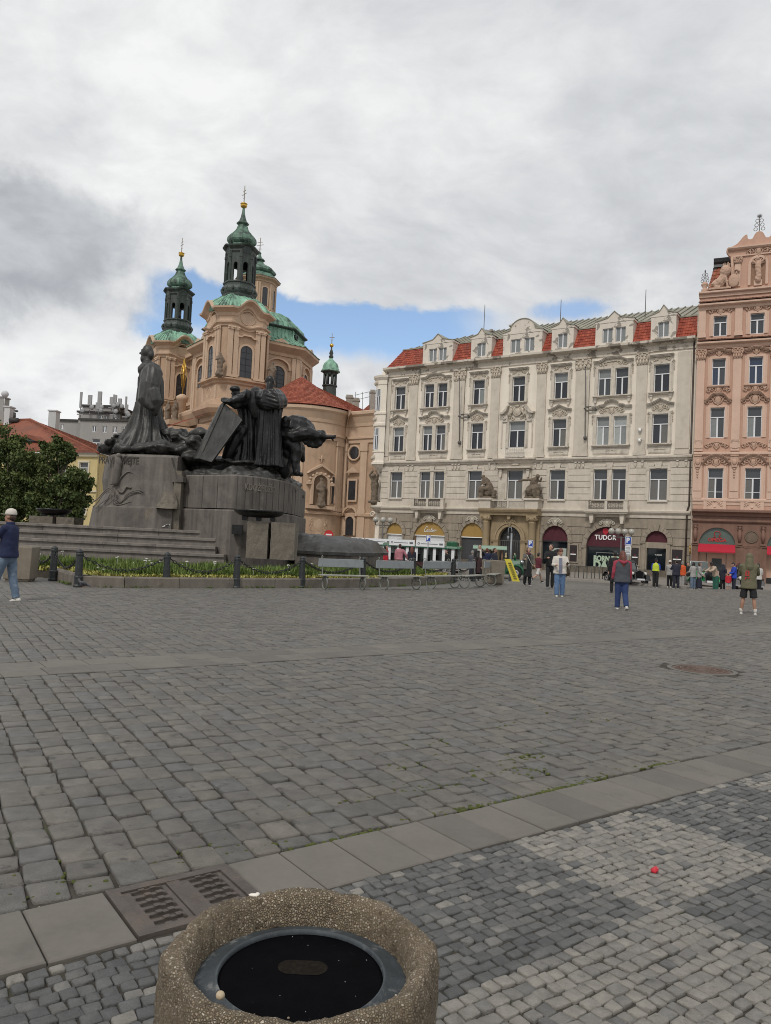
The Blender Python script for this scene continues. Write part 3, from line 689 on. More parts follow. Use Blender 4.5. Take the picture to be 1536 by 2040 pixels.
def pane_mesh(w,h,m):
 k = (round(w,3),round(h,3),m.name)
 if k not in PANES:
  b = MB(); b.box(-w / 2,w / 2,-.008,.008,0,h); me = b.mesh("pane"); b.fix(me); me.materials.append(m); PANES[k] = me
 return PANES[k]
FRAMES = {}
def window(parent,x,z0,w,h,y=.2,panes=(g_dark,g_dark,g_mid),trans=.66,fw=.07,name="window",fm=None,bars=(),pl=None):
 """casement window : two leaves below a transom light"""
 fm = fm or white_paint; k = (round(w,3),round(h,3),trans,fw,fm.name,bars)
 zt = h * trans
 if k not in FRAMES:
  b = MB(); b.box(-w / 2,w / 2,-.03,.06,0,fw * .9); b.box(-w / 2,w / 2,-.03,.06,h - fw * .7,h)
  for s in (-1,1): b.box(s * (w / 2 - fw * .8),s * w / 2,-.029,.059,0,h)
  if trans < 1: b.box(-w / 2,w / 2,-.055,.05,zt - fw * .55,zt + fw * .55)
  b.box(-fw * .85,fw * .85,-.045,.05,0,zt)
  for q in bars:
   b.box(-w / 2,w / 2,-.032,.05,q * h - .02,q * h + .02)
  me = b.mesh(name); b.fix(me); me.materials.append(fm); FRAMES[k] = me
 o = inst(FRAMES[k],name,parent,(x,y,z0))
 pw = w / 2 - fw * 1.4
 for s,m in ((-1,panes[0]),(1,panes[1])): inst(pane_mesh(pw,zt - fw,m),"pane",o,(s * (pw / 2 + fw * .75),.02,fw * .5))
 if trans < 1: inst(pane_mesh(w - fw * 1.2,h - zt - fw,panes[2]),"pane",o,(0,.021,zt + fw * .4))
 return o
# the cream corner house
HOUSE = thing("corner_house","cream stucco four storey corner house with red tiled mansard and stone shop arches","house",(HP.x,HP.y,-.35),math.atan2(HD.y,HD.x))
HZ = .35
def hb(mb,name,m,par=None,x=0,y=0,z=0): return mb.build(name,m,par or HOUSE,(x,y,z + (HZ if par in (None,HOUSE) else 0)))
def hi(me,name,x,y,z): return inst(me,name,HOUSE,(x,y,z + HZ))
cream = mat("cream_stucco",(.76,.69,.59),.85,.05,1.0,streak=.07,bump=.06,bscale=40,dirt=(.34,.31,.27),dirt_amt=.30,dirt_scale=.7,dirt_lo=.55,dirt_hi=.75)
beige = mat("beige_stucco",(.56,.50,.42),.85,.06,1.0,streak=.08,bump=.06,bscale=40,dirt=(.28,.25,.21),dirt_amt=.35,dirt_scale=.8)
trim = mat("grey_plaster_trim",(.57,.515,.44),.85,.10,2.0,streak=.18,bump=.15,bscale=26,dirt=(.26,.225,.18),dirt_amt=.6,dirt_scale=1.6,dirt_lo=.5,dirt_hi=.7)
ornm = mat("weathered_ornament",(.52,.455,.37),.9,.15,4.0,bump=.3,bscale=26,dirt=(.22,.185,.14),dirt_amt=.6,dirt_scale=3.5,dirt_lo=.48,dirt_hi=.66)
rustic = mat("mezzanine_stone",(.57,.51,.43),.85,.06,1.5,streak=.10,bump=.1,bscale=30,dirt=(.30,.265,.22),dirt_amt=.4,dirt_scale=1.0)
gstone = mat("shop_stone",(.295,.25,.195),.85,.10,1.6,streak=.2,bump=.15,bscale=28,dirt=(.17,.145,.12),dirt_amt=.5,dirt_scale=1.0)
cornm = mat("worn_cornice",(.58,.52,.44),.85,.08,1.5,streak=.12,bump=.12,bscale=20,dirt=(.15,.125,.10),dirt_amt=.85,dirt_scale=.75,dirt_lo=.53,dirt_hi=.58)
WL = -31.35
BAY = {'A': -2.75,'B': -6.95,'C': -11.78,'D': -16.0,'E': -20.25,'F': -25.14,'G': -29.45}
sgl,dbl = 'ACEG','BF'
F4 = (15.5,17.93); F3 = (11.08,13.63); F2 = (6.2,8.93)
ops = []; wins = []
rnd = random.Random(3)
def pset():
 k = rnd.random()
 if k < .45: return (g_dark,g_dark,g_mid)
 if k < .6: return (g_dark,g_curt,g_mid)
 if k < .75: return (g_mid,g_mid,g_blind)
 if k < .88: return (g_dark,g_dark,g_blind)
 return (g_blind,g_mid,g_blind)
for b,x in BAY.items():
 for fl,(z0,z1) in ((4,F4),(3,F3),(2,F2)):
  if b in dbl:
   for dx in (-.775 if fl > 2 else -.82,.775 if fl > 2 else .82): wins.append((fl,b,x + dx,z0,1.15 if fl > 2 else 1.24,z1 - z0))
  else: wins.append((fl,b,x,z0,{4: 1.3,3: 1.33,2: 1.5}[fl] if b != 'D' else {4: 1.3,3: 1.66,2: 1.6}[fl],z1 - z0))
ops = [(x - w / 2,x + w / 2,z,z + h) for fl,b,x,z,w,h in wins]
up = MB(); wall_grid(up,WL,0,9.9,20.0,[o for o in ops if o[2] > 10]); hb(up,"upper_wall",cream)
lo = MB(); wall_grid(lo,WL,0,4.6,9.9,[o for o in ops if o[2] < 10]); hb(lo,"mezzanine_wall",rustic)
sh = MB(); sh.box(WL,0,.32,11.0,-.35,20.0); sh.box(-.01,.25,0.02,11,-.35,20.0); hb(sh,"house_core",beige)
for fl,b,x,z,w,h in wins:
 ps = pset()
 if fl == 3 and b == 'B': ps = (g_pale,g_blind,g_pale if x > -7 else g_blind)
 if fl == 2: ps = (g_curt,g_dark,g_mid) if rnd.random() < .5 else (g_curt,g_curt,g_mid)
 if fl == 4 and b in 'DEF': ps = (g_dark,g_dark,g_mid) if b != 'E' else (g_dark,g_blind,g_mid)
 window(HOUSE,x,z + HZ,w,h,panes=ps,trans=.66)
S_ = {}
def surround(w,h,kind):
 k = (w,h,kind)
 if k not in S_:
  b = MB(); t = .20
  for s in (-1,1): b.box(s * w / 2,s * (w / 2 + t),-.09,.0,0,h + t); b.box(s * (w / 2 + t),s * (w / 2 + t + .12),-.05,0,0,h + .1)
  b.box(-w / 2,w / 2,-.09,0,h,h + t)
  if kind == 'd': b.box(-.2,.2,-.07,0,0,h)
  me = b.mesh("window_surround"); b.fix(me); me.materials.append(trim if kind != '2' else rustic); S_[k] = me
 return S_[k]
def pediment_pts(kind,w):
 if kind == 'tri': return [(-w / 2,0),(-w * .40,0),(-w * .20,.18),(0,.42),(w * .20,.18),(w * .40,0),(w / 2,0)]
 if kind == 'arc':
  return [(-w / 2,0),(-w * .36,.0),(-w * .30,.12)] + [(-.62 * math.cos(PI * i / 10) * w / 3.4,.16 + .42 * math.sin(PI * i / 10)) for i in range(11)] + [(w * .30,.12),(w * .36,0),(w / 2,0)]
 if kind == 'wave': return [(-w / 2,0),(-w * .36,.0),(-w * .27,.12),(-w * .19,.33),(w * .19,.33),(w * .27,.12),(w * .36,0),(w / 2,0)]
 return [(-w / 2,0),(w / 2,0)]
def hood(kind,w):
 b = MB(); p = pediment_pts(kind,w)
 for t0,t1,d in ((0,.09,.20),(.09,.17,.30),(.17,.21,.36)):
  for (xa,za),(xb,zb) in zip(p,p[1:]):
   b.add([(xa,-d,za + t0),(xb,-d,zb + t0),(xb,-d,zb + t1),(xa,-d,za + t1),(xa,0,za + t0),(xb,0,zb + t0),(xb,0,zb + t1),(xa,0,za + t1)],
     [(0,1,2,3),(0,4,5,1),(3,2,6,7)])
  for q,s in ((p[0],1),(p[-1],1)): b.add([(q[0],-d,q[1] + t0),(q[0],0,q[1] + t0),(q[0],0,q[1] + t1),(q[0],-d,q[1] + t1)],[(0,1,2,3)])
 me = b.mesh("pediment"); b.fix(me); me.materials.append(trim); return me
def orn_mesh(w,h,oval=True,m=None):
 b = MB(); b.box(-w * .42,w * .42,-.03,0,-h * .5,h * .42); ornament(b,w,h,oval=oval); me = b.mesh("stucco_ornament"); b.fix(me); me.materials.append(m or ornm); return me
def sill_mesh(w,br):
 b = MB(); b.box(-w / 2,w / 2,-.34,0,-.10,0); b.box(-w / 2 + .06,w / 2 - .06,-.24,0,-.20,-.10)
 if br:
  for s in (-1,1): bracket(b,s * (w / 2 - .25),-.20,.26,.42,.2)
 me = b.mesh("window_sill"); b.fix(me); me.materials.append(trim); return me
H_tri,H_arc,H_wave,H_flat = hood('tri',2.25),hood('arc',3.55),hood('wave',3.55),hood('flat',2.0)
O_s,O_d,O_l,O_w = orn_mesh(1.5,.62),orn_mesh(2.3,.70),orn_mesh(1.5,.50,False),orn_mesh(2.6,.55,False)
SI_s,SI_d = sill_mesh(2.1,True),sill_mesh(3.5,True); SI_s3,SI_d3 = sill_mesh(2.05,False),sill_mesh(3.45,False)
def apron(w,h):
 b = MB(); b.box(-w / 2,w / 2,-.07,0,0,h); b.box(-w / 2 + .1,w / 2 - .1,-.10,0,.08,.12)
 for s in (-1,1): b.tube([(s * .05,-.09,h * .5),(s * .2,-.1,h * .6),(s * .35,-.1,h * .48),(s * .45,-.09,h * .55)],.03,5)
 me = b.mesh("window_apron"); b.fix(me); me.materials.append(trim); return me
A_s,A_d = apron(1.85,.62),apron(3.2,.62)
EARS = {}
for s in (-1,1):
 ear = MB(); spiral(ear,0,0,-.06,.13,s,1.2,.05,PI / 2); ear.tube([(s * .02,-.04,-.1),(s * .02,-.04,-.75)],.03,5)
 for k in range(5): ear.ell((s * .02,-.05,-.2 - .13 * k),(.05,.045,.06),6,4)
 EARS[s] = ear.mesh("side_scroll"); ear.fix(EARS[s]); EARS[s].materials.append(ornm)
def ears(d,x,z):
 for s in (-1,1): hi(EARS[s],"side_scroll",x + s * (1.72 if d else 1.0),0,z)
for fl,b,x,z,w,h in wins:
 if b not in dbl: hi(surround(w,h,str(fl)),"window_surround",x,0,z)
 elif x < BAY[b]:
  xx = BAY[b]; sp = .775 * 2 if fl > 2 else .82 * 2; hi(surround(w,h,str(fl) if fl == 2 else 'd0'),"window_surround",x,0,z); hi(surround(w,h,str(fl) if fl == 2 else 'd0'),"window_surround",x + sp,0,z)
for b,x in BAY.items():
 d = b in dbl
 if b != 'D':
  hi(SI_d3 if d else SI_s3,"window_sill",x,0,F3[0] - .0); hi(A_d if d else A_s,"window_apron",x,0,10.25)
  hi(H_arc if d else H_tri,"pediment",x,0,14.36); hi(O_d if d else O_s,"stucco_ornament",x,-.02,14.16)
  ears(d,x,13.72)
  hi(SI_d if d else SI_s,"window_sill",x,0,F4[0] - .0)
 else: hi(sill_mesh(1.9,False),"window_sill",x,0,F4[0])
 hi(H_wave if d else H_flat,"pediment",x,0,18.55 if not d else 18.45); hi(O_w if d else O_l,"stucco_ornament",x,-.02,18.36 if not d else 18.33)
 ears(d,x,18.12)
mp = MB()
for s in (-1,1):
 pts = [(s * 1.75,14.28),(s * 1.35,14.34),(s * 1.05,14.62),(s * .85,15.12),(s * .95,15.14),(s * 1.2,14.78),(s * 1.45,14.52),(s * 1.8,14.46)]
 mp.prism(pts,-.45,0)
 mp.box(s * 1.0,s * 1.5,-.14,0,13.6,14.28); mp.box(s * 1.5,s * 1.62,-.08,0,11.1,13.7); spiral(mp,s * 1.32,14.0,-.2,.17,s,1.3,.07)
hb(mp,"broken_pediment",trim,None,BAY['D'])
fg = MB(); fg.ell((0,-.16,14.55),(.34,.10,.38),14,8)
for s in (-1,1):
 fg.ell((s * .62,-.22,14.98),.12,8,6); fg.tube([(s * .6,-.2,14.85),(s * .56,-.2,14.55),(s * .72,-.2,14.3),(s * .62,-.2,14.05)],[.11,.15,.10,.06],7); fg.tube([(s * .6,-.22,14.8),(s * .35,-.24,14.95)],.05,6); fg.tube([(s * .6,-.2,14.45),(s * .85,-.2,14.3),(s * .88,-.2,14.05)],[.1,.08,.05],6)
fg.torus((0,-.16,14.55),.40,.06,'y',16,5); fg.box(-.2,.2,-.3,0,15.0,15.15)
for s in (-1,1): spiral(fg,s * .45,13.95,-.12,.2,s,1.2,.07); spiral(fg,s * .9,13.9,-.1,.16,-s,1.2,.06)
hb(fg,"cartouche_figures",ornm,None,BAY['D'])
dark_metal = mat("wrought_iron",(.10,.095,.09),.6,.2,10)
rail_pale = mat("pale_rail",(.46,.44,.40),.6,.1,10)
def railing(w,h,m,name="balcony_rail"):
 b = MB(); b.box(-w / 2,w / 2,-.03,.03,h - .05,h); b.box(-w / 2,w / 2,-.02,.02,0,.04)
 n = max(2,int(w / .42))
 for i in range(n + 1): xx = -w / 2 + w * i / n; b.box(xx - .018,xx + .018,-.018,.018,0,h)
 for i in range(n):
  xx = -w / 2 + w * (i + .5) / n
  for s in (-1,1): b.torus((xx + s * .085,0,h * .68),.085,.014,'y',10,4); b.torus((xx + s * .085,0,h * .3),.085,.014,'y',10,4)
  b.box(xx - .012,xx + .012,-.012,.012,0,h)
 me = b.mesh(name); b.fix(me); me.materials.append(m); return me
hi(railing(1.85,.85,rail_pale),"balcony_rail",BAY['D'],-.42,10.25)
bl = MB(); bl.box(-.95,.95,-.5,0,10.12,10.24); hb(bl,"balcony_slab",trim,None,BAY['D'])
def pilaster(x,w,two=False):
 b = MB(); b.box(-w / 2,w / 2,-.14,0,10.62,18.0); b.box(-w / 2 - .05,w / 2 + .05,-.18,0,10.14,10.5); b.box(-w / 2 - .10,w / 2 + .10,-.22,0,10.12,10.34); b.box(-w / 2 - .03,w / 2 + .03,-.17,0,10.5,10.62)
 if two: b.box(-w / 2 + .42,w / 2,-.17,0,10.62,18.0)
 o = hb(b,"pilaster",beige,None,x);
 c = MB(); capital(c,w * 1.05,1.05,.2); c.build("capital",ornm,o,(0,0,18.0))
for x,w in ((-4.40,.92),(-13.65,.9),(-18.40,.92),(-27.75,.98)): pilaster(x,w)
pilaster(-9.70,1.3,True); pilaster(-22.38,1.22,True)
b = MB(); b.box(-1.45,-.33,-.12,0,10.62,18.85); b.box(-1.5,-.28,-.18,0,10.12,10.5); hb(b,"end_pilaster",beige)
b = MB(); b.box(WL,WL + .75,-.12,0,10.62,18.9); b.box(WL,WL + .8,-.18,0,10.12,10.5); hb(b,"end_pilaster",beige)
b = MB(); b.runx([(0,19.05),(-.10,19.05),(-.12,19.2),(-.06,19.22),(-.06,19.55),(-.16,19.6),(-.30,19.66),(-.52,19.72),(-.62,19.78),(-.62,19.98),(-.05,20.06),(.3,20.06)],WL - .1,0.0); hb(b,"roof_cornice",cornm)
b = MB(); b.runx([(0,9.62),(-.16,9.64),(-.2,9.76),(-.34,9.84),(-.36,9.98),(-.10,10.1),(0,10.1)],WL,0.0)
b.runx([(0,9.9),(-.35,9.88),(-.55,9.95),(-.56,10.07),(0,10.12)],BAY['D'] - 2.2,BAY['D'] + 2.2); hb(b,"string_course",trim)
b = MB()
for x in [-1.2,-.5,-4.7,-4.1,-10.05,-9.7,-9.35,-13.95,-13.35,-18.7,-18.1,-22.75,-22.4,-22.05,-28.0,-27.45]: bracket(b,x,9.62,.22,.5,.16)
hb(b,"frieze_brackets",trim)
def hole2(z):
 hs = []
 for b_,x in BAY.items():
  if b_ == 'D': hs.append((x - 1.75,x + 1.75) if z > 5.3 else None)
  elif b_ in dbl: hs.append((x - 1.62,x + 1.62) if 6.1 < z < 9.2 else None)
  else: hs.append((x - .95,x + .95) if 6.1 < z < 9.2 else None)
 return hs
courses(rustic,WL,0,6.15,9.55,hole2,.56,.06,.06); b = MB(); b.box(WL,-.0,-.05,0,5.36,6.1); hb(b,"dado",rustic)
for b_,x in BAY.items():
 if b_ == 'D': continue
 b = MB()
 for xx in ([x] if b_ in sgl else [x]):
  w = 2.0 if b_ in sgl else 3.3
  b.prism([(xx - .22,8.95),(xx + .22,8.95),(xx + .32,9.5),(xx - .32,9.5)],-.16,0)
  for s in (-1,1): b.prism([(xx + s * .3,9.35),(xx + s * w / 2,9.35),(xx + s * w / 2,8.75),(xx + s * (w / 2 - .2),8.75),(xx + s * (w / 2 - .2),9.15),(xx + s * .36,9.15)],-.12,0)
  b.box(xx - w / 2 + .15,xx + w / 2 - .15,-.2,0,6.06,6.18)
 hb(b,"keystone_surround",rustic)
b = MB(); b.runx([(0,9.0),(-.3,9.06),(-.55,9.12),(-.55,9.26),(0,9.32)],-1.75,1.75)
for s in (-1,1): bracket(b,s * 1.4,9.0,.3,.75,.35); b.box(s * 1.0,s * 1.7,-.12,0,5.35,8.95)
b.ell((0,-.12,9.5),(.45,.08,.12),10,6); hb(b,"window_canopy",rustic,None,BAY['D'])
b = MB(); b.runx([(0,4.66),(-.08,4.68),(-.10,4.98),(-.2,5.02),(-.30,5.14),(-.32,5.28),(-.06,5.36),(0,5.36)],WL,0); hb(b,"balcony_course",rustic)
for b_ in 'BF':
 x = BAY[b_]; q = MB(); q.box(-1.95,1.95,-.85,0,5.10,5.34); q.box(-1.85,1.85,-.75,0,4.96,5.10)
 for s in (-1,1): bracket(q,s * 1.35,4.96,.38,.85,.55); q.box(s * 1.55,s * 1.9,-.82,-.5,5.34,6.16); q.box(s * 1.5,s * 1.95,-.86,-.46,6.1,6.2)
 q.box(-1.55,1.55,-.80,-.62,6.1,6.18); q.box(-.12,.12,-.78,-.62,5.34,6.1)
 o = hb(q,"balcony",rustic,None,x)
 inst(railing(1.4,.72,dark_metal),"balcony_rail",o,(-.84,-.7,5.36)); inst(railing(1.4,.72,dark_metal),"balcony_rail",o,(.84,-.7,5.36))
ARC = [(-2.72,.92,-.35,2.68,.92),(-6.99,1.84,-.35,2.10,1.72),(-11.79,1.25,-.35,2.50,1.30),(-16.15,1.16,-.35,2.30,1.28),(-20.30,1.24,-.35,2.50,1.32),(-25.15,1.88,-.35,2.10,1.72),(-29.37,.95,-.35,2.66,.93)]
gf = MB(); wall_arches(gf,WL,0,-.35,4.66,ARC,.55); hb(gf,"ground_floor_wall",gstone)
def hole1(z):
 hs = []
 for cx,hw,zb,zs,ri in ARC:
  k = .42 if cx not in (-16.15,) else .6
  h = arch_half((cx,hw + k,zs,ri + k),z); hs.append((cx - h,cx + h) if h > 0 else None)
  if cx == -16.15: hs[-1] = (cx - 3.0,cx + 3.0)
 return hs
def hole1b(z):
 hs = hole1(z)
 if .42 < z < 2.3: hs += [(-10.45,-9.5),(-4.95,-4.0),(-1.6,-.4)]
 return hs
courses(gstone,WL,-.0,.25,4.45,hole1b,.70,.05,.07)
b = MB(); px = WL
for cx,hw,*_ in ARC:
 b.box(px,cx - hw,-.12,0,-.35,.26); px = cx + hw
b.box(px,0,-.12,0,-.35,.26); hb(b,"plinth",gstone)
for cx,hw,zb,zs,ri in ARC:
 vous = MB()
 if cx == -16.15: continue
 n = 9
 for i in range(n):
  a0,a1 = PI * i / n + .012,PI * (i + 1) / n - .012; o_ = .40 if i != n // 2 else .55; d = .10 if i != n // 2 else .20
  pts = [(cx + hw * math.cos(a0),zs + ri * math.sin(a0)),(cx + (hw + o_) * math.cos(a0),zs + (ri + o_) * math.sin(a0)),(cx + (hw + o_) * math.cos(a1),zs + (ri + o_) * math.sin(a1)),(cx + hw * math.cos(a1),zs + ri * math.sin(a1))]
  q = MB(); q.prism(pts,-d,.01); hb(q,"voussoir",gstone)
 for s in (-1,1): vous = MB(); vous.box(cx + s * hw,cx + s * (hw + .22),-.09,0,-.3,zs); vous.runx([(0,zs - .22),(-.14,zs - .2),(-.16,zs),(0,zs + .02)],cx + min(s * hw,s * (hw + .42)),cx + max(s * hw,s * (hw + .42))); hb(vous,"arch_jamb",gstone)
for cx,hw,zs,ri in [(a[0],a[1],a[3],a[4]) for a in ARC if a[1] > 1.2]:
 q = MB(); ornament(q,1.5,.62,-.12); hb(q,"arch_ornament",mat("pale_ornament",(.46,.42,.35),.9,.12,4,bump=.2),None,cx,-.06,zs + ri + .36)
gold = mat("gold_panel",(.335,.205,.055),.6,.05,2,streak=.04); maroon = mat("maroon_fabric",(.075,.014,.022),.8,.1,3)
shopglass = mat("shop_glass",(.010,.013,.017),.05,.3,.9,dirt=(.05,.055,.06),dirt_amt=.6,dirt_scale=.7,dirt_lo=.5,dirt_hi=.75)
shutter = mat("roller_shutter",(.045,.045,.048),.6,.1,2); whitep = mat("white_hoarding",(.62,.63,.64),.7,.06,1.5,dirt=(.5,.5,.5),dirt_amt=.3)
black_f = mat("black_frame",(.012,.012,.013),.45,.1,5); letter_w = mat("white_letters",(.82,.82,.80),.5,0); letter_mint = mat("mint_letters",(.40,.50,.37),.6,.05,4)
def fan(a,z0,m,name,y=.22,t=.03):
 cx,hw,zb,zs,ri = a; pts = []
 h0 = arch_half((0,hw,zs,ri),z0); n = 16
 st = math.asin(max(0,(z0 - zs) / ri)) if z0 > zs else 0
 pts = [(hw * math.cos(st + (PI - 2 * st) * i / n),zs + ri * math.sin(st + (PI - 2 * st) * i / n)) for i in range(n + 1)]
 if z0 < zs: pts = [(hw,z0)] + pts + [(-hw,z0)]
 q = MB(); q.prism(pts,y - t,y); return hb(q,name,m,None,cx)
def infill(a,z0,z1,m,name,y=.25,inset=0):
 cx,hw,zb,zs,ri = a; q = MB(); q.box(-hw + inset,hw - inset,y,y + .04,z0,z1); return hb(q,name,m,None,cx)
A_,B_,C_,D_,E_,F_,G_ = ARC
for a in (E_,F_,G_):
 fan(a,2.46,gold,"gold_awning",.12); q = MB(); q.box(-a[1],a[1],.07,.12,2.38,2.46); hb(q,"awning_edge",letter_w,None,a[0])
def script_cartier(parent,loc,s,m):
 """cursive lettering drawn as pen strokes"""
 b = MB(); W_ = .05
 def st(pts,th=1.0):
  P = [Vector((x,0,z)) for x,z in pts]; Q = []
  for i in range(len(P) - 1):
   p0,p1,p2,p3 = P[max(i - 1,0)],P[i],P[i + 1],P[min(i + 2,len(P) - 1)]
   for k in range(5):
    t = k / 5; Q.append(.5 * ((2 * p1) + (p2 - p0) * t + (2 * p0 - 5 * p1 + 4 * p2 - p3) * t * t + (3 * p1 - p0 - 3 * p2 + p3) * t ** 3))
  Q.append(P[-1]); b.tube([(q.x + q.z * .28,0,q.z) for q in Q],W_ * th,5)
 st([(.62,.98),(.45,1.22),(.28,1.0),(.08,.5),(.10,.1),(.30,0),(.55,.16)],1.3)
 st([(.98,.50),(.80,.56),(.66,.3),(.74,.02),(.95,.22),(1.02,.5),(.98,.12),(1.08,.02),(1.22,.2)])
 st([(1.22,.2),(1.30,.52),(1.36,.40),(1.52,.46),(1.48,.14),(1.56,.02),(1.70,.2)])
 st([(1.70,.2),(1.86,.98),(1.80,.3),(1.86,.03),(2.02,.2)]); st([(1.62,.60),(2.05,.64)],.8)
 st([(2.02,.2),(2.12,.5),(2.10,.14),(2.18,.02),(2.32,.2)])
 st([(2.32,.26),(2.56,.36),(2.52,.54),(2.36,.40),(2.38,.08),(2.56,.02),(2.74,.2)])
 st([(2.74,.2),(2.82,.52),(2.88,.40),(3.06,.48),(3.10,.38)])
 b.ell((2.32,0,.74),.06,6,5)
 me = b.mesh("lettering"); me.transform(Matrix.Diagonal((s,s * .5,s,1)) @ TR(-1.7,0,0)); me.materials.append(m)
 return inst(me,"lettering",parent,loc)
script_cartier(HOUSE,(F_[0] + .05,.06,2.78 + HZ),.46,letter_w)
infill(F_,.0,2.4,whitep,"white_hoarding"); infill(G_,-.3,2.4,whitep,"white_hoarding");
q = MB()
for k in range(22): q.box(-1.2,1.2,.24,.262 + (k % 2) * .02,-.3 + k * .122,-.3 + (k + 1) * .122)
hb(q,"roller_shutter",shutter,None,E_[0])
q = MB()
for s in (-1,1): q.box(s * 1.88,s * 1.70,.1,.5,-.3,2.4)
hb(q,"brown_jamb",mat("brown_jamb",(.16,.10,.055),.7,.1,4),None,F_[0])
for a,z0 in ((A_,2.6),(B_,2.02),(C_,2.40)):
 o = fan(a,z0,maroon,"maroon_fanlight",.2)
 q = MB()
 k = -a[1] + .1
 while k < a[1] - .05:
  zz = arch_half((0,a[4],0,a[1]),abs(k)); q.box(k - .012,k + .012,.16,.172,z0,a[3] + zz * .985); k += .14
 q.build("fabric_folds",maroon,o)
infill(B_,.15,2.02,shopglass,"shop_window"); q = MB(); q.box(-1.84,1.84,.12,.3,1.96,2.06); q.box(-1.84,1.84,.1,.3,-.35,.15); q.box(-1.84,-1.74,.14,.3,.1,2.0); q.box(1.74,1.84,.14,.3,.1,2.0); hb(q,"shop_frame",black_f,None,B_[0])
q = MB(); q.box(-1.0,1.0,.2,.245,1.5,1.56); q.box(-1.0,-.97,.2,.245,.2,1.5); hb(q,"display_rail",mat("display_grey",(.18,.19,.19),.5,.1),None,B_[0])
text("TUDOR",.58,letter_w,HOUSE,(-7.17,.12,2.86 + HZ),.015,bold=.012,sx=.92,space=1.05)
sh_ = MB(); pts = [(-.26,.22),(0,.30),(.26,.22),(.24,-.1),(0,-.36),(-.24,-.1)]; sh_.prism(pts,-.03,0); o = hb(sh_,"shield_emblem",mat("red_emblem",(.42,.012,.025),.5,0),None,-7.17,.13,3.42)
text("BORN TO",.66,letter_mint,HOUSE,(-7.02,.2,.98 + HZ),.015,bold=.03,sx=.80); text("DARE",.98,letter_mint,HOUSE,(-7.06,.2,.40 + HZ),.015,bold=.045,sx=.93)
infill(C_,.2,2.40,shopglass,"shop_window"); q = MB(); q.box(-1.25,1.25,.1,.3,2.3,2.42); q.box(-1.25,1.25,.1,.3,-.35,.2); hb(q,"shop_frame",black_f,None,C_[0])
q = MB(); q.box(-.42,1.05,.2,.245,.5,1.75); o = hb(q,"shop_poster",mat("pale_poster",(.36,.40,.36),.6,.1,3),None,C_[0])
q = MB(); q.ell((.1,.19,1.42),(.3,.02,.18),10,6); q.ell((-.05,.19,1.25),(.16,.02,.14),10,6); q.build("poster_print",black_f,o)
infill(A_,-.2,2.12,shopglass,"door_leaf"); q = MB(); q.box(-.92,.92,-.04,.3,2.12,2.62);
for s in (-1,1): q.box(s * .92,s * .80,-.02,.3,-.3,2.12)
hb(q,"door_frame",gstone,None,A_[0]); q = MB(); q.box(-.02,.02,.2,.25,-.2,2.1); q.box(-.8,.8,.2,.25,-.25,-.15); hb(q,"door_stile",black_f,None,A_[0]); text("TUDOR",.17,letter_w,HOUSE,(A_[0] + .12,.23,1.55 + HZ),.006)
for x,w in ((-9.97,.66),(-4.47,.62),(-.98,.85)):
 q = MB(); q.box(-w / 2 - .1,w / 2 + .1,-.10,0,.5,2.2); hb(q,"poster_frame",gstone,None,x); q = MB(); q.box(-w / 2,w / 2,-.13,-.1,.62,2.08); o = hb(q,"display_case",mat("case_black",(.02,.012,.014),.5,.1),None,x)
 q = MB(); q.box(-w * .38,w * .38,-.138,-.13,1.22,1.31); q.build("case_print",letter_w,o); q = MB(); q.prism([(-.07,1.50),(.07,1.50),(.06,1.40),(0,1.36),(-.06,1.40)],-.138,-.13); q.build("case_emblem",mat("dim_red",(.14,.02,.03),.6,0),o)
portal_m = mat("portal_sandstone",(.335,.255,.155),.85,.1,1.6,streak=.16,bump=.12,bscale=24,dirt=(.20,.15,.095),dirt_amt=.5,dirt_scale=1.0)
P0 = -16.15
q = MB(); wall_arches(q,P0 - 2.0,P0 + 2.0,-.35,5.0,[(P0,1.16,-.35,2.30,1.28)],.5,0,-.35); q.box(P0 - 2.9,P0 - 2.0,-.25,0,-.35,5.0); q.box(P0 + 2.0,P0 + 2.9,-.25,0,-.35,5.0); hb(q,"portal_wall",portal_m)
q = MB()
for i in range(14):
 a0,a1 = PI * i / 14,PI * (i + 1) / 14
 for ra,rb,d in ((1.16,1.45,.08),(1.45,1.62,.16)):
  q.prism([(P0 + ra * math.cos(a0),2.30 + (ra + .12) * math.sin(a0)),(P0 + rb * math.cos(a0),2.30 + (rb + .12) * math.sin(a0)),(P0 + rb * math.cos(a1),2.30 + (rb + .12) * math.sin(a1)),(P0 + ra * math.cos(a1),2.30 + (ra + .12) * math.sin(a1))],-.35 - d,-.34)
for s in (-1,1): q.box(P0 + s * 1.16,P0 + s * 1.62,-.46,-.34,-.35,2.3); q.runx([(-.34,2.05),(-.5,2.08),(-.58,2.3),(-.34,2.36)],P0 + min(s * 1.14,s * 1.9),P0 + max(s * 1.14,s * 1.9))
hb(q,"portal_arch",portal_m); q = MB(); ornament(q,1.3,.7,-.5); bracket(q,0,.98,.42,.75,.8); hb(q,"portal_keystone",portal_m,None,P0,0,4.0)
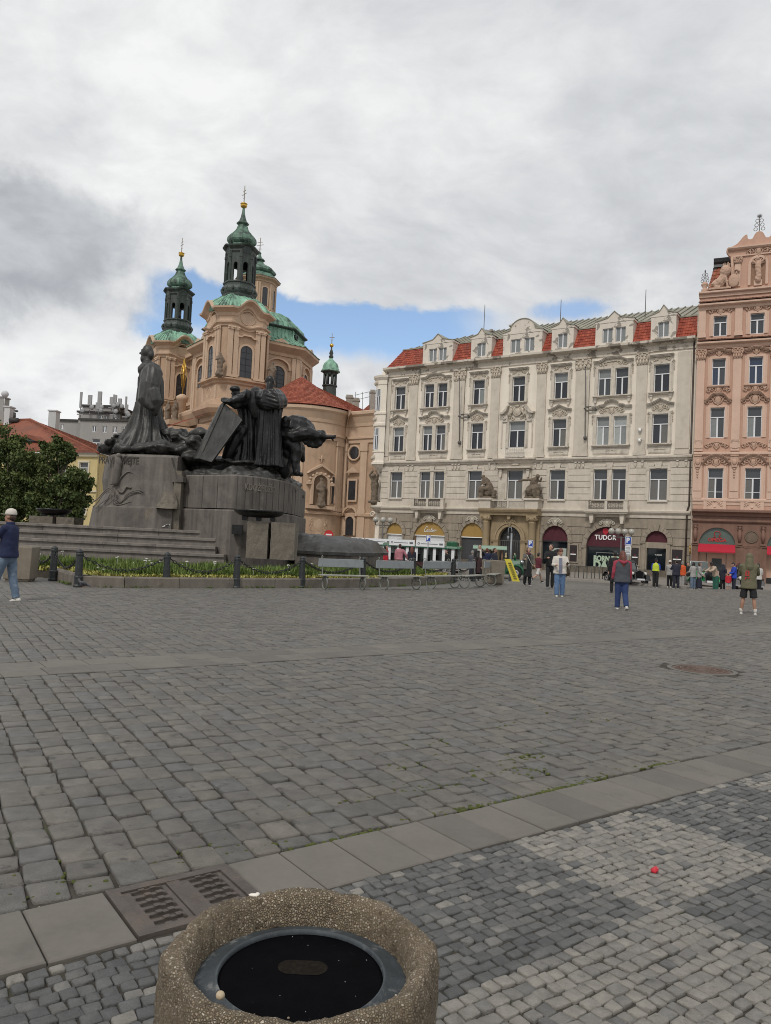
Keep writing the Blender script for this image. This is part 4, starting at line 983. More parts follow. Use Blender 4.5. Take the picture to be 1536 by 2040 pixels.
for s in (-1,1):
 q = MB(); cx = P0 + s * 2.35
 q.lathe([(.42,-.35),(.42,.1),(.40,.2),(.35,.3),(.36,1.5),(.33,3.9),(.36,3.95),(.36,4.05)],cx,-.62,20); q.box(cx - .5,cx + .5,-1.1,-.2,-.35,.05)
 o = hb(q,"portal_column",portal_m); c = MB()
 for t in (-1,1): c.tube([(cx + t * .36,-.95,4.28),(cx + t * .36,-.3,4.28)],.16,10); spiral(c,cx + t * .36,4.28,-.99,.15,t,1.3,.045)
 c.box(cx - .5,cx + .5,-1.02,-.2,4.42,4.62); c.lathe([(.34,4.05),(.42,4.3),(.44,4.42)],cx,-.62,16); c.build("column_capital",portal_m,o)
q = MB(); q.runx([(0,4.62),(-.95,4.62),(-1.0,4.85),(-1.15,4.92),(-1.25,5.1),(-1.25,5.22),(0,5.3)],P0 - 3.0,P0 + 3.0); hb(q,"portal_entablature",portal_m)
q = MB()
for s in (-1,1):
 cx = P0 + s * 2.4; q.box(cx - .62,cx + .62,-1.15,-.1,5.24,6.05); q.box(cx - .78,cx + .78,-1.3,-.05,6.05,6.22)
q.box(P0 - 1.75,P0 + 1.75,-1.12,-.98,5.95,6.06); q.box(P0 - .1,P0 + .1,-1.1,-.98,5.3,6.0); o = hb(q,"portal_balcony",rustic)
for t in (-1,1): inst(railing(1.5,.62,rail_pale if t > 0 else dark_metal),"balcony_rail",o,(P0 + t * .9,-1.04,5.32))
q = MB(); q.box(-1.2,1.2,.05,.12,-.35,2.5); q.prism(arcpts(0,2.30,1.2,0,PI,14,1.3),.1,.16)
o = hb(q,"portal_door",mat("dark_door",(.018,.018,.018),.35,.2,3),None,P0)
q = MB()
for i in range(11): xx = -1.1 + i * .22; q.tube([(xx,.03,-.2),(xx,.03,2.2)],.018,5)
q.box(-1.15,1.15,.0,.06,2.2,2.28); q.torus((0,.03,2.9),.35,.02,'y',16,4)
for i in range(1,8): a = PI * i / 8; q.tube([(.35 * math.cos(a),.03,2.9),(1.15 * math.cos(a),.03,2.3 + 1.2 * math.sin(a))],.016,4)
q.build("door_grille",dark_metal,o)
for s in (-.45,.45): q = MB(); q.lathe([(.03,0),(.10,.05),(.13,.2),(.05,.32),(.09,.42),(.03,.55)],s,0,10); q.build("door_lantern",mat("lit_brass",(.5,.42,.25),.4,.1),o,(0,-.02,.55))
tile_m = mat("roof_tile_red",(.3,.06,.03),.72,.15,2.0,tone=[(0,(.200,.034,.018)),(.5,(.285,.052,.026)),(1,(.36,.082,.042))],dirt=(.12,.05,.035),dirt_amt=.4,dirt_scale=.6,bump=.15)
seam_m = mat("seam_metal",(.29,.275,.215),.55,.12,1.2,streak=.12,dirt=(.20,.22,.17),dirt_amt=.6,dirt_scale=.5)
zr0,zr1,yr1 = 20.06,22.15,1.15
q = MB(); q.add([(WL + .1,-.1,zr0),(0,-.1,zr0),(0,yr1 - .05,zr1),(WL + 1.35,yr1 - .05,zr1)],[(0,1,2,3)]); q.add([(WL + .1,-.1,zr0),(WL + 1.35,yr1,zr1),(WL + 1.35,10,zr1),(WL + .1,11,zr0)],[(0,1,2,3)]); hb(q,"mansard_deck",tile_m)
DORM = [(-2.71,1.05,'p'),(-6.97,1.68,'p'),(-11.75,1.05,'p'),(-15.75,2.0,'r'),(-20.1,1.12,'p'),(-25.05,1.75,'p')]
q = MB()
edges = [0.0] + [v for c,h,_ in DORM for v in (c + h,c - h)] + [None]
runs = []; xr = -.05
for c,h,_ in DORM: runs.append((c + h + .02,xr)); xr = c - h - .02
for a,b in runs: tiles(q,(a,-.12,zr0),(b,-.12,zr0),(b,yr1,zr1),(a,yr1,zr1),.235,.33)
tiles(q,(WL + .05,-.12,zr0),(xr,-.12,zr0),(xr,yr1,zr1),(WL + 1.3,yr1,zr1),.235,.33)
tiles(q,(WL + .05,11,zr0),(WL + .05,-.12,zr0),(WL + 1.3,yr1,zr1),(WL + 1.3,10,zr1),.235,.33)
for a,b in runs: q.tube([(a,-.14,zr0 + .02),(a,yr1,zr1 + .02)],.06,5); q.tube([(b,-.14,zr0 + .02),(b,yr1,zr1 + .02)],.06,5)
tag(q.build("mansard_tiles",tile_m,HOUSE,(0,0,HZ),tone=True),kind='stuff')
q = MB(); q.add([(WL + 1.3,yr1 - .08,zr1),(0.02,yr1 - .08,zr1),(.02,7.5,25.0),(WL + 8.5,7.5,25.0)],[(0,1,2,3)]); q.add([(WL + 1.3,yr1 - .08,zr1),(WL + 8.5,7.5,25.0),(WL + 1.3,13,zr1)],[(0,1,2)]); q.add([(.02,7.5,25.0),(.02,13,22),(WL + 1.3,13,22),(WL + 8.5,7.5,25.0)],[(0,1,2,3)])
q.box(WL + 1.25,.02,yr1 - .16,yr1 - .02,zr1 - .06,zr1 + .05)
k = WL + 2
while k < 0:
 t = min(1,(k - (WL + 1.3)) / 7.2); q.tube([(k,yr1 - .08,zr1 + .03),(k,yr1 - .08 + (7.5 - yr1) * t,zr1 + 2.85 * t + .04)],.06,4); k += .62
hb(q,"metal_roof",seam_m)
q = MB(); q.box(.0,.25,.1,11,19.9,22.3); q.prism([(0.02,22.1),(.24,22.1),(.24,22.6),(.02,22.6)],1.0,8); hb(q,"fire_wall",beige)
dorm_m = mat("dormer_plaster",(.66,.60,.52),.85,.06,1.5,streak=.08,dirt=(.22,.195,.165),dirt_amt=.85,dirt_scale=1.1,dirt_lo=.555,dirt_hi=.59)
for c,h,kind in DORM:
 q = MB(); zt = 22.05
 wn = [(-.46,.46)] if h < 1.3 else [(-1.03,-.13),(.13,1.03)] if h < 1.9 else [(-1.3,-.45),(-.38,.38),(.45,1.3)]
 if h > 1.9: wn = [(-1.22,-.22),(.22,1.22)]
 wall_grid(q,-h,h,20.06,zt,[(a,b,20.26,21.55) for a,b in wn],.2,0,-.16)
 q.box(-h,-h + .12,-.155,1.2,20.06,zt); q.box(h - .12,h,-.155,1.2,20.06,zt)
 if kind == 'p': pts = [(-h - .08,zt),(-h - .08,zt + .16),(-h * .62,zt + .30),(-h * .34,zt + .42),(0,zt + .95),(h * .34,zt + .42),(h * .62,zt + .30),(h + .08,zt + .16),(h + .08,zt)]
 else: pts = [(-h - .08,zt),(-h - .08,zt + .16),(-h * .66,zt + .34)] + [(-.62 * h * math.cos(PI * i / 12),zt + .40 + .98 * math.sin(PI * i / 12)) for i in range(13)] + [(h * .66,zt + .34),(h + .08,zt + .16),(h + .08,zt)]
 q.prism(pts,-.20,.05); q.prism([(a,b - .02) for a,b in pts],.05,3.0)
 o = hb(q,"dormer",dorm_m,None,c)
 t = MB();
 for (xa,za),(xb,zb) in zip(pts[1:-1],pts[2:-1]):
  t.add([(xa,-.27,za),(xb,-.27,zb),(xb,-.27,zb + .07),(xa,-.27,za + .07),(xa,3.0,za),(xb,3.0,zb),(xb,3.0,zb + .07),(xa,3.0,za + .07)],[(0,1,2,3),(0,4,5,1),(3,2,6,7)])
 t.build("dormer_flashing",seam_m,o)
 for a,b in wn: window(o,(a + b) / 2,20.26,b - a,1.29,y=.0,panes=(g_blind,g_blind,g_blind),trans=1.0,fw=.055)
brick = mat("chimney_render",(.32,.29,.25),.9,.15,3,dirt=(.16,.14,.12),dirt_amt=.7,dirt_scale=2)
for x,y,z in ((-22.5,6.0,24.3),(-19.6,6.6,24.8)):
 q = MB(); q.box(-.55,.55,-.35,.35,-1.6,.1); q.box(-.65,.65,-.45,.45,.1,.25);
 for k in (-.3,.3): q.box(k - .14,k + .14,-.14,.14,.25,.45)
 hb(q,"chimney",brick,None,x,y,z)
for px,zt,zb in ((966,607,652),(1118,597,640),(1287,577,620)):
 d = ray(px,(zt + zb) / 2); n_ = HN; P_ = HP + HN * (-3.5); t = ((P_ - Vector((0,0,CAM_H))).dot(n_)) / d.dot(n_)
 def pz(yy):
  d = ray(px,yy); return Vector((0,0,CAM_H)) + d * (((P_ - Vector((0,0,CAM_H))).dot(n_)) / d.dot(n_))
 w = pz(zt); x_ = (w - HP).dot(HD)
 q = MB(); q.tube([(0,0,22.5),(0,0,w.z)],[.045,.03],5); hb(q,"lightning_rod",dark_metal,None,x_,3.5,0)
for x in (-22.0,-9.2):
 q = MB(); q.tube([(0,-.35,11.8),(.0,-.9,18.0)],.045,6); q.ell((0,-.3,11.75),(.17,.25,.2),8,6); q.box(-.05,.85,-.25,-.15,14.55,14.62); q.box(-.05,.85,-.25,-.15,14.2,14.27); q.box(.8,.85,-.25,0,14.2,14.6); q.box(-.1,-.05,-.7,0,14.3,14.4); q.ell((0,-.9,18.05),.09,8,6)
 hb(q,"flagpole",dark_metal,None,x)
for z in (12.25,11.35):
 q = MB(); q.ell((0,-.34,z),(.13,.13,.14),10,7); q.box(-.05,.05,-.3,0,z + .08,z + .18); q.box(-.14,.14,-.42,-.2,z + .1,z + .16); hb(q,"security_camera",letter_w,None,-4.35)
q = MB(); q.tube([(-.16,-.1,19.7),(-.16,-.1,5.8),(-.3,-.14,5.3),(-.3,-.14,-.3)],.075,8); hb(q,"drain_pipe",mat("brown_pipe",(.045,.028,.022),.55,.15,6))
def oct_loft(mb,prof,cx,cy,n=10,a0=PI * .78,a1=PI * 1.72):
 for (r0,z0),(r1,z1) in zip(prof,prof[1:]):
  for i in range(n):
   p,q_ = a0 + (a1 - a0) * i / n,a0 + (a1 - a0) * (i + 1) / n
   mb.add([(cx + r0 * math.cos(p),cy + r0 * math.sin(p),z0),(cx + r0 * math.cos(q_),cy + r0 * math.sin(q_),z0),(cx + r1 * math.cos(q_),cy + r1 * math.sin(q_),z1),(cx + r1 * math.cos(p),cy + r1 * math.sin(p),z1)],[(0,1,2,3)])
ox,oy = WL - .35,.55
q = MB(); q.box(WL - .9,WL,.5,11,-.35,19.9); hb(q,"side_wall",cream)
q = MB(); oct_loft(q,[(.35,9.0),(.7,9.35),(1.05,9.7),(1.25,9.75),(1.25,10.0),(1.08,10.1),(1.08,11.0),(1.16,11.05),(1.16,11.2),(1.05,11.22),(1.05,13.8),(1.2,13.85),(1.2,14.1),(1.1,14.2),(1.1,15.0),(1.2,15.1),(1.2,15.3),(1.05,15.35),(1.05,18.2),(1.12,18.3),(1.12,18.7),(1.35,19.0),(1.4,19.2),(0,19.35)],ox,oy,5)
oriel = hb(q,"corner_oriel",cream)
for z0 in (11.3,15.5):
 for a in (PI * 1.25,PI * 1.44,PI * 1.06):
  w_ = window(oriel,0,0,.52,2.3,y=0,panes=(g_mid,g_mid,g_blind),fw=.05); w_.location = (ox + 1.04 * math.cos(a),oy + 1.04 * math.sin(a),z0); w_.rotation_euler = (0,0,a - 1.5 * PI)
q = MB()
for z in (10.5,14.6,18.5):
 for a in (PI * 1.16,PI * 1.35): q.ell((ox + 1.1 * math.cos(a),oy + 1.1 * math.sin(a),z),(.2,.2,.25),8,6)
q.build("oriel_ornament",ornm,oriel)
at_ = MB(); at_.box(-.5,.5,-.4,.5,-9.6 + 5.3 + 4.0,0);
fig = MB()
fig.tube([(0,0,0),(.05,-.05,.6),(0,0,1.3),(-.05,.05,1.9),(0,-.1,2.5)],[.42,.34,.36,.45,.30],10,round_ends=True); fig.ell((.05,-.35,2.75),(.22,.24,.28),10,8)
fig.tube([(-.35,0,2.4),(-.6,-.2,2.9),(-.25,-.1,3.3)],[.16,.14,.10],8,round_ends=True); fig.tube([(.35,-.1,2.4),(.55,-.3,2.9),(.2,-.2,3.3)],[.16,.14,.10],8,round_ends=True); fig.box(-.5,.5,-.45,.45,-.1,.1)
dark_stone = mat("dark_sandstone",(.135,.105,.075),.9,.2,4,bump=.3,bscale=22,dirt=(.27,.225,.165),dirt_amt=.5,dirt_scale=3,dirt_lo=.52,dirt_hi=.68)
me = remesh(fig,"atlas_figure",.05,1,[dark_stone],(.05,4)); o = hi(me,"atlas_figure",ox - .35,oy - .75,5.75)
q = MB(); q.lathe([(.5,4.7),(.85,5.05),(1.05,5.2),(1.05,5.35),(.8,5.4),(.8,5.75),(.3,5.75)],ox,oy - .1,12); spiral(q,ox - .3,4.4,oy - 1.0,.35,1,1.2,.1); hb(q,"corner_pedestal",rustic)
q = MB(); q.box(-.45,.45,-.03,0,-.16,.16); o = hb(q,"street_plate",mat("red_enamel",(.36,.03,.035),.4,.05),None,-29.9,-.02,4.86); q = MB(); q.box(-.36,.36,-.036,-.03,-.05,.05); q.build("plate_lettering",letter_w,o)
def seated_figure(flip):
 f = MB(); s = flip
 f.ell((0,0,.55),(.55,.5,.6),12,8); f.tube([(s * .2,0,.8),(s * .1,-.05,1.3),(-s * .15,-.15,1.75)],[.45,.36,.30],10,round_ends=True)
 f.ell((-s * .38,-.25,2.02),(.20,.22,.25),10,8); f.tube([(-s * .05,-.2,.95),(-s * .55,-.5,.95),(-s * .6,-.45,.2)],[.26,.2,.14],9,round_ends=True); f.tube([(s * .1,-.3,.9),(-s * .2,-.65,.85),(-s * .3,-.55,.1)],[.26,.2,.14],9,round_ends=True)
 f.box(-.75,.75,-.6,.5,-.02,.14); f.tube([(s * .3,.1,.6),(s * .75,.0,.6),(s * .7,-.1,.15)],[.3,.25,.2],8,round_ends=True)
 return f
f = seated_figure(1); f.tube([(-.15,-.25,1.7),(-.5,-.5,1.3),(-.35,-.4,1.75)],[.13,.11,.08],8,round_ends=True); f.tube([(.15,-.1,1.65),(-.2,-.55,1.25),(-.4,-.45,1.6)],[.13,.11,.08],8,round_ends=True)
me = remesh(f,"stone_statue",.045,1,[dark_stone],(.06,3.5)); w = HP + HD * (P0 - 2.4) + HN * .62; S1 = inst(me,"stone_statue",None,(w.x,w.y,6.22),math.atan2(HD.y,HD.x)); tag(S1,"brooding seated stone figure on the left pier of the columned portal","statue")
f = seated_figure(-1); f.tube([(0,-.1,1.75),(-.6,-.35,1.72),(-1.35,-.55,1.62)],[.15,.12,.06],8,round_ends=True); f.tube([(.25,.0,1.75),(.6,-.1,1.6),(.75,-.2,1.9)],[.14,.12,.08],8,round_ends=True); f.ell((0,-.1,.75),(.8,.5,.65),12,8)
me = remesh(f,"stone_statue",.045,1,[dark_stone],(.06,3.5)); w = HP + HD * (P0 + 2.4) + HN * .62; S2 = inst(me,"stone_statue",None,(w.x,w.y,6.22),math.atan2(HD.y,HD.x)); tag(S2,"stone figure pointing left with outstretched arm on the right pier of the columned portal","statue")
# the salmon gabled house on the right
BP = at(1377,1080,63.6); BP.z = 0; BA = R(-25.0)
BROWN = thing("gabled_house","salmon baroque gabled house with crowned lion and statue niche on its gable","house",(BP.x,BP.y,-.35),BA)
salmon = mat("salmon_stucco",(.52,.325,.24),.85,.05,1.0,streak=.06,bump=.06,bscale=40,dirt=(.36,.22,.15),dirt_amt=.4,dirt_scale=.8)
salmon_l = mat("pale_salmon",(.60,.42,.325),.85,.05,1.2,streak=.06,bump=.06,bscale=40)
salmon_o = mat("salmon_ornament",(.50,.335,.25),.9,.12,3,bump=.25,bscale=26,dirt=(.22,.14,.095),dirt_amt=.6,dirt_scale=3)
redstone = mat("red_sandstone",(.205,.115,.085),.85,.1,1.5,streak=.14,bump=.15,bscale=26,dirt=(.13,.08,.06),dirt_amt=.5,dirt_scale=1.2)
def bb(mb,name,m,par=None,x=0,y=0,z=0): return mb.build(name,m,par or BROWN,(x,y,z + (HZ if par in (None,BROWN) else 0)))
def bi(me,name,x,y,z): return inst(me,name,BROWN,(x,y,z + HZ))
BW = 8.9; BX = (1.70,4.46,7.20)
LV = [(5,19.83,21.5,1.03),(4,15.74,17.94,1.02),(3,11.39,13.88,1.08),(2,6.36,8.88,1.16)]
ops = [(x - w / 2,x + w / 2,a,b) for _,a,b,w in LV for x in BX]
q = MB(); wall_grid(q,0.05,BW,5.3,23.0,ops,.25); bb(q,"front_wall",salmon)
q = MB(); q.box(.05,BW,.26,11,-.35,22.6); q.box(.05,.25,0.01,11,4.6,23.0); bb(q,"house_core",salmon)
for fl,a,b,w in LV:
 for k,x in enumerate(BX):
  ps = {5: (g_mid,g_mid,g_mid),4: (g_blue,g_mid,g_mid) if k == 0 else (g_blue,g_blue,g_blue),3: (g_blind,g_mid,g_mid),2: (g_curt,g_dark,g_mid)}[fl]
  window(BROWN,x,a + HZ,w,b - a,y=.14,panes=ps,trans=.68,bars=((.23,) if fl == 2 else ()))
  bi(surround(w,b - a,'b') if False else MBsur(w,b - a) if False else surround(w,b - a,'p'),"window_surround",x,0,a)
for k in list(S_):
 if k[2] == 'p': S_[k].materials.clear(); S_[k].materials.append(salmon_l)
def bmesh_of(fn,name,m):
 b = MB(); fn(b); me = b.mesh(name); b.fix(me); me.materials.append(m); return me
def orn_b(w,h):
 return bmesh_of(lambda b: ornament(b,w,h),"stucco_ornament",salmon_o)
OB1,OB2,OB3 = orn_b(1.9,.75),orn_b(2.2,.95),orn_b(1.9,.6)
def hood_pts(pts,name="pediment"):
 b = MB()
 for t0,t1,d in ((0,.10,.2),(.10,.18,.3),(.18,.22,.36)):
  for (xa,za),(xb,zb) in zip(pts,pts[1:]):
   b.add([(xa,-d,za + t0),(xb,-d,zb + t0),(xb,-d,zb + t1),(xa,-d,za + t1),(xa,0,za + t0),(xb,0,zb + t0),(xb,0,zb + t1),(xa,0,za + t1)],[(0,1,2,3),(0,4,5,1),(3,2,6,7)])
 me = b.mesh(name); b.fix(me); me.materials.append(salmon_o); return me
P2 = hood_pts([(-1.1,0),(-.95,.03)] + [(.95 * -math.cos(PI * i / 12),.05 + .62 * math.sin(PI * i / 12) ** 1.3) for i in range(1,12)] + [(.95,.03),(1.1,0)])
P3 = hood_pts([(-.95,0),(-.8,.12),(-.55,.45),(-.35,.62),(.35,.62),(.55,.45),(.8,.12),(.95,0)])
P4 = hood_pts([(-.9,.0),(-.5,.08),(-.2,.22),(.2,.22),(.5,.08),(.9,0)])
SB = bmesh_of(lambda b: (b.box(-.85,.85,-.24,0,-.1,0),b.box(-.75,.75,-.16,0,-.18,-.1)),"window_sill",salmon_o)
AP = bmesh_of(lambda b: (b.box(-.75,.75,-.08,0,-.55,.3),ornament(b,1.3,.55,-.09,False),b.box(-.85,-.6,-.12,0,-.55,.32),b.box(.6,.85,-.12,0,-.55,.32)),"window_apron",salmon_l)
for x in BX:
 bi(P2,"pediment",x,0,9.15); bi(OB1,"stucco_ornament",x,-.02,9.38); bi(AP,"window_apron",x,0,5.95)
 bi(P3,"pediment",x,0,14.25); bi(OB2,"stucco_ornament",x,-.02,14.5); bi(OB3,"stucco_ornament",x,-.02,10.75)
 bi(SB,"window_sill",x,0,15.7); bi(P4,"pediment",x,0,18.35); bi(OB3,"stucco_ornament",x,-.02,18.45); bi(OB1,"stucco_ornament",x,-.02,22.0)
 bi(OB3,"stucco_ornament",x,-.04,15.35)
def pil(x,w,z0,z1,name="pilaster",d=.14,cap_h=.85):
 b = MB(); b.box(-w / 2,w / 2,-d,0,z0,z1); b.box(-w / 2 - .05,w / 2 + .05,-d - .05,0,z0,z0 + .3)
 o = bb(b,name,salmon_l,None,x)
 if cap_h: c = MB(); capital(c,w * 1.15,cap_h,d + .06); c.build("capital",salmon_o,o,(0,0,z1 - cap_h))
 return o
for x in (.32,3.08,5.83,8.55):
 pil(x,.62,10.55,18.75); pil(x,.55,19.75,22.2,cap_h=0)
 b = MB(); b.box(-.36,.36,-.12,0,6.4,9.95); b.box(-.3,.3,-.17,0,7.0,9.1); o = bb(b,"console_pilaster",salmon_l,None,x)
 c = MB(); bracket(c,0,9.95,.62,1.0,.3); c.ell((0,-.3,9.35),(.2,.1,.25),8,6)
 for k in range(4): c.ell((0,-.2,8.8 - .22 * k),(.12 - .02 * k,.06,.10),6,4)
 c.build("console",salmon_o,o)
 b = MB(); b.box(-.34,.34,-.14,0,10.3,11.2); b.box(-.2,.2,-.2,0,10.5,11.0); bb(b,"pilaster_base",salmon_l,None,x)
for (z0,d,nm,m_) in ((5.3,.55,"base_cornice",redstone),(10.0,.34,"string_course",salmon_l),(19.15,.6,"tiled_cornice",salmon_l),(22.38,.5,"tiled_cornice",salmon_l),(6.2,.14,"sill_course",salmon_l),(23.45,.35,"gable_shelf",salmon_l)):
 b = MB(); b.runx([(0,z0 - .35),(-d * .3,z0 - .33),(-d * .4,z0 - .12),(-d * .85,z0 - .05),(-d,z0),(-d,z0 + .13),(-d * .2,z0 + .22),(0,z0 + .22)],0.0,BW); bb(b,nm,m_)
b = MB(); b.runx([(0,18.75),(-.16,18.75),(-.16,19.0),(0,19.0)],0,BW); bb(b,"frieze",salmon_o)
bt = MB()
for z,d in ((19.36,.62),(22.58,.52)): tiles(bt,(0,-d - .05,z),(BW,-d - .05,z),(BW,0,z + .24),(0,0,z + .24),.25,.3)
tag(bt.build("cornice_tiles",mat("old_tile",(.2,.08,.05),.8,.15,3,tone=[(0,(.13,.055,.036)),(1,(.22,.10,.06))]),BROWN,(0,0,HZ),tone=True),kind='stuff')
q = MB(); q.box(.05,BW,.02,.5,22.6,23.5); bb(q,"attic_wall",salmon)
gx = 4.41
gp = [(-1.95,23.6),(-1.95,26.3),(-2.2,26.5),(-2.42,26.9),(-2.38,27.12),(-2.1,27.2),(-1.85,27.3),(-1.6,27.45),(-1.4,27.68),(-1.2,27.95),(-1.05,28.08),(-.90,28.12),(-.86,28.0),(-.88,27.86),(-.8,27.74),(-.66,27.68),(-.5,27.72),(-.42,27.85),(-.34,28.05),(-.2,28.22),(0,28.28)]
gp = gp + [(-a,b) for a,b in gp[-2::-1]]
q = MB(); q.prism([p for p in gp],.0,.55); bb(q,"gable",salmon,None,gx)
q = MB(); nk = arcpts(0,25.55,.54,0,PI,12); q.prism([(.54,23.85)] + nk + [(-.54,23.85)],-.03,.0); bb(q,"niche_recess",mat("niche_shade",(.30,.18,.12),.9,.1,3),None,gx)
q = MB()
for i in range(12):
 a0,a1 = PI * i / 12,PI * (i + 1) / 12
 q.prism([(.54 * math.cos(a0),25.55 + .54 * math.sin(a0)),(.74 * math.cos(a0),25.55 + .74 * math.sin(a0)),(.74 * math.cos(a1),25.55 + .74 * math.sin(a1)),(.54 * math.cos(a1),25.55 + .54 * math.sin(a1))],-.12,0)
for s in (-1,1): q.box(s * .54,s * .74,-.12,0,23.85,25.55); q.box(s * 1.3,s * 1.75,-.1,0,23.85,26.3)
for i in range(7): a = PI * (i + .5) / 7; q.tube([(0,-.05,25.5),(.5 * math.cos(a),-.05,25.55 + .5 * math.sin(a))],.05,5)
q.runx([(0,26.85),(-.2,26.9),(-.3,27.0),(-.3,27.1),(0,27.2)],-2.3,2.3); q.runx([(0,26.3),(-.12,26.32),(-.12,26.42),(0,26.45)],-1.95,1.95); q.box(-.3,.3,-.2,0,23.75,24.2)
o = bb(q,"gable_trim",salmon_l,None,gx)
bi(OB1,"stucco_ornament",gx,-.03,26.62)
for s in (-1,1): q = MB(); q.box(-.2,.2,-.14,0,0,0.1); capital(q,.55,.55,.16); bb(q,"capital",salmon_o,None,gx + s * 1.52,0,25.75)
f = MB(); f.tube([(0,0,0),(.04,0,.5),(-.03,0,1.0),(0,0,1.45)],[.26,.22,.25,.2],9,round_ends=True); f.ell((-.02,-.05,1.7),.15,9,7); f.tube([(-.2,0,1.35),(-.42,-.1,1.5),(-.38,-.1,1.75)],[.1,.08,.06],7,round_ends=True); f.tube([(.2,0,1.35),(.38,-.1,1.6),(.5,-.1,1.85)],[.1,.08,.06],7,round_ends=True)
me = remesh(f,"niche_statue",.04,1,[salmon_o],(.04,5)); o = bi(me,"niche_statue",gx,-.22,24.2)
def lion():
 f = MB(); f.ell((.15,0,.45),(.52,.30,.42),12,8); f.tube([(.1,0,.5),(-.25,0,1.0)],[.38,.34],10,round_ends=True); f.ell((-.36,-.02,1.42),(.44,.42,.52),12,9); f.ell((-.55,-.03,1.55),(.26,.24,.28),10,8); f.ell((-.62,-.05,1.42),(.18,.17,.16),8,6)
 f.tube([(-.35,-.16,.9),(-.5,-.18,.4),(-.55,-.2,0)],[.15,.11,.10],8,round_ends=True); f.tube([(-.3,.16,.9),(-.42,.18,.4),(-.45,.2,0)],[.15,.11,.10],8,round_ends=True)
 f.tube([(.5,-.2,.4),(.35,-.25,.12),(.05,-.25,.06)],[.22,.13,.09],8,round_ends=True); f.tube([(.62,0,.3),(.9,.05,.25),(1.0,.05,.5)],[.09,.06,.05],7,round_ends=True)
 for k in range(6): a = 2 * PI * k / 6; f.tube([(-.42 + .2 * math.cos(a),.2 * math.sin(a),1.82),(-.42 + .24 * math.cos(a),.24 * math.sin(a),2.05)],.06,6,round_ends=True)
 f.box(-.8,.9,-.35,.35,-.12,.04); return f
lf = lion(); lf.v = [(-x,y,z) for x,y,z in lf.v]
me = remesh(lf,"stone_lion",.035,1,[salmon_o],(.03,7)); w = Matrix.Translation(BP) @ RZ(BA) @ Vector((1.62,-.02,23.78)); o = inst(me,"stone_lion",None,(w.x,w.y,w.z - .0),BA); tag(o,"crowned stone lion seated on the left shoulder of the salmon gable","statue")
q = MB(); q.ell((2.62,-.25,24.3),(.42,.1,.55),12,8); spiral(q,2.75,25.0,-.2,.25,1,1.2,.07); q.tube([(2.3,-.1,23.7),(2.5,-.1,24.9),(2.45,-.1,26.3)],.12,6); bb(q,"shield_cartouche",salmon_o)
def finial(name,h,star,par,x,y,z):
 q = MB(); q.tube([(0,0,0),(0,0,h)],.03,5)
 for s in (-1,1):
  for k,zz in enumerate((.15,.42,.7)): q.torus((s * (.22 - .05 * k) * h,0,zz * h),.11 * h,.022,'y',10,4)
 if star:
  for k in range(8): a = PI * k / 8; q.tube([(-.2 * math.cos(a),0,h - .2 * math.sin(a)),(.2 * math.cos(a),0,h + .2 * math.sin(a))],.018,4)
 else: q.ell((0,0,h),(.06,.06,.14),6,5)
 return bb(q,name,dark_metal,par,x,y,z)
finial("iron_finial",1.25,True,None,gx,.2,28.35)
q = MB(); q.lathe([(.26,23.5),(.26,23.9),(.12,23.95),(.28,24.2),(.30,24.3),(.12,24.5)],.42,.1,12); bb(q,"corner_urn",salmon_o); finial("iron_finial",.95,False,None,.42,.1,24.45)
q = MB(); tiles(q,(.5,.6,23.3),(2.4,.6,23.3),(2.4,1.5,26.1),(1.05,1.5,26.1),.3,.36); tiles(q,(.5,9,23.3),(.5,.6,23.3),(1.05,1.5,26.1),(1.05,9,26.1),.3,.36); q.box(.55,BW - .5,.75,9,22.8,23.3)
tag(q.build("roof_tiles",mat("roof_tile_orange",(.3,.1,.05),.75,.15,3,tone=[(0,(.20,.055,.028)),(1,(.34,.115,.055))]),BROWN,(0,0,HZ),tone=True),kind='stuff')
q = MB(); q.runx([(1.3,26.1),(1.35,26.35),(1.2,26.5),(1.1,26.8),(8,26.9),(8,26.1)],1.0,3.0); q.box(.95,1.25,1.4,8,23.4,26.1); bb(q,"roof_cap",mat("dark_sheet",(.035,.035,.038),.5,.2,4))
AB = [(1.95,1.37,-.35,2.62,1.40),(6.99,1.37,-.35,2.62,1.40)]
q = MB(); wall_arches(q,0.05,BW,-.35,5.3,AB,.45); bb(q,"shop_wall",redstone)
q = MB(); q.runx([(0,4.45),(-.12,4.45),(-.2,4.55),(-.2,4.68),(0,4.72)],0,BW); q.runx([(0,2.5),(-.08,2.5),(-.12,2.62),(0,2.66)],.02,.55); q.runx([(0,2.5),(-.08,2.5),(-.12,2.62),(0,2.66)],3.36,5.6); q.box(3.7,5.25,-.06,0,-.35,2.5); bb(q,"shop_mouldings",redstone)
fanl = mat("fanlight_green",(.085,.115,.098),.25,.15,2); redaw = mat("red_awning",(.40,.010,.030),.75,.05,3); redl = mat("red_lettering",(.42,.03,.03),.5,0)
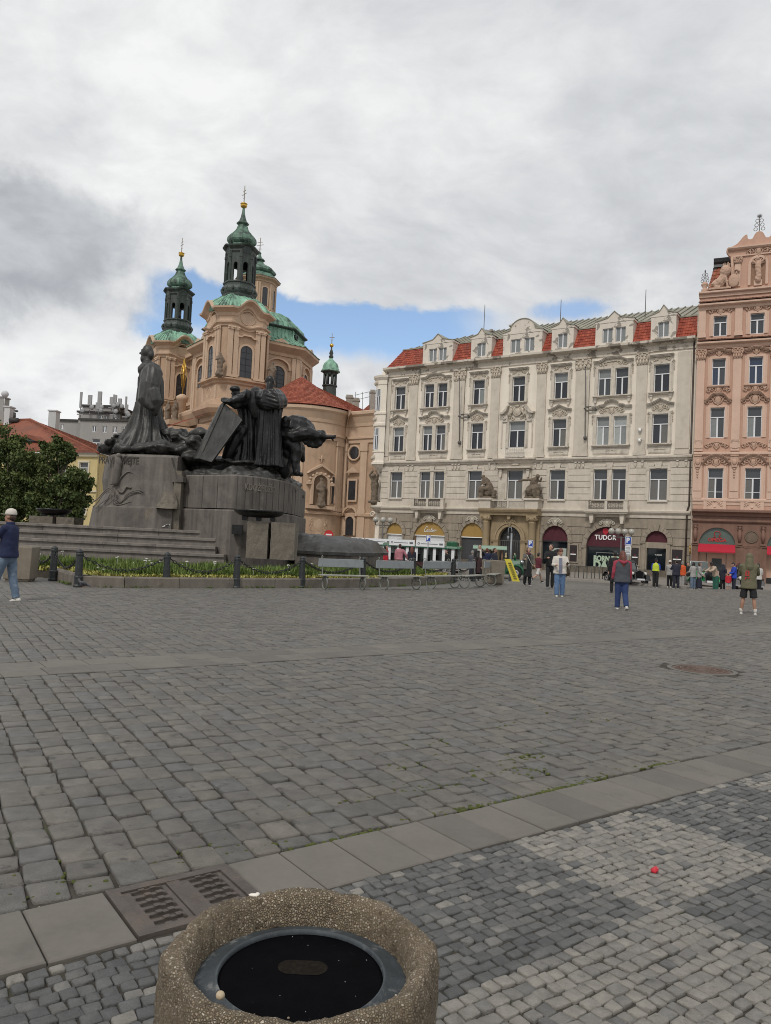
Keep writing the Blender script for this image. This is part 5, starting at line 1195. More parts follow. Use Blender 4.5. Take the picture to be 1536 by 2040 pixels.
for k,(cx,hw,zb,zs,ri) in enumerate(AB):
 q = MB(); q.prism(arcpts(cx,zs,hw,0,PI,20,ri),.2,.24); bb(q,"fanlight",fanl)
 q = MB(); q.box(cx - hw,cx + hw,.3,.34,.1,zs); bb(q,"shop_window",shopglass); q = MB(); q.box(cx - hw,cx + hw,.15,.32,-.35,.15); q.box(cx - hw,cx + hw,.15,.3,zs - .06,zs + .04); bb(q,"shop_frame",black_f)
 q = MB(); q.box(cx - .35,cx + .4,.24,.29,.5,1.5); q.box(cx - .8,cx - .75,.24,.29,.3,1.9); q.box(cx + .7,cx + .74,.24,.29,.3,1.9); bb(q,"shop_display",mat("display_dark",(.03,.04,.04),.4,.3,3))
 q = MB(); q.prism([(cx - hw,2.66),(cx + hw,2.66),(cx + hw + .02,2.03),(cx - hw - .02,2.03)],0,.012);
 q.v = [(x,-.02 - (2.66 - z) * 1.35 + y,z) for x,y,z in q.v]; o = bb(q,"awning",redaw)
 q = MB(); q.box(cx - hw,cx + hw,-.90,-.87,1.97,2.06); q.build("awning_bar",redaw,o);
 omega = MB(); omega.tube([(-.30,0,-.22),(-.13,0,-.22),(-.16,0,-.12),(-.24,0,.04),(-.18,0,.20),(0,0,.26),(.18,0,.20),(.24,0,.04),(.16,0,-.12),(.13,0,-.22),(.30,0,-.22)],.035,6); bb(omega,"lettering",redl,None,cx,.17,3.45)
 text("OMEGA",.40,redl,BROWN,(cx,.17,3.00 + HZ),.02,bold=.012)
q = MB(); q.box(4.48 - .53,4.48 + .53,.0,.05,-.3,2.42); bb(q,"door_leaf",mat("door_glass",(.02,.018,.016),.15,.3,2)); q = MB()
for s in (-1,1): q.box(4.48 + s * .53,4.48 + s * .62,-.09,.0,-.3,2.5)
q.box(3.86,5.1,-.09,0,2.42,2.5); bb(q,"door_frame",redstone)
q = MB(); q.torus((4.48,-.03,3.35),.46,.05,'y',24,6); q.ell((4.48,-.01,3.35),(.44,.03,.44),20,8); bb(q,"round_medallion",mat("medallion",(.15,.11,.08),.85,.15,4))
for x in (.3,3.62,5.32,8.6):
 q = MB(); q.ell((0,-.1,4.05),(.13,.1,.16),8,6); q.tube([(0,-.1,3.9),(0,-.12,3.4),(0,-.08,2.85)],[.10,.16,.08],8); q.box(-.2,.2,-.18,0,2.68,2.8); q.box(-.17,.17,-.2,0,4.2,4.3); q.torus((0,-.1,4.0),.18,.035,'y',12,4); bb(q,"herm_relief",redstone,None,x)
q = MB(); q.box(-.16,.16,-.04,0,.85,1.2); bb(q,"white_plaque",letter_w,None,.42)
q = MB()
for z in (2.0,2.25): q.torus((-.05,-.28,z),.2,.07,'x',14,6)
q.tube([(-.05,-.28,1.75),(-.05,-.28,2.5)],.05,6); q.box(-.08,-.02,-.3,0,2.1,2.15); bb(q,"gold_bracket_sign",mat("brass",(.38,.24,.08),.35,.15,6,metal=.6))
# the baroque church
CH = Vector((-21.6,105.0,0))
CA = R(34.8)
CHURCH = thing("church","tan baroque church with two copper topped towers and green dome behind the monument","church",(CH.x,CH.y,-.35),CA)
tan = mat("tan_stucco",(.475,.33,.225),.9,.06,.6,streak=.10,bump=.05,bscale=30,dirt=(.26,.18,.12),dirt_amt=.5,dirt_scale=.35)
tan_l = mat("pale_tan_stucco",(.53,.385,.275),.9,.06,.8,streak=.08,bump=.05,bscale=30)
copper = mat("green_copper",(.25,.46,.335),.6,.12,.8,streak=.5,dirt=(.045,.07,.055),dirt_amt=.85,dirt_scale=.9,dirt_lo=.50,dirt_hi=.66)
dcopper = mat("dark_copper",(.040,.052,.045),.55,.25,1.2,streak=.4,dirt=(.09,.16,.12),dirt_amt=.55,dirt_scale=1.1,dirt_lo=.55,dirt_hi=.70)
mcopper = mat("mottled_copper",(.125,.225,.165),.6,.2,.9,streak=.6,dirt=(.025,.034,.03),dirt_amt=.85,dirt_scale=.8,dirt_lo=.46,dirt_hi=.62)
gild = mat("gilding",(.62,.38,.07),.3,.1,3,metal=.75)
ctile = mat("church_roof_tile",(.26,.07,.035),.75,.15,.8,tone=[(0,(.19,.042,.022)),(.5,(.26,.062,.032)),(1,(.33,.095,.05))],dirt=(.14,.07,.05),dirt_amt=.4,dirt_scale=.25)
cstat = mat("church_statue_stone",(.17,.13,.095),.9,.25,3,bump=.3)
dwin = mat("leaded_glass",(.028,.030,.036),.25,.2,1.5)
def cb(mb,name,m,par=None,x=0,y=0,z=0): return mb.build(name,m,par or CHURCH,(x,y,z + (HZ if par in (None,CHURCH) else 0)))
def poly_off(poly,d):
 n = len(poly); out = []
 for i in range(n):
  p0,p1,p2 = Vector(poly[i - 1]),Vector(poly[i]),Vector(poly[(i + 1) % n])
  a = (p1 - p0).normalized(); b = (p2 - p1).normalized(); na = Vector((a.y,-a.x)); nb = Vector((b.y,-b.x)); m = (na + nb)
  m = m / max(.25,m.dot(na)) ; out.append(p1 + m * d)
 return out
def plan(w,c,cx=0,cy=0):
 h = w / 2; return [(cx + x,cy + y) for x,y in [(-h + c,-h),(h - c,-h),(h,-h + c),(h,h - c),(h - c,h),(-h + c,h),(-h,h - c),(-h,-h + c)]]
def dense(poly,n):
 out = []
 for i in range(len(poly)):
  a,b = Vector(poly[i]),Vector(poly[(i + 1) % len(poly)])
  for k in range(n): out.append((a.lerp(b,k / n),i,k / n))
 return out
def moulded(mb,poly,prof,wave=None,n=14,mi=0,cap=True):
 """stack of mouldings (offset, z) around a plan; wave(i, t) lifts the long sides into arches"""
 rings = []
 for d,z in prof:
  P = poly_off(poly,d); ring = []
  for p,i,t in dense(P,n if wave else 1): ring.append((p.x,p.y,z + (wave(i,t) if wave else 0)))
  rings.append(ring)
 mb.loft(rings,mi=mi,cap=cap)
def wv(amp):
 def f(i,t):
  if i % 2: return 0.0
  u = (t - .5) / .34
  return amp * (math.cos(u * PI / 2) ** 1.3 if abs(u) < 1 else 0)
 return f
def archframe(mb,w,z0,zs,d,t=.25,y=0):
 h = w / 2; P = [(h,z0)] + arcpts(0,zs,h,0,PI,10) + [(-h,z0)]; Q = [(h + t,z0)] + arcpts(0,zs,h + t,0,PI,10) + [(-h - t,z0)]
 for i in range(len(P) - 1): mb.prism([P[i],Q[i],Q[i + 1],P[i + 1]],y - d,y)
def face_T(cx,cy,ang,dist): return TR(cx,cy,0) @ RZ(ang) @ TR(0,-dist,0)
TW = 6.9; TC = 1.2
def stucco_statue(name,par,T,h=2.6,seed=0):
 f = MB(); r = random.Random(seed); k = h / 2.6
 f.tube([(0,0,0),(r.uniform(-.08,.08),0,.7 * k),(r.uniform(-.1,.1),0,1.4 * k),(0,0,2.0 * k)],[.42 * k,.34 * k,.40 * k,.30 * k],9,round_ends=True); f.ell((r.uniform(-.1,.1),-.05,2.35 * k),.20 * k,8,6)
 for s in (-1,1): f.tube([(s * .3 * k,0,1.9 * k),(s * .55 * k,-.15,1.5 * k),(s * r.uniform(.1,.5) * k,-.3,r.uniform(1.3,2.1) * k)],[.14 * k,.12 * k,.08 * k],7,round_ends=True)
 f.box(-.4 * k,.4 * k,-.4 * k,.4 * k,-.2,.06)
 me = remesh(f,name,.09,1,[cstat],(.10,2.5,(1,1,1),seed)); o = inst(me,name,par); o.matrix_local = T; return o
def tower(name,cx,cy,dark):
 pl = plan(TW,TC,cx,cy); q = MB()
 moulded(q,pl,[(0.35,-.35),(.35,1.2),(0.25,1.3),(.2,8.0),(.6,8.3),(.6,8.6),(.2,8.9),(.15,11.9),(.3,12.1),(.3,12.4),(.9,12.7),(1.3,13.1),(1.3,13.5),(.3,13.8),(.25,14.6),(0.15,14.7),(.1,17.2),(.35,17.4),(.4,17.7),(.75,17.95),(.75,18.2),(.05,18.4),(0,18.5),(0,27.0)],cap=True)
 body = cb(q,"tower_body",tan)
 q = MB(); moulded(q,pl,[(0,26.4),(.18,26.5),(.18,26.75),(.45,26.95),(.5,27.15),(.1,27.3)],lambda i,t: -wv(.55)(i,t)); moulded(q,pl,[(0,27.0),(0,28.6)]); q.build("entablature",tan_l,CHURCH,(0,0,HZ))
 q = MB(); moulded(q,pl,[(-.1,27.9),(.15,28.1),(.2,28.5),(.6,28.75),(1.0,28.95),(1.05,29.2),(.5,29.35),(-.6,29.6)],wv(1.5)); q.build("wavy_cornice",tan_l,CHURCH,(0,0,HZ))
 for a in (0,-PI / 2,PI / 2):
  T = face_T(cx,cy,a,TW / 2)
  for s in (-1,1):
   for xx in (1.55,2.35):
    q = MB(T); q.box(s * xx - .32,s * xx + .32,-.22,.05,18.6,26.5); q.box(s * xx - .40,s * xx + .40,-.30,.05,18.5,19.0); o = q.build("tower_pilaster",tan_l,CHURCH,(0,0,HZ))
    c = MB(T); c.box(s * xx - .38,s * xx + .38,-.34,0,25.85,26.45)
    for t in (-1,1): c.ell((s * xx + t * .3,-.34,26.2),(.18,.12,.2),7,5)
    c.build("capital",tan_l,o)
  q = MB(T); archframe(q,1.75,18.9,22.6,.16,.3); o = q.build("tower_window",tan_l,CHURCH,(0,0,HZ)); q = MB(T)
  pts = [(-1.35,24.7),(-.9,24.7),(-.5,25.05),(.5,25.05),(.9,24.7),(1.35,24.7)]
  for (xa,za),(xb,zb) in zip(pts,pts[1:]): q.prism([(xa,za),(xb,zb),(xb,zb + .28),(xa,za + .28)],-.4,.02)
  q.build("window_hood",tan_l,CHURCH,(0,0,HZ)); q = MB(T); q.torus((0,-.0,28.1),1.05,.10,'y',20,5); q.build("round_panel",tan_l,CHURCH,(0,0,HZ))
  g_ = MB(T); g_.prism([(.87,18.9)] + arcpts(0,22.6,.87,0,PI,12) + [(-.87,18.9)],-.05,.02); g_.build("pane",dwin,o)
  b_ = MB(T)
  for k in range(1,5): b_.box(-.87,.87,-.08,-.05,18.9 + k * .9 - .03,18.9 + k * .9 + .03)
  b_.box(-.04,.04,-.08,-.05,18.9,23.4); b_.build("glazing_bars",black_f,o)
  q = MB(T)
  q.box(-1.6,1.6,-.16,.2,15.2,15.35); q.torus((0,-.12,16.1),.75,.07,'y',16,4); q.box(-2.5,-1.9,-.16,.2,14.8,17.0); q.box(1.9,2.5,-.16,.2,14.8,17.0); q.build("plinth_panels",tan_l,CHURCH,(0,0,HZ))
 q = MB(); pr = [(.55,29.35),(.2,30.0),(-.35,30.8),(-1.0,31.5),(-1.55,31.9)]
 rings = []
 for d,z in pr:
  P = poly_off(pl,d); k = max(0,(31.9 - z) / 2.5); rings.append([(p.x,p.y,z + wv(1.3 * k)(i,t)) for p,i,t in dense(P,14)])
 q.loft(rings,smooth=False)
 for j in range(0,len(rings[0]),3): q.tube([Vector(r[j]) + Vector((0,0,.06)) for r in rings],.07,4)
 q.build("copper_skirt",copper,CHURCH,(0,0,HZ))
 o8 = [(cx + math.cos(PI / 8 + PI / 4 * k),cy + math.sin(PI / 8 + PI / 4 * k)) for k in range(8)]
 def oc(r): return [(cx + (x - cx) * r,cy + (y - cy) * r) for x,y in o8]
 q = MB()
 def ol(prof,sm=False): q.loft([[(x,y,z) for x,y in oc(r)] for r,z in prof],smooth=sm)
 ol([(3.35,31.6),(3.45,32.1),(3.1,32.4),(3.35,32.8),(3.4,33.2),(3.2,33.7),(2.95,34.0),(2.95,34.2),(3.1,34.35),(3.1,34.6),(2.8,34.7)])
 for k in range(16): a = 2 * PI * k / 16; q.ell((cx + 3.2 * math.cos(a),cy + 3.2 * math.sin(a),33.2),(.28,.28,.4),6,5)
 base = q.build("lantern_base",dcopper,CHURCH,(0,0,HZ))
 q = MB()
 for k in range(8):
  a = PI / 4 * k; ap = 2.75 * math.cos(PI / 8); w = 2 * 2.75 * math.sin(PI / 8); T = TR(cx,cy,0) @ RZ(a + PI / 2) @ TR(0,-ap,0)
  ow = .55 if k % 2 == 0 else .40
  p = MB(T); wall_arches(p,-w / 2,w / 2,34.6,39.2,[(0,ow,34.7,37.3,ow)],.45,nseg=10); q.v.extend(p.v);
  base_i = len(q.v) - len(p.v); q.f.extend([[i + base_i for i in f] for f in p.f]); q.mi.extend(p.mi); q.sm.extend(p.sm); q.tone.extend(p.tone)
  for s in (-1,1):
   q.box(s * w / 2 - .18,s * w / 2 + .18,-.22,.5,34.6,39.1,T=T); q.box(s * w / 2 - .24,s * w / 2 + .24,-.28,.4,38.3,38.6,T=T)
 q.build("lantern",dcopper,CHURCH,(0,0,HZ))
 q = MB();
 rings = []
 for r,z in [(2.8,38.9),(3.0,39.1),(3.0,39.3),(3.5,39.6),(3.6,39.85),(2.9,40.1),(2.4,40.4)]:
  P = oc(r); rings.append([(p.x,p.y,z + (0.55 * math.cos((t - .5) / .5 * PI / 2) ** 1.5 if z > 38.95 and i % 2 == 1 else 0)) for p,i,t in dense(P,8)])
 q.loft(rings); q.build("lantern_cornice",dcopper,CHURCH,(0,0,HZ))
 q = MB(); ol([(2.3,40.2),(2.1,40.7),(2.0,41.0),(2.2,41.15),(2.45,41.5),(2.62,42.0),(2.55,42.6),(2.1,43.2),(1.5,43.7),(1.05,44.3),(.85,44.9),(.8,45.2)])
 for k in range(8): q.tube([(cx + (x - cx) * r * 1.01,cy + (y - cy) * r * 1.01,z) for (x,y) in [o8[k]] for r,z in [(2.3,40.2),(2.1,40.7),(2.0,41.0),(2.45,41.5),(2.62,42.0),(2.55,42.6),(2.1,43.2),(1.5,43.7),(1.05,44.3),(.82,45.0)]],.07,4)
 q.build("onion_dome",mcopper,CHURCH,(0,0,HZ))
 q = MB(); ol([(.8,45.1),(.95,45.2),(1.15,45.35),(1.15,45.5),(.75,45.8),(.45,46.6),(.25,47.6),(.2,48.4)]); q.build("spire",mcopper,CHURCH,(0,0,HZ))
 q = MB(); q.lathe([(.2,48.3),(.5,48.45),(.58,48.7),(.5,48.95),(.62,49.0),(.62,49.1),(.35,49.25),(.1,49.4)],cx,cy,14); q.build("gilded_ball",gild,CHURCH,(0,0,HZ))
 q = MB(); T = TR(cx,cy,0) @ RZ(-CA + R(-55)); q.tube([(0,0,49.3),(0,0,52.6)],.06,5,T=T); q.tube([(-.45,0,51.6),(.45,0,51.6)],.05,5,T=T); q.tube([(-.65,0,51.0),(.65,0,50.9)],.05,5,T=T); q.tube([(-.3,0,50.3),(.3,0,50.1)],.04,5,T=T)
 q.build("cross",mat("dull_gilt",(.30,.25,.20),.5,.1,3),CHURCH,(0,0,HZ))
 q = MB(); q.lathe([(.75,35.6),(.7,35.8),(.5,36.4),(.35,36.8),(.1,37.0)],cx,cy,12); q.box(cx - 2.4,cx + 2.4,cy - .12,cy + .12,37.0,37.2); q.build("bell",dark_metal,CHURCH,(0,0,HZ))
 return body
SEP = 24.4
tower("near",0,0,0); tower("far",0,SEP,0)
for k,(x,y,z,a) in enumerate([(-3.75,-3.75,18.6,PI * .25),(3.9,-3.6,18.6,0)]): stucco_statue("corner_statue",CHURCH,TR(x,y,z + HZ) @ RZ(a - .8),3.0,k)
q = MB(); nv = [(-3.0,3.5),(3.4,3.2),(14,2.2),(17,5.2),(17,19.5),(14,22),(3.4,21),(-3.0,20.9)]
moulded(q,nv,[(0.6,-.35),(.6,12.0),(1.0,12.6),(1.3,13.1),(1.3,13.5),(0,14.5)]); cb(q,"nave_base",tan)
N_TOWER = {o.name for o in CHURCH.children}
DCX,DCY,DR = 8.0,11.5,9.3
o8 = [(DCX + math.cos(-PI / 8 + PI / 4 * k),DCY + math.sin(-PI / 8 + PI / 4 * k)) for k in range(8)]
def ocd(r): return [(DCX + (x - DCX) * r,DCY + (y - DCY) * r) for x,y in o8]
def old(mb,prof): mb.loft([[(x,y,z) for x,y in ocd(r)] for r,z in prof])
q = MB(); old(q,[(DR - .3,12),(DR - .3,23.4),(DR - .1,23.5),(DR - .1,24.1),(DR + .4,24.5),(DR + .9,24.9),(DR + .9,25.3),(DR - .2,25.5)]); cb(q,"drum",tan)
for k in range(8):
 a = PI / 4 * k; T = TR(DCX,DCY,0) @ RZ(a) @ TR(0,-(DR - .3) * math.cos(PI / 8),0)
 if k in (3,4,5): continue
 q = MB(T); archframe(q,2.3,17.2,20.0,.2,.35); archframe(q,3.4,20.6,20.9,.4,.3)
 for s in (-1,1):
  for xx in (2.6,3.3): q.box(s * xx - .3,s * xx + .3,-.2,.05,14.5,23.4)
 o = q.build("drum_window",tan_l,CHURCH,(0,0,HZ)); g_ = MB(T); g_.prism([(1.15,17.2)] + arcpts(0,20.0,1.15,0,PI,12) + [(-1.15,17.2)],-.06,.02); g_.build("pane",dwin,o)
 b_ = MB(T); b_.box(-.05,.05,-.1,-.06,17.2,21.1)
 for kk in range(1,5): b_.box(-1.15,1.15,-.1,-.06,17.2 + .8 * kk,17.26 + .8 * kk)
 b_.build("glazing_bars",black_f,o)
 q = MB(T); q.prism([(-2.6,24.9),(2.6,24.9),(0,26.5)],-1.0,2.0); q.prism([(-1.6,25.2),(1.6,25.2),(0,26.1)],-1.06,-1.0); q.build("drum_pediment",tan_l,CHURCH,(0,0,HZ))
q = MB(); pr = [(DR + 1.0,25.35),(DR - .2,26.3),(DR - 1.5,27.6),(DR - 1.7,29.0),(DR - 1.7,30.1)]; old(q,pr)
def ribs(mb,pr,n=9,r=.09):
 for k in range(8):
  for j in range(n):
   pts = []
   for rr,z in pr:
    a,b = Vector(ocd(rr)[k]),Vector(ocd(rr)[(k + 1) % 8]); p = a.lerp(b,j / n); pts.append((p.x,p.y,z + .05))
   mb.tube(pts,r if j else r * 1.6,4)
ribs(q,pr); cb(q,"dome_skirt",copper)
q = MB(); old(q,[(DR - 1.7,30.0),(DR - 1.1,30.25),(DR - 1.1,30.5),(DR - 1.7,30.6)]); cb(q,"dome_cornice",dcopper)
q = MB(); pr = [(DR - 1.6,30.5),(DR - 1.9,31.8),(DR - 2.9,33.3),(DR - 4.5,34.6),(DR - 6.6,35.4)]; old(q,pr); ribs(q,pr,7); cb(q,"dome",copper)
for k in (0,1,7):
 a = PI / 4 * k; T = TR(DCX,DCY,0) @ RZ(a) @ TR(0,-(DR - 1.6) * math.cos(PI / 8),0); q = MB(T); q.torus((-2.0,-.2,28.7),.55,.2,'y',14,6); q.ell((-2.0,.1,28.7),(.5,.3,.5),10,6); q.box(-2.8,-1.2,0,1.6,27.9,29.2); q.build("dome_lucarne",dcopper,CHURCH,(0,0,HZ))
q = MB(); old(q,[(3.3,34.8),(3.4,35.4),(3.0,35.6),(2.85,35.8),(2.85,41.6),(3.0,41.7),(3.0,42.0),(3.45,42.3),(3.5,42.6),(2.7,42.8)]); cb(q,"dome_lantern",tan)
for k in range(8):
 a = PI / 4 * k; T = TR(DCX,DCY,0) @ RZ(a) @ TR(0,-2.85 * math.cos(PI / 8),0); q = MB(T); archframe(q,.9,36.4,40.2,.12,.16); q.box(-1.05,-.8,-.12,.02,35.8,41.5); q.box(.8,1.05,-.12,.02,35.8,41.5); o = q.build("lantern_window",tan_l,CHURCH,(0,0,HZ)); g_ = MB(T); g_.prism([(.45,36.4)] + arcpts(0,40.2,.45,0,PI,8) + [(-.45,36.4)],-.04,.02); g_.build("pane",dwin,o)
q = MB(); old(q,[(3.6,42.6),(3.0,43.3),(2.5,43.9),(2.3,44.1),(2.6,44.3),(2.75,44.7),(2.6,45.2),(2.0,45.9),(1.2,46.6),(.7,47.4),(.6,47.8),(.9,48.0),(.9,48.2),(.4,48.8),(.2,49.8),(.3,50.0),(.2,50.4)]); cb(q,"lantern_cap",mcopper)
q = MB(); T = TR(DCX,DCY,0) @ RZ(-CA + R(-30)); q.tube([(0,0,50.2),(0,0,54.4)],.07,5,T=T); q.tube([(-.5,0,53.2),(.5,0,53.1)],.06,5,T=T); q.tube([(-.7,0,52.4),(.7,0,52.3)],.06,5,T=T); q.tube([(-.35,0,51.4),(.35,0,51.2)],.05,5,T=T); cb(q,"cross",MATS["dull_gilt"])
N_DOME = {o.name for o in CHURCH.children} - N_TOWER
q = MB(); q.box(1.2,4,3.4,SEP - 3.4,-.35,27.2); cb(q,"front_wall",tan)
q = MB(); q.box(-6.0,1.2,7,SEP - 3.6,-.35,12.0); q.box(-6.6,1.2,6.4,SEP - 3.6,12.0,12.5); cb(q,"front_vestibule",tan)
q = MB()
for z,d in ((12.5,.9),(17.8,.5),(27.0,.9)): q.box(1.2 - d,1.3,3.4,SEP - 3.4,z - .3,z + .3); q.box(1.2 - d * .5,1.3,3.4,SEP - 3.4,z - .7,z - .3)
cb(q,"front_cornice",tan_l)
T = face_T(0,SEP / 2,-PI / 2,-1.2); q = MB(T); q.prism([(-6.0,27.2),(6.0,27.2),(4.5,28.4),(2,30.0),(0,30.6),(-2,30.0),(-4.5,28.4)],-.5,.8)
q.prism([(-3.5,12.8),(3.5,12.8),(3.3,14.5),(2,16.4),(0,17.2),(-2,16.4),(-3.3,14.5)],-1.2,0)
archframe(q,3.0,18.5,22.5,.3,.5); q.box(-4.4,-3.4,-1.6,0,-.3,12.2); q.box(3.4,4.4,-1.6,0,-.3,12.2); q.box(-4.8,4.8,-1.9,0,12.2,12.9); archframe(q,3.6,12.9,13.2,1.5,.6); archframe(q,2.2,12.9,13.1,1.6,.4)
q.build("portal_front",tan_l,CHURCH,(0,0,HZ))
q = MB(T); q.prism([(1.5,18.5)] + arcpts(0,22.5,1.5,0,PI,10) + [(-1.5,18.5)],-.1,0); q.build("front_window",dwin,CHURCH,(0,0,HZ))
for k,(yy,z,h) in enumerate([(8.0,12.6,3.0),(11.0,12.6,3.2),(14.0,12.6,3.0),(17.0,12.6,3.2),(19.6,12.6,3.0)]):
 stucco_statue("front_statue",CHURCH,TR(-5.2,yy,z + HZ) @ RZ(-PI / 2),h,10 + k)
gp_ = at(366,745,112.0); wl = (Matrix.Translation(CH) @ RZ(CA)).inverted() @ Vector((gp_.x,gp_.y,0)); zc = gp_.z
q = MB()
for k in range(9): a = k / 9 * PI; q.tube([(-.34 * math.cos(a),0,zc - 1.9 * math.sin(a)),(.2 * math.cos(a),0,zc + 2.1 * math.sin(a) * .95)],[.02,.05],4)
q.tube([(0,0,zc - 3.0),(0,0,zc + 2.2)],[.06,.14],5); q.tube([(-.15,0,zc - 2.0),(-.42,0,zc),(-.12,0,zc + 2.0)],.05,4); q.tube([(.15,0,zc - 2.0),(.42,0,zc),(.12,0,zc + 2.0)],.05,4); q.ell((0,0,zc + .2),(.2,.12,.4),8,6)
o = q.build("gilded_finial",gild,CHURCH,(wl.x,wl.y,HZ));
q = MB(); q.lathe([(.6,zc - 9),(.6,zc - 4),(.9,zc - 3.8),(.9,zc - 3.4),(.3,zc - 3.0)],wl.x,wl.y,10); q.build("finial_pedestal",tan_l,CHURCH,(0,0,HZ))
q = MB(); moul2 = None
q.box(-9,-3.9,-3.6,2.5,-.35,13.6); q.box(-9.5,-3.9,-4.1,3.0,13.6,14.2); q.box(-9.9,-3.9,-4.5,3.2,14.2,14.8); q.box(-6,-3.9,-3.7,2.5,14.8,15.6); cb(q,"porch",tan)
q = MB(); tiles(q,(-9.9,-4.5,14.8),(-9.9,3,14.8),(-5,3,17.0),(-5,-2.5,17.0),.35,.45); tag(q.build("porch_tiles",ctile,CHURCH,(0,0,HZ),tone=True),kind='stuff')
W1 = [(-1,-1),(0,0),(5,6.5),(8.4,11.5),(13.3,18.3),(18.1,22.1),(18.9,22.6),(23.5,26.85),(26.9,29.5),(29.1,31.5),(31.9,33.9),(34.7,36.1),(37.85,38.75),(39.7,40.8),(42,42),(45.35,44.5),(48.7,47.1),(52.7,50.0)]
W2 = [(-1,-1),(0,0),(12,17),(17.2,23.4),(21.2,26.6),(24.0,28.5),(25.35,29.85),(30.3,32.8),(35.4,36.0),(36.4,36.9),(40.6,39.7),(42.6,41.3),(44.7,42.7),(50.2,45.8),(54.4,48.2)]
SCL = {'lantern_base': .73,'lantern': .71,'lantern_cornice': .71,'onion_dome': .75,'spire': .75,'gilded_ball': .8,'bell': .7}
for o in list(CHURCH.children):
 Wp = W2 if (o.name in N_DOME and not o.name.startswith('nave')) else W1; xs_,ys_ = [a for a,b in Wp],[b for a,b in Wp]
 if 'statue' in o.name: o.location.z = float(np.interp(o.location.z - HZ,xs_,ys_)) + HZ; continue
 if o.name.startswith('gilded_finial') or o.name.startswith('finial_pedestal') or o.name.startswith('porch'): continue
 todo = [o] + list(o.children); sc = SCL.get(o.name.split('.')[0]) if o.name in N_TOWER else None
 for c in todo:
  me = c.data; n = len(me.vertices); co = np.empty(n * 3); me.vertices.foreach_get('co',co); co = co.reshape(-1,3)
  co[:,2] = np.interp(co[:,2],xs_,ys_)
  if sc: cy_ = 0 if co[:,1].mean() < SEP / 2 else SEP; co[:,0] *= sc; co[:,1] = cy_ + (co[:,1] - cy_) * sc
  me.vertices.foreach_set('co',co.ravel()); me.update()
AP_ = at(590,1060,103.5); AP_.z = 0; Rw = 6.35
SAC = thing("church_apse","rounded tan church apse under a red tiled roof with niche statue","church",(AP_.x,AP_.y,-.35),0)
def sb(mb,name,m,par=None): return mb.build(name,m,par or SAC,(0,0,HZ if par is None else 0))
E1 = at(735,1060,99.0) - AP_; E1.z = 0
t0 = Vector((Rw * math.cos(R(-18)),Rw * math.sin(R(-18)),0))
wing_dir = (E1 - t0).normalized()
outl = [(Rw * math.cos(R(a)),Rw * math.sin(R(a))) for a in range(-200,-17,7)] + [(t0.x,t0.y),(t0.x + .4,t0.y + .1),(E1.x,E1.y),(E1.x + 4,E1.y + 2),(E1.x + 6,E1.y + 12),(-6,12)]
def moul(mb,prof): mb.loft([[(p.x,p.y,z) for p in poly_off(outl,d)] for d,z in prof])
q = MB(); moul(q,[(.25,-.35),(.25,1.0),(0.1,1.1),(0.1,4.6),(.35,4.7),(.35,5.0),(.1,5.15),(0,5.2),(0,15.6)]); sb(q,"apse_wall",tan)
q = MB(); moul(q,[(0,14.2),(.18,14.3),(.18,14.75),(.35,14.85),(.35,15.05),(.05,15.15),(.05,16.4),(.15,16.5),(.2,16.9),(.5,17.7),(.75,18.0),(.75,18.35),(.4,18.5)]); sb(q,"apse_cornice",tan_l)
apex = at(601,750,103.5) - AP_; rid = at(660,792,106) - AP_; re = at(735,822,106) - AP_
q = MB(); ev = [Vector((p.x,p.y,18.5)) for p in poly_off(outl,.85)]
nA = len(range(-200,-17,7))
q.add([*ev[:nA],(apex.x,apex.y,apex.z)],[(i,i + 1,nA) for i in range(nA - 1)])
for i in range(nA - 1):
 a,b = ev[i],ev[i + 1]; tp = Vector((apex.x,apex.y,apex.z)); tiles(q,a,b,a.lerp(tp,.01).lerp(tp,.93) * 0 + b.lerp(tp,.94),a.lerp(tp,.94),.30,.40)
b0,b1 = ev[nA - 1],ev[nA + 1];
tiles(q,b0,b1,Vector((re.x,re.y,re.z)),Vector((apex.x,apex.y,apex.z - .4)),.32,.42); q.add([b0,b1,(re.x,re.y,re.z - .1),(apex.x,apex.y,apex.z - .45)],[(0,1,2,3)]); q.add([(b1.x,b1.y,18.4),(re.x,re.y,re.z - .1),(b1.x + 6,b1.y + 10,17.8)],[(0,1,2)]); q.add([(apex.x,apex.y,apex.z - .4),(re.x,re.y,re.z),(b1.x + 6,b1.y + 14,17.8),(-6,14,17.8)],[(0,1,2,3)])
tag(q.build("roof_tiles",ctile,SAC,(0,0,HZ),tone=True),kind='stuff')
tp = at(656,785,105.5) - AP_
q = MB(); z0 = tp.z - 1.2
def pz(y): return at(656,y,105.5).z
q.lathe([(1.0,z0 - .6),(.98,pz(780)),(.95,pz(771)),(1.1,pz(770)),(1.1,pz(768)),(.85,pz(767))],tp.x,tp.y,8,smooth=False,a0=PI / 8);
for k in range(8): a = PI / 4 * k + PI / 8; q.tube([(tp.x + .82 * math.cos(a),tp.y + .82 * math.sin(a),pz(768)),(tp.x + .82 * math.cos(a),tp.y + .82 * math.sin(a),pz(744))],.17,6)
q.lathe([(.9,pz(748)),(.95,pz(744)),(1.1,pz(743)),(1.2,pz(740))],tp.x,tp.y,8,smooth=False,a0=PI / 8); o = sb(q,"bell_turret",dcopper)
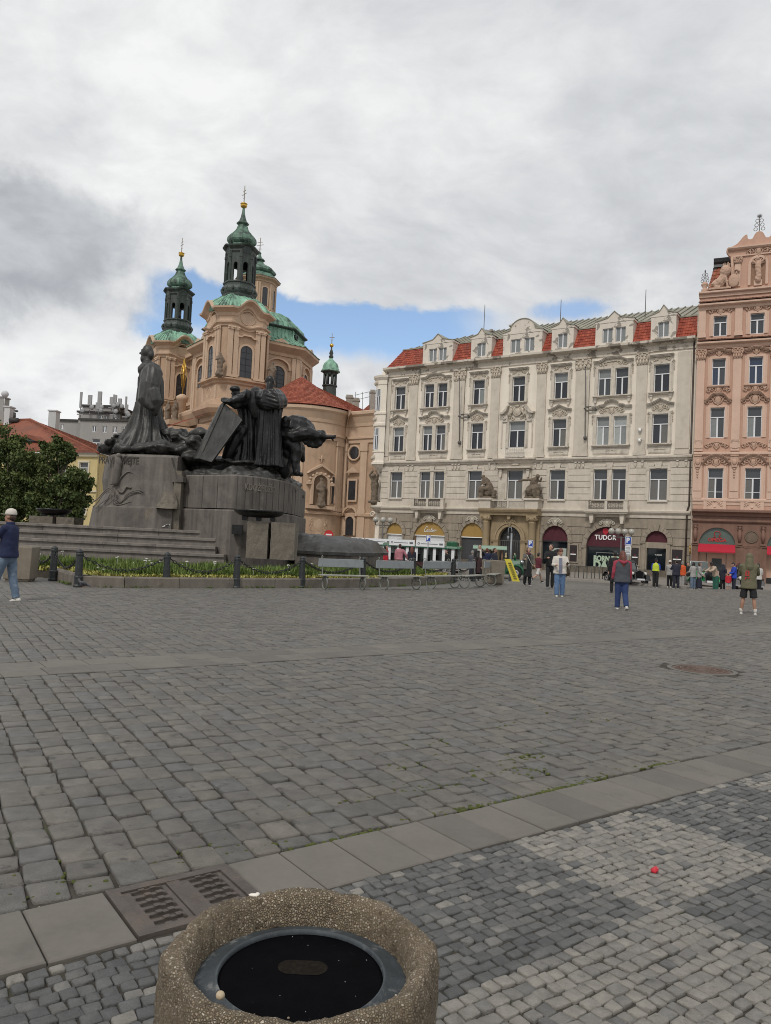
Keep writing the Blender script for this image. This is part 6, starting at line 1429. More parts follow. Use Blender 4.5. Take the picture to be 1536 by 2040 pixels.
q = MB(); q.lathe([(1.35,pz(741)),(1.25,pz(738)),(1.1,pz(734)),(1.08,pz(730)),(.95,pz(725)),(.6,pz(720)),(.3,pz(716)),(.2,pz(713))],tp.x,tp.y,16); q.build("turret_dome",copper,o); q = MB(); q.lathe([(.2,pz(714)),(.35,pz(711)),(.2,pz(707)),(.3,pz(704)),(.12,pz(696)),(.06,pz(690))],tp.x,tp.y,10); q.build("turret_spire",dcopper,o)
q = MB(); q.ell((tp.x,tp.y,pz(688)),.28,10,7); q.build("gilded_ball",gild,o); q = MB(); q.tube([(tp.x,tp.y,pz(687)),(tp.x,tp.y,pz(664))],.05,5); q.tube([(tp.x - .35,tp.y,pz(672)),(tp.x + .35,tp.y,pz(672))],.045,4); q.tube([(tp.x - .2,tp.y,pz(677)),(tp.x + .2,tp.y,pz(677))],.04,4); q.build("cross",MATS["dull_gilt"],o)
def on_round(deg,d=0.0): return TR((Rw + d) * math.cos(R(deg)),(Rw + d) * math.sin(R(deg)),0) @ RZ(R(deg + 90))
a_n = -58; T = on_round(a_n,-.12)
q = MB(T); archframe(q,2.0,5.9,8.7,.35,.35); q.prism([(-1.7,10.1),(-1.9,9.8),(0,10.8),(1.9,9.8),(1.7,10.1),(0,11.15)],-.5,.1); q.box(-1.9,1.9,-.7,.1,5.35,5.75); q.box(-1.9,-1.3,-.4,.1,8.4,8.75); q.box(1.3,1.9,-.4,.1,8.4,8.75); q.tube([(0,-.2,11.1),(0,-.2,12.2)],.1,5); q.tube([(-.35,-.2,11.8),(.35,-.2,11.8)],.08,5)
for k in range(9): a = PI * k / 8; q.ell((1.6 * math.cos(a),-.3,8.75 + 1.15 * math.sin(a)),(.22,.15,.2),6,4)
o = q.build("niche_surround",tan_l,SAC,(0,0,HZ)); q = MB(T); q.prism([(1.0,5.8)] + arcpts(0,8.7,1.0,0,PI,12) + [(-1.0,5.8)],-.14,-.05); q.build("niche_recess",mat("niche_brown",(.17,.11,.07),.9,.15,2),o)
stucco_statue("niche_statue",SAC,on_round(a_n,.35) @ TR(0,0,5.9 + HZ),3.5,77)
q = MB(); ornament(q,2.6,2.6,-.15); q.prism([(-.5,-1.0),(.5,-1.0),(0,-2.2)],-.25,0); o = q.build("wall_cartouche",tan_l,SAC); o.matrix_local = T @ TR(0,0,3.4 + HZ)
for deg in (-95,-28,-32,-84):
 q = MB(on_round(deg,0)); q.box(-.45,.45,-.16,.2,5.2,14.3); q.box(-.55,.55,-.24,.2,13.7,14.3); q.box(-.6,.6,-.24,.2,5.2,5.7); q.build("apse_pilaster",tan_l,SAC,(0,0,HZ))
q = MB(on_round(-40,0)); archframe(q,.5,6.2,9.4,.15,.18); o = q.build("slim_window",tan_l,SAC,(0,0,HZ)); g_ = MB(on_round(-40,0)); g_.prism([(.25,6.2)] + arcpts(0,9.4,.25,0,PI,8) + [(-.25,6.2)],-.06,.1); g_.build("pane",dwin,o)
wa = math.atan2(wing_dir.y,wing_dir.x); wl_ = (E1 - t0).length
Tw = lambda s: TR(t0.x + wing_dir.x * s,t0.y + wing_dir.y * s,0) @ RZ(wa)
sw = wl_ * .36
q = MB(Tw(sw)); q.torus((0,-.02,13.0),.95,.16,'y',20,6); q.v = [p for p in q.v]; o = q.build("oval_window",tan_l,SAC,(0,0,HZ)); g_ = MB(Tw(sw)); g_.ell((0,-.03,13.0),(.62,.08,.95),16,8); g_.build("pane",dwin,o)
q = MB(Tw(sw)); q.prism([(-1.0,10.4),(1.0,10.4),(0,11.2)],-.3,0); q.prism([(-.6,10.5),(.6,10.5),(0,10.95)],-.32,-.3); q.box(-.8,.8,-.14,0,6.6,9.6); o = q.build("wing_window",tan_l,SAC,(0,0,HZ)); g_ = MB(Tw(sw)); g_.box(-.55,.55,-.18,-.14,6.85,9.35); g_.build("pane",dwin,o)
q = MB(Tw(sw - .1)); archframe(q,1.3,2.2,4.0,.22,.3); archframe(q,2.0,4.75,4.8,.35,.22); o = q.build("low_window",tan_l,SAC,(0,0,HZ)); g_ = MB(Tw(sw - .1)); g_.prism([(.65,2.2)] + arcpts(0,4.0,.65,0,PI,10) + [(-.65,2.2)],-.08,.02); g_.build("pane",dwin,o)
for s in (.05,wl_ * .72):
 q = MB(Tw(s)); q.box(-.5,.5,-.2,.1,5.2,14.3); q.box(-.6,.6,-.28,.1,13.2,14.3); q.box(-.6,.6,-.25,.1,4.9,5.6); q.box(-.55,.55,-.2,.1,1.0,4.6); q.build("wing_pilaster",tan_l,SAC,(0,0,HZ))
# houses and trees on the left,roofs behind the corner
yellow = mat("yellow_stucco",(.56,.45,.22),.9,.06,.8,streak=.08,bump=.05,bscale=30); cream_t = mat("cream_trim",(.58,.52,.38),.9,.06,1)
greyp = mat("grey_render",(.33,.315,.30),.9,.06,.6,streak=.12); darkp = mat("dark_parapet",(.05,.048,.045),.8,.1,2); whitew = mat("whitewash",(.55,.55,.55),.9,.06,1,streak=.12)
otile = mat("old_roof_tile",(.22,.07,.04),.8,.15,.8,tone=[(0,(.145,.042,.024)),(.5,(.20,.060,.032)),(1,(.27,.088,.048))],dirt=(.11,.06,.045),dirt_amt=.5,dirt_scale=.3)
ER,EL,RR,RL = at(197,902,78),at(-140,878,86),at(61,836,90),at(-140,826,98)
EL.z = ER.z; RL.z = RR.z
yb = Vector((ER.x,ER.y,0)); ud = (Vector((EL.x,EL.y,0)) - yb); UL = ud.length; ud.normalize(); ya = math.atan2(-ud.y,-ud.x)
YEL = thing("yellow_house","yellow house with hipped red tile roof behind the dark tree","house",(yb.x,yb.y,-.3),ya)
toL = (Matrix.Translation(Vector((yb.x,yb.y,-.3))) @ RZ(ya)).inverted()
er,el,rr_,rl = [toL @ v for v in (ER,EL,RR,RL)]
eb = Vector((er.x - 6.0,er.y + 20,er.z))
q = MB(); wx = [(-2.2,1.0),(-5.0,1.0),(-8.0,1.0),(-11,1.0),(-14,1.0),(-17,1.0)]
ops = [(x - .55,x + .55,z,z + 1.75) for x,_ in wx for z in (er.z - 2.7,er.z - 6.2)]
wall_grid(q,-UL,-.5,0,er.z,ops,.25,0,.5); q.slab([(-UL,.8),(-.52,.8),(-5.5,16),(-UL,16)],0,er.z); q.add([(-.5,.5,0),(-.6,.9,0),(-.6,.9,er.z),(-.5,.5,er.z)],[(0,1,2,3)]); q.build("front_wall",yellow,YEL)
for a,b,c,d in ops:
 window(YEL,(a + b) / 2,c,b - a,d - c,y=.62,panes=(g_mid,g_blind,g_mid),trans=.68)
 q = MB(); q.box(a - .2,b + .2,.40,.5,d,d + .2); q.box(a - .2,a,.42,.5,c - .15,d); q.box(b,b + .2,.42,.5,c - .15,d); q.box(a - .2,b + .2,.38,.5,c - .25,c); q.build("window_surround",cream_t,YEL)
q = MB(); q.box(-UL,-.35,.25,.5,er.z - .35,er.z - .02); q.box(-UL,-.4,.35,.5,er.z - 4.0,er.z - 3.8); q.build("eaves_cornice",cream_t,YEL)
q = MB(); tiles(q,el,er,rr_,rl,.28,.42); tiles(q,er,eb,rr_.lerp(eb,.02),rr_,.28,.42); q.add([el,er,rr_,rl],[(0,1,2,3)]); q.add([er,eb,rr_],[(0,1,2)]); q.tube([er,rr_,rl],.16,6); tag(q.build("roof_tiles",otile,YEL,tone=True),kind='stuff')
for t in (.28,.5,.75):
 p = er.lerp(el,t); p2 = rr_.lerp(rl,t); c = p.lerp(p2,.30); q = MB(TR(c.x,c.y,c.z)); pts = [(-2.4,-.1),(-1.5,.15),(-.7,.6),(0,.72),(.7,.6),(1.5,.15),(2.4,-.1)]
 q.prism(pts + [(1.2,.0),(0,.4),(-1.2,.0)],-.7,2.2); o = q.build("eyebrow_dormer",otile,YEL,tone=True); g_ = MB(TR(c.x,c.y,c.z)); g_.prism([(-1.2,0),(0,.42),(1.2,0)],-.5,-.4); g_.build("pane",g_dark,o)
def roofblock(name,m,x0,x1,yt,ybm,Y,dpt,par,cap=None):
 a,b = at(x0,yt,Y),at(x1,yt,Y); lo_ = at((x0 + x1) / 2,ybm,Y).z; q = MB(); zt = (a.z + b.z) / 2
 T = toL if par is YEL else None
 q.box(a.x,b.x,Y,Y + dpt,lo_,zt,T=T)
 if cap: q.box(a.x - .1,b.x + .1,Y - .1,Y + dpt + .1,zt,zt + .15,T=T)
 return q.build(name,m,par)
roofblock("chimney",whitew,97,112,819,880,96,1.2,YEL,True); roofblock("chimney",greyp,-6,8,792,860,92,1.4,YEL,True); roofblock("chimney",whitew,9,20,811,860,90,1.2,YEL,True)
roofblock("party_wall",greyp,-40,8,818,870,91,3,YEL)
p = at(10,785,92); q = MB(); q.ell((p.x,p.y,p.z),.42,12,8,T=toL); q.tube([(p.x,p.y,p.z - 2),(p.x,p.y,p.z)],.06,5,T=toL); q.build("antenna_globe",whitew,YEL)
p = at(29,822,90); q = MB(); q.tube([(p.x,p.y,p.z - .8),(p.x,p.y,p.z)],.16,6,T=toL); q.ell((p.x + .2,p.y,p.z + .2),(.25,.2,.12),8,5,T=toL); q.tube([(p.x + .5,p.y,p.z - .9),(p.x - .5,p.y,p.z - .9)],.3,6,T=toL); q.build("roof_vent",darkp,YEL)
q = MB(); a,b,c,d = at(126,873,96),at(160,875,96),at(160,892,92),at(140,889,92); tiles(q,toL @ d,toL @ c,toL @ b,toL @ a,.3,.4); tag(q.build("rear_roof_tiles",otile,YEL,tone=True),kind='stuff')
OC = at(200,1050,118); OF = thing("office_block","grey rendered office block with mobile phone aerials crowding its roof","office block",(OC.x,OC.y,-.3),R(-6)); toO = (Matrix.Translation(Vector((OC.x,OC.y,-.3))) @ RZ(R(-6))).inverted()
def ob(x0,x1,yt,Y,dep,name,m,ybm=None,dark=True,wins=()):
 a,b = toO @ at(x0,yt,Y),toO @ at(x1,yt,Y); zt = max(a.z,b.z); z0 = 0 if ybm is None else (toO @ at((x0 + x1) / 2,ybm,Y)).z; y = min(a.y,b.y)
 q = MB(); ow = []
 for (u0,u1,v0,v1) in wins:
  c0,c1 = toO @ at(u0,v1,Y),toO @ at(u1,v0,Y); ow.append((c0.x,c1.x,c0.z,c1.z))
 wall_grid(q,a.x,b.x,z0,zt,ow,.25,0,y); q.box(a.x,b.x,y + .3,y + dep,z0,zt); q.box(a.x,a.x + .02,y,y + dep,z0,zt); q.box(b.x - .02,b.x,y,y + dep,z0,zt)
 o = q.build(name,m,OF)
 for (p0,p1,q0,q1) in ow: window(o,(p0 + p1) / 2,q0,p1 - p0,q1 - q0,y=y + .12,panes=(g_mid,g_mid,g_mid),trans=.6 if (q1 - q0) > 1.2 else 1.0,fw=.1)
 if dark: k = MB(); k.box(a.x - .25,b.x + .25,y - .25,y + dep,zt,zt + .28); k.build("parapet",darkp,o)
 return y,zt
ob(160,330,845,112,16,"main_wing",greyp,wins=[(184,202,875,894),(218,236,877,896),(184,194,849,861),(206,216,850,862),(227,237,851,863),(246,256,852,864)])
ob(112,172,841,118,12,"side_wing",greyp,wins=[(121,128,846,855),(114,119,847,856)])
ob(157,244,826,116,9,"penthouse",greyp,846,True,[(199,208,829,835),(210,218,830,836),(228,240,833,838)]); ob(164,238,813,119,7,"roof_house",greyp,832)
steel = mat("aerial_grey",(.30,.30,.30),.6,.1,4)
for x,yt,yb_,w in ((159,781,838,.16),(178,787,824,.3),(197,780,828,.3),(196,802,826,.45),(225,786,838,.12),(222,791,818,.3),(229,787,816,.22),(238,794,818,.26),(249,790,842,.12),(251,806,838,.22)):
 a,b = toO @ at(x,yt,114),toO @ at(x,yb_,114); q = MB(); h_ = a.z - b.z
 q.tube([(b.x,b.y,b.z),(b.x,b.y,a.z)],.07,5); q.box(b.x - w,b.x + w,b.y - .15,b.y + .05,b.z + h_ * .45,a.z); q.ell((b.x + .45,b.y - .2,b.z + h_ * .35),(.35,.12,.35),10,6); q.box(b.x - .5,b.x + .5,b.y - .05,b.y + .05,b.z + h_ * .2,b.z + h_ * .24); q.build("aerial_mast",steel,OF)
RG = thing("street_house","red roofed house with chimneys glimpsed in the gap beside the cream corner house","house",tuple(Vector((at(738,1060,125).x,125,-.3))),0); off = Vector((at(738,1060,125).x,125,-.3))
q = MB(); a,b = at(722,818,125) - off,at(760,800,125) - off; q.box(a.x,a.x + 9,0,10,0,a.z); q.build("house_wall",tan,RG)
q = MB(); z0 = a.z; tiles(q,(a.x,-.3,z0),(a.x + 9,-.3,z0),(a.x + 9,6,z0 + 4.0),(a.x + 3,6,z0 + 4.0),.35,.45); tag(q.build("roof_tiles",ctile,RG,tone=True),kind='stuff')
for x0,x1,yt,yb_ in ((690,703,786,822),(704,716,792,828),(738,748,776,815)):
 p0,p1 = at(x0,yt,118) - off,at(x1,yt,118) - off; lo_ = (at(x0,yb_,118) - off).z; q = MB(); q.box(p0.x,p1.x,-7,-6,lo_ - 8,p0.z); q.box(p0.x - .1,p1.x + .1,-7.1,-5.9,p0.z - .5,p0.z - .3); q.build("chimney",brick,RG)
q = MB();
for x in (708,722,736):
 p0,p1 = at(x,778,118) - off,at(x,815,118) - off; q.tube([(p1.x,-6,p1.z),(p0.x,-6,p0.z)],.05,4)
for y in (782,792): p0,p1 = at(706,y + 3,118) - off,at(740,y - 5,118) - off; q.tube([(p0.x,-6,p0.z),(p1.x,-6,p1.z)],.04,4)
q.build("roof_railing",dark_metal,RG)
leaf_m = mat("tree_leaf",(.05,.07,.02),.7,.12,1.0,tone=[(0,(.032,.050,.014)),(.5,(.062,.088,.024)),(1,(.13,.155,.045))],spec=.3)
bark = mat("bark",(.07,.055,.04),.95,.3,5,bump=.6,bscale=20)
def leaf(mb,c,s,rnd):
 a = Vector((rnd.gauss(0,1),rnd.gauss(0,1),rnd.gauss(0,.6) - .35)).normalized(); b = a.orthogonal().normalized(); b.rotate(Quaternion(a,rnd.uniform(0,6.3)))
 t = Vector((0,0,-.25 * s)); w = a.cross(b) * s * .42
 mb.add([c,c + b * s * .45 + w + t * .3,c + b * s + t,c + b * s * .45 - w + t * .3],[(0,1,2,3)])
def tree(name,label,base,clumps,Y,seed,per=1150,ls=.16):
 rnd = random.Random(seed); T_ = thing(name,label,"tree",(base.x,base.y,base.z),0,None); cr = MB(); tr = MB(); W_ = lambda v: v - base
 h = max(at(x,y,Y).z for x,y,r,dy in clumps)
 tr.tube([(0,0,-.2),(.05,0,1.2),(-.08,.05,2.4),(.05,.1,3.6)],[.24,.19,.16,.12],9)
 for x,y,r,dy in clumps:
  c = W_(at(x,y,Y + dy)); rm = r * 1.18 / FPX * Y
  tr.tube([(0,.05,1.8 + rnd.random()),c * .5 + Vector((rnd.uniform(-.4,.4),0,.8)),c],[.10,.06,.02],5)
  for s in range(13):
   d = Vector((rnd.gauss(0,1),rnd.gauss(0,1),rnd.gauss(0,.8))).normalized(); sc_ = c + d * rm * rnd.uniform(.35,.95); sr = rm * rnd.uniform(.22,.42); sh_ = rnd.random()
   for k in range(int(per * rm * rm / 14) + 40):
    v = Vector((rnd.gauss(0,.55),rnd.gauss(0,.55),rnd.gauss(0,.42))); cr.t = min(1,max(0,sh_ * .5 + rnd.random() * .35 + v.z * .25)); leaf(cr,sc_ + v * sr,ls * rnd.uniform(.6,1.25),rnd)  # tone rises towards each clump's top: shading put into the leaf colour
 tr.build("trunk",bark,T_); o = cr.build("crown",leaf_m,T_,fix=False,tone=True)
tb = at(15,1060,47); tb.z = -.3
tree("tree","large dark green tree at the left edge of the square",tb,[(-25,905,42,1),(15,888,34,0),(40,918,34,-1),(5,940,42,1),(52,958,34,-.5),(15,985,44,0),(-35,970,50,1),(60,1000,26,0),(35,880,18,0),(-30,1015,40,0),(30,1018,26,1),(-60,930,50,1),(62,930,22,1),(58,1026,26,0),(15,1034,30,0)],47,5)
tb = at(108,1060,45); tb.z = -.3
tree("tree","smaller dark green tree between the big tree and the monument plinth",tb,[(112,900,26,0),(122,884,16,0),(95,925,26,1),(100,958,32,0),(132,962,28,-.5),(158,950,20,0),(160,980,20,.5),(120,992,32,.5),(84,985,26,0),(145,1005,22,0),(92,893,14,0),(100,1018,22,0),(172,958,12,0),(138,905,12,0),(110,1027,24,0),(152,1022,18,0),(82,1022,20,0)],45,8)
# the bronze and granite memorial
granite = mat("memorial_granite",(.148,.130,.114),.8,.12,2.0,streak=.42,bump=.2,bscale=60,dirt=(.045,.04,.036),dirt_amt=.55,dirt_scale=1.1,dirt_lo=.46,dirt_hi=.68)
granite_r = mat("rough_granite",(.155,.134,.108),.9,.25,2.5,bump=.9,bscale=14,dirt=(.05,.045,.038),dirt_amt=.6,dirt_scale=2.2)
granite_l = mat("step_granite",(.185,.165,.146),.8,.12,2.5,streak=.25,bump=.2,bscale=60,dirt=(.06,.052,.045),dirt_amt=.6,dirt_scale=1.6,dirt_lo=.5,dirt_hi=.68)
bronze = mat("dark_bronze",(.024,.0235,.024),.36,.3,4.0,streak=.4,bump=.5,bscale=14,metal=.4,dirt=(.10,.105,.10),dirt_amt=.65,dirt_scale=2.2,dirt_lo=.56,dirt_hi=.74,spec=.45)  # streaks on both bronzes also put highlights into the colour
bronze_g = mat("weathered_bronze",(.056,.055,.051),.46,.25,3.0,streak=.5,bump=.4,bscale=12,metal=.2,dirt=(.022,.021,.02),dirt_amt=.6,dirt_scale=1.6,dirt_lo=.48,dirt_hi=.66)
M0 = Vector((-8.0,30.5,0.55)); MEM = thing("memorial","dark bronze memorial of robed figures on a granite plinth with steps","monument",tuple(M0))
def W(x,y,Y): return at(x,y,Y) - M0
def mb_(mb,name,m,par=None): return mb.build(name,m,par or MEM)
def plan_loft(mb,pts,ztops,zbots,batter=0.0,cap=True):
 n = len(pts); c = sum((Vector(p) for p in pts),Vector((0,0))) / n
 lo_ = [(*(Vector(p) + (Vector(p) - c).normalized() * batter),zb) for p,zb in zip(pts,zbots)]
 mb.loft([[Vector(a) - M0 for a in lo_],[Vector((p[0],p[1],z)) - M0 for p,z in zip(pts,ztops)]],cap=cap)
STX = [(27.45,.87,448),(27.87,1.13,430),(28.29,1.42,430),(28.72,1.68,412)]
for k,(Y,z,xr) in enumerate(STX):
 x1 = at(xr,1080,Y).x; x = -24.0; r = random.Random(k); nxt = 0
 while x < x1 - .05:
  w = min(x1 - x,r.uniform(1.5,2.4)); w = x1 - x if x1 - x - w < .7 else w
  q = MB(); z0 = z - .30 if k else .30; dY = r.uniform(-.006,.006)
  q.loft([[Vector((a,b,c)) - M0 for a,b,c in ((x + .004,Y + dY + .02,z0),(x + w - .004,Y + dY + .02,z0),(x + w - .004,29.6,z0),(x + .004,29.6,z0))],
    [Vector((a,b,c)) - M0 for a,b,c in ((x + .004,Y + dY + .02,z - .11),(x + w - .004,Y + dY + .02,z - .11),(x + w - .004,29.6,z - .11),(x + .004,29.6,z - .11))],
    [Vector((a,b,c)) - M0 for a,b,c in ((x + .004,Y + dY - .05,z - .10),(x + w - .004,Y + dY - .05,z - .10),(x + w - .004,29.6,z - .10),(x + .004,29.6,z - .10))],
    [Vector((a,b,c)) - M0 for a,b,c in ((x + .004,Y + dY - .05,z - .015),(x + w - .004,Y + dY - .05,z - .015),(x + w - .004,29.6,z - .015),(x + .004,29.6,z - .015))],
    [Vector((a,b,c)) - M0 for a,b,c in ((x + .012,Y + dY - .035,z),(x + w - .012,Y + dY - .035,z),(x + w - .012,29.6,z),(x + .012,29.6,z))]])
  q.build("step_block",granite_l,MEM); x += w
q = MB(); q.box(-24,at(440,1080,27.4).x + .5,26.95,36,.0,.56,T=TR(*(-M0))); mb_(q,"step_footing",granite)
XL,XR = at(187,950,29.4).x,at(347,950,28.8).x; XL0 = at(163,1045,29.2).x
zt = at(260,902,29.2).z
q = MB()
prof = [(0,1.55,XL0,28.95),(.25,2.05,XL0 + .05,29.0),(.45,2.42,XL0 + .10,29.02),(.52,2.5,XL0 + .25,29.1),(.65,2.95,XL0 + .42,29.2),(.8,3.5,XL + .02,29.3),(1,zt - .12,XL + .10,29.35),(1,zt - .02,XL + .2,29.5)]
rings = []
for _,z,xl,Y in prof:
 rings.append([Vector(p) - M0 for p in ((xl,Y + .9,z),(xl + .5,Y + .15,z),(xl + 1.0,Y,z),(XR - .5,Y - .25,z),(XR,Y - .2,z),(XR,34,z),(xl,34,z))])
q.loft(rings); lp = mb_(q,"left_plinth",granite)
rg = []
for k in range(8):
 z = 2.44 + .62 * k / 7; t = k / 7; x0,x1,y0 = XR - .62 + .25 * t,XR + .22 - .18 * t * t,28.52 + .22 * t; ring = []
 for j in range(20):
  th = 2 * PI * j / 20; cx_,cy_ = math.cos(th),math.sin(th); m_ = max(abs(cx_),abs(cy_)) ** .8; w_ = 1 + .16 * noise.noise((cx_ * 2,cy_ * 2,z * 3.5))
  ring.append(Vector(((x0 + x1) / 2 + (x1 - x0) / 2 * cx_ / m_ * w_,(y0 + 29.4) / 2 + (29.4 - y0) / 2 * cy_ / m_ * w_,z + .04 * noise.noise((cx_ * 3,cy_ * 3,k)))) - M0)
 rg.append(ring)
q = MB(); q.loft(rg); mb_(q,"rough_block",granite_r)
q = MB(); q.box(XR - 1.0,XR - .05,28.80,29.3,1.55,2.44,T=TR(*(-M0))); q.box(XR - .02,XR + .25,28.9,29.4,1.55,3.9,T=TR(*(-M0))); mb_(q,"rough_footing",granite_r)
def relief(pts,r,Y,name,rr=None):
 q = MB(); P = [W(x,y,Y) for x,y in pts]; Q = []
 for i in range(len(P) - 1):
  p0,p1,p2,p3 = P[max(i - 1,0)],P[i],P[i + 1],P[min(i + 2,len(P) - 1)]
  for k in range(5): t = k / 5; Q.append(.5 * ((2 * p1) + (p2 - p0) * t + (2 * p0 - 5 * p1 + 4 * p2 - p3) * t * t + (3 * p1 - p0 - 3 * p2 + p3) * t ** 3))
 Q.append(P[-1]); q.tube(Q,r,6); return mb_(q,name,granite)
def cpx(x,y): return (150 + x * .1758,880 + y * .1758)
RELS = [[(200,740),(250,690),(330,580),(400,540),(440,580),(440,650),(490,700),(560,640),(610,590),(720,570),(780,620),(800,720),(760,780)],
  [(190,690),(260,640),(340,550),(400,520),(450,560),(460,640),(500,680),(540,650),(590,590),(700,550),(770,570),(815,650)],
  [(230,755),(300,690),(360,650),(400,590),(410,660),(470,715),(560,700),(640,680),(700,720)]]
for r_ in RELS: relief([cpx(*p) for p in r_],.022,29.05,"carved_wave")
relief([cpx(*p) for p in [(400,480),(470,460),(530,390),(600,340),(690,375)]],.03,29.25,"carved_ridge"); relief([cpx(*p) for p in [(480,540),(530,575),(580,510),(630,525)]],.045,29.15,"carved_ridge")
q = MB(); q.tube([W(*cpx(490,250),29.28),W(*cpx(480,180),29.3)],[.16,.12],8,round_ends=True); q.tube([W(*cpx(455,460),29.2),W(*cpx(470,330),29.24),W(*cpx(485,240),29.26)],[.14,.15,.13],8,round_ends=True); q.ell(W(*cpx(490,160),29.28),.11,8,6); mb_(q,"carved_figure",granite)
q = MB()
for k,x in enumerate((195,345)): pass
lm = mat("incised_letters",(.058,.051,.045),.9,.1,4)
def carve(txt,x,y,Y,size,rz=0.0,sp=1.0):
 me = text_mesh(txt,size,.01,shear=.0,sx=.62,space=sp,bold=.004); me.materials.append(lm); p = W(x,y,Y); return inst(me,"carved_lettering",MEM,p,rz)
carve("PŘEJTE",258,918,29.27,.40,R(-6)); carve("PRAVDY",219,918,29.30,.38,R(-4))
def drum(z0,z1,off,name,m):
 P = [at(338,950,30.3).xy + Vector((-.0,0)),at(349,950,29.6).xy,at(465,950,28.0).xy]
 cx,cy = P[2].x + .2,32.6
 arc = [(cx + 4.35 * math.sin(R(a)) * .42 * 1.02,cy - 4.55 * math.cos(R(a))) for a in range(8,96,8)]
 xr = at(592,950,32.3).x
 arc = [(P[2].x + (xr - P[2].x) * math.sin(R(a)),32.6 - (32.6 - 28.0) * math.cos(R(a)) ** .8) for a in range(10,91,8)]
 pts = [Vector((P[0].x,35)),Vector((P[0].x,P[0].y)),P[1],P[2]] + [Vector(a) for a in arc] + [Vector((xr,36))]
 c = Vector((-6.5,33)); pts = [p + (p - c).normalized() * off for p in pts]
 q = MB(); q.loft([[(p.x - M0.x,p.y - M0.y,z0 - M0.z) for p in pts],[(p.x - M0.x,p.y - M0.y,z1 - .05 - M0.z) for p in pts],[(p.x - M0.x + (c.x - p.x) * .008,p.y - M0.y + (c.y - p.y) * .008,z1 - M0.z) for p in pts]]); return mb_(q,name,m),pts
dz1 = 3.78
o,dpts = drum(2.54,dz1,0,"drum_upper",granite); o2,_ = drum(.3,2.50,.10,"drum_lower",granite)
q = MB()
for a,b in zip(dpts[2:],dpts[3:-1]):
 for t in ((.25,.5,.75) if (b - a).length > 2 else (.5,)):
  p = a.lerp(b,t); d = (b - a).normalized(); nrm = Vector((d.y,-d.x)); q.box(-.008,.008,-.012,.03,2.54,dz1 - .05,T=TR(*(-M0)) @ TR(p.x,p.y,0) @ RZ(math.atan2(d.y,d.x)))
mb_(q,"stone_joints",lm)
for k,(txt,i) in enumerate((("KDOŽ",5),("JSTE",6),("BOŽÍ",7),("BOJ",8))):
 if i + 1 < len(dpts) - 1:
  a,b = dpts[i],dpts[i + 1]; p = (a + b) / 2; d = (b - a).normalized(); me = text_mesh(txt,.34,.012,sx=.7,bold=.006); me.materials.append(mat("faded_letters",(.17,.15,.125),.9,.1,5)); inst(me,"carved_lettering",MEM,(p.x - M0.x,p.y - M0.y,3.35 - M0.z),math.atan2(d.y,d.x))
pq = W(472,1055,27.62); q = MB(); q.box(pq.x - .18,pq.x + .18,pq.y - .03,pq.y + .25,pq.z - .17,pq.z + .17); mb_(q,"bronze_plaque",bronze)
q = MB(); P = [W(341,912,28.9),W(345,930,28.85),W(352,945,28.8),W(365,949,28.75)]; P2 = [p + Vector((0,4,0)) for p in P]; B = [W(341,960,28.9),W(346,960,28.9),W(353,960,28.85),W(365,960,28.8)]; q.loft([P + B[::-1],P2 + [b + Vector((0,4,0)) for b in B[::-1]]]); mb_(q,"plinth_cheek",granite)
# --- bronze : draped solids
def robe(mb,lv,Y,depth=.8,nseg=72,nz=46,folds=9,famp=.07,seed=0,twist=.4,dy=None):
 """draped cloth: lv = [(y_px, x_left, x_right)] silhouette at distance Y"""
 ys = [l[0] for l in lv]; rnd = random.Random(seed); ph = [rnd.uniform(0,6.28) for _ in range(6)]
 rings = []
 for i in range(nz + 1):
  y = ys[0] + (ys[-1] - ys[0]) * i / nz; xl = np.interp(y,ys,[l[1] for l in lv]); xr = np.interp(y,ys,[l[2] for l in lv])
  oy = np.interp(y,ys,[l[3] if len(l) > 3 else 0 for l in lv]); a,b = W(xl,y,Y),W(xr,y,Y); c = (a + b) / 2; rx = (b.x - a.x) / 2; fa = np.interp(y,ys,[l[4] if len(l) > 4 else 1 for l in lv]) * famp
  ring = []
  for j in range(nseg):
   th = 2 * PI * j / nseg; tz = i / nz
   f = 1 - abs(math.sin(folds * .5 * th + ph[0] + twist * math.sin(tz * 3 + ph[1]) + .5 * math.sin(3 * th + ph[2]))) ** .7
   f += .5 * (1 - abs(math.sin(folds * .83 * th + ph[3] - twist * tz * 2))) ** 1.2
   f = (f - .6) * fa
   ring.append((c.x + rx * math.cos(th) * (1 + f),c.y + oy + rx * depth * math.sin(th) * (1 + f),c.z + .01 * math.sin(5 * th)))
  rings.append(ring)
 mb.loft(rings[::-1])
def head(mb,x,y,Y,h,face=-1,beard=True,oy=0):
 """bearded head, h pixels tall; face = -1 looks left, 1 right"""
 c = W(x,y,Y) + Vector((0,oy,0)); s = h / FPX * Y
 mb.ell(c + Vector((0,0,s * .08)),(s * .36,s * .33,s * .42),14,10); mb.ell(c + Vector((face * s * .22,0,-s * .05)),(s * .20,s * .22,s * .30),10,8); mb.tube([c + Vector((face * s * .36,0,s * .08)),c + Vector((face * s * .47,0,-s * .06))],[s * .05,s * .08],6,round_ends=True)
 mb.ell(c + Vector((face * s * .33,0,s * .16)),(s * .10,s * .22,s * .06),8,6)
 if beard: mb.ell(c + Vector((face * s * .25,0,-s * .38)),(s * .20,s * .2,s * .26),10,8)
 mb.tube([c + Vector((0,0,-s * .2)),c + Vector((-face * s * .05,0,-s * .75))],[s * .22,s * .26],9,round_ends=True); mb.ell(c + Vector((-face * s * .2,0,-s * .1)),(s * .24,s * .3,s * .36),10,8)
YH = 31.2
f = MB()
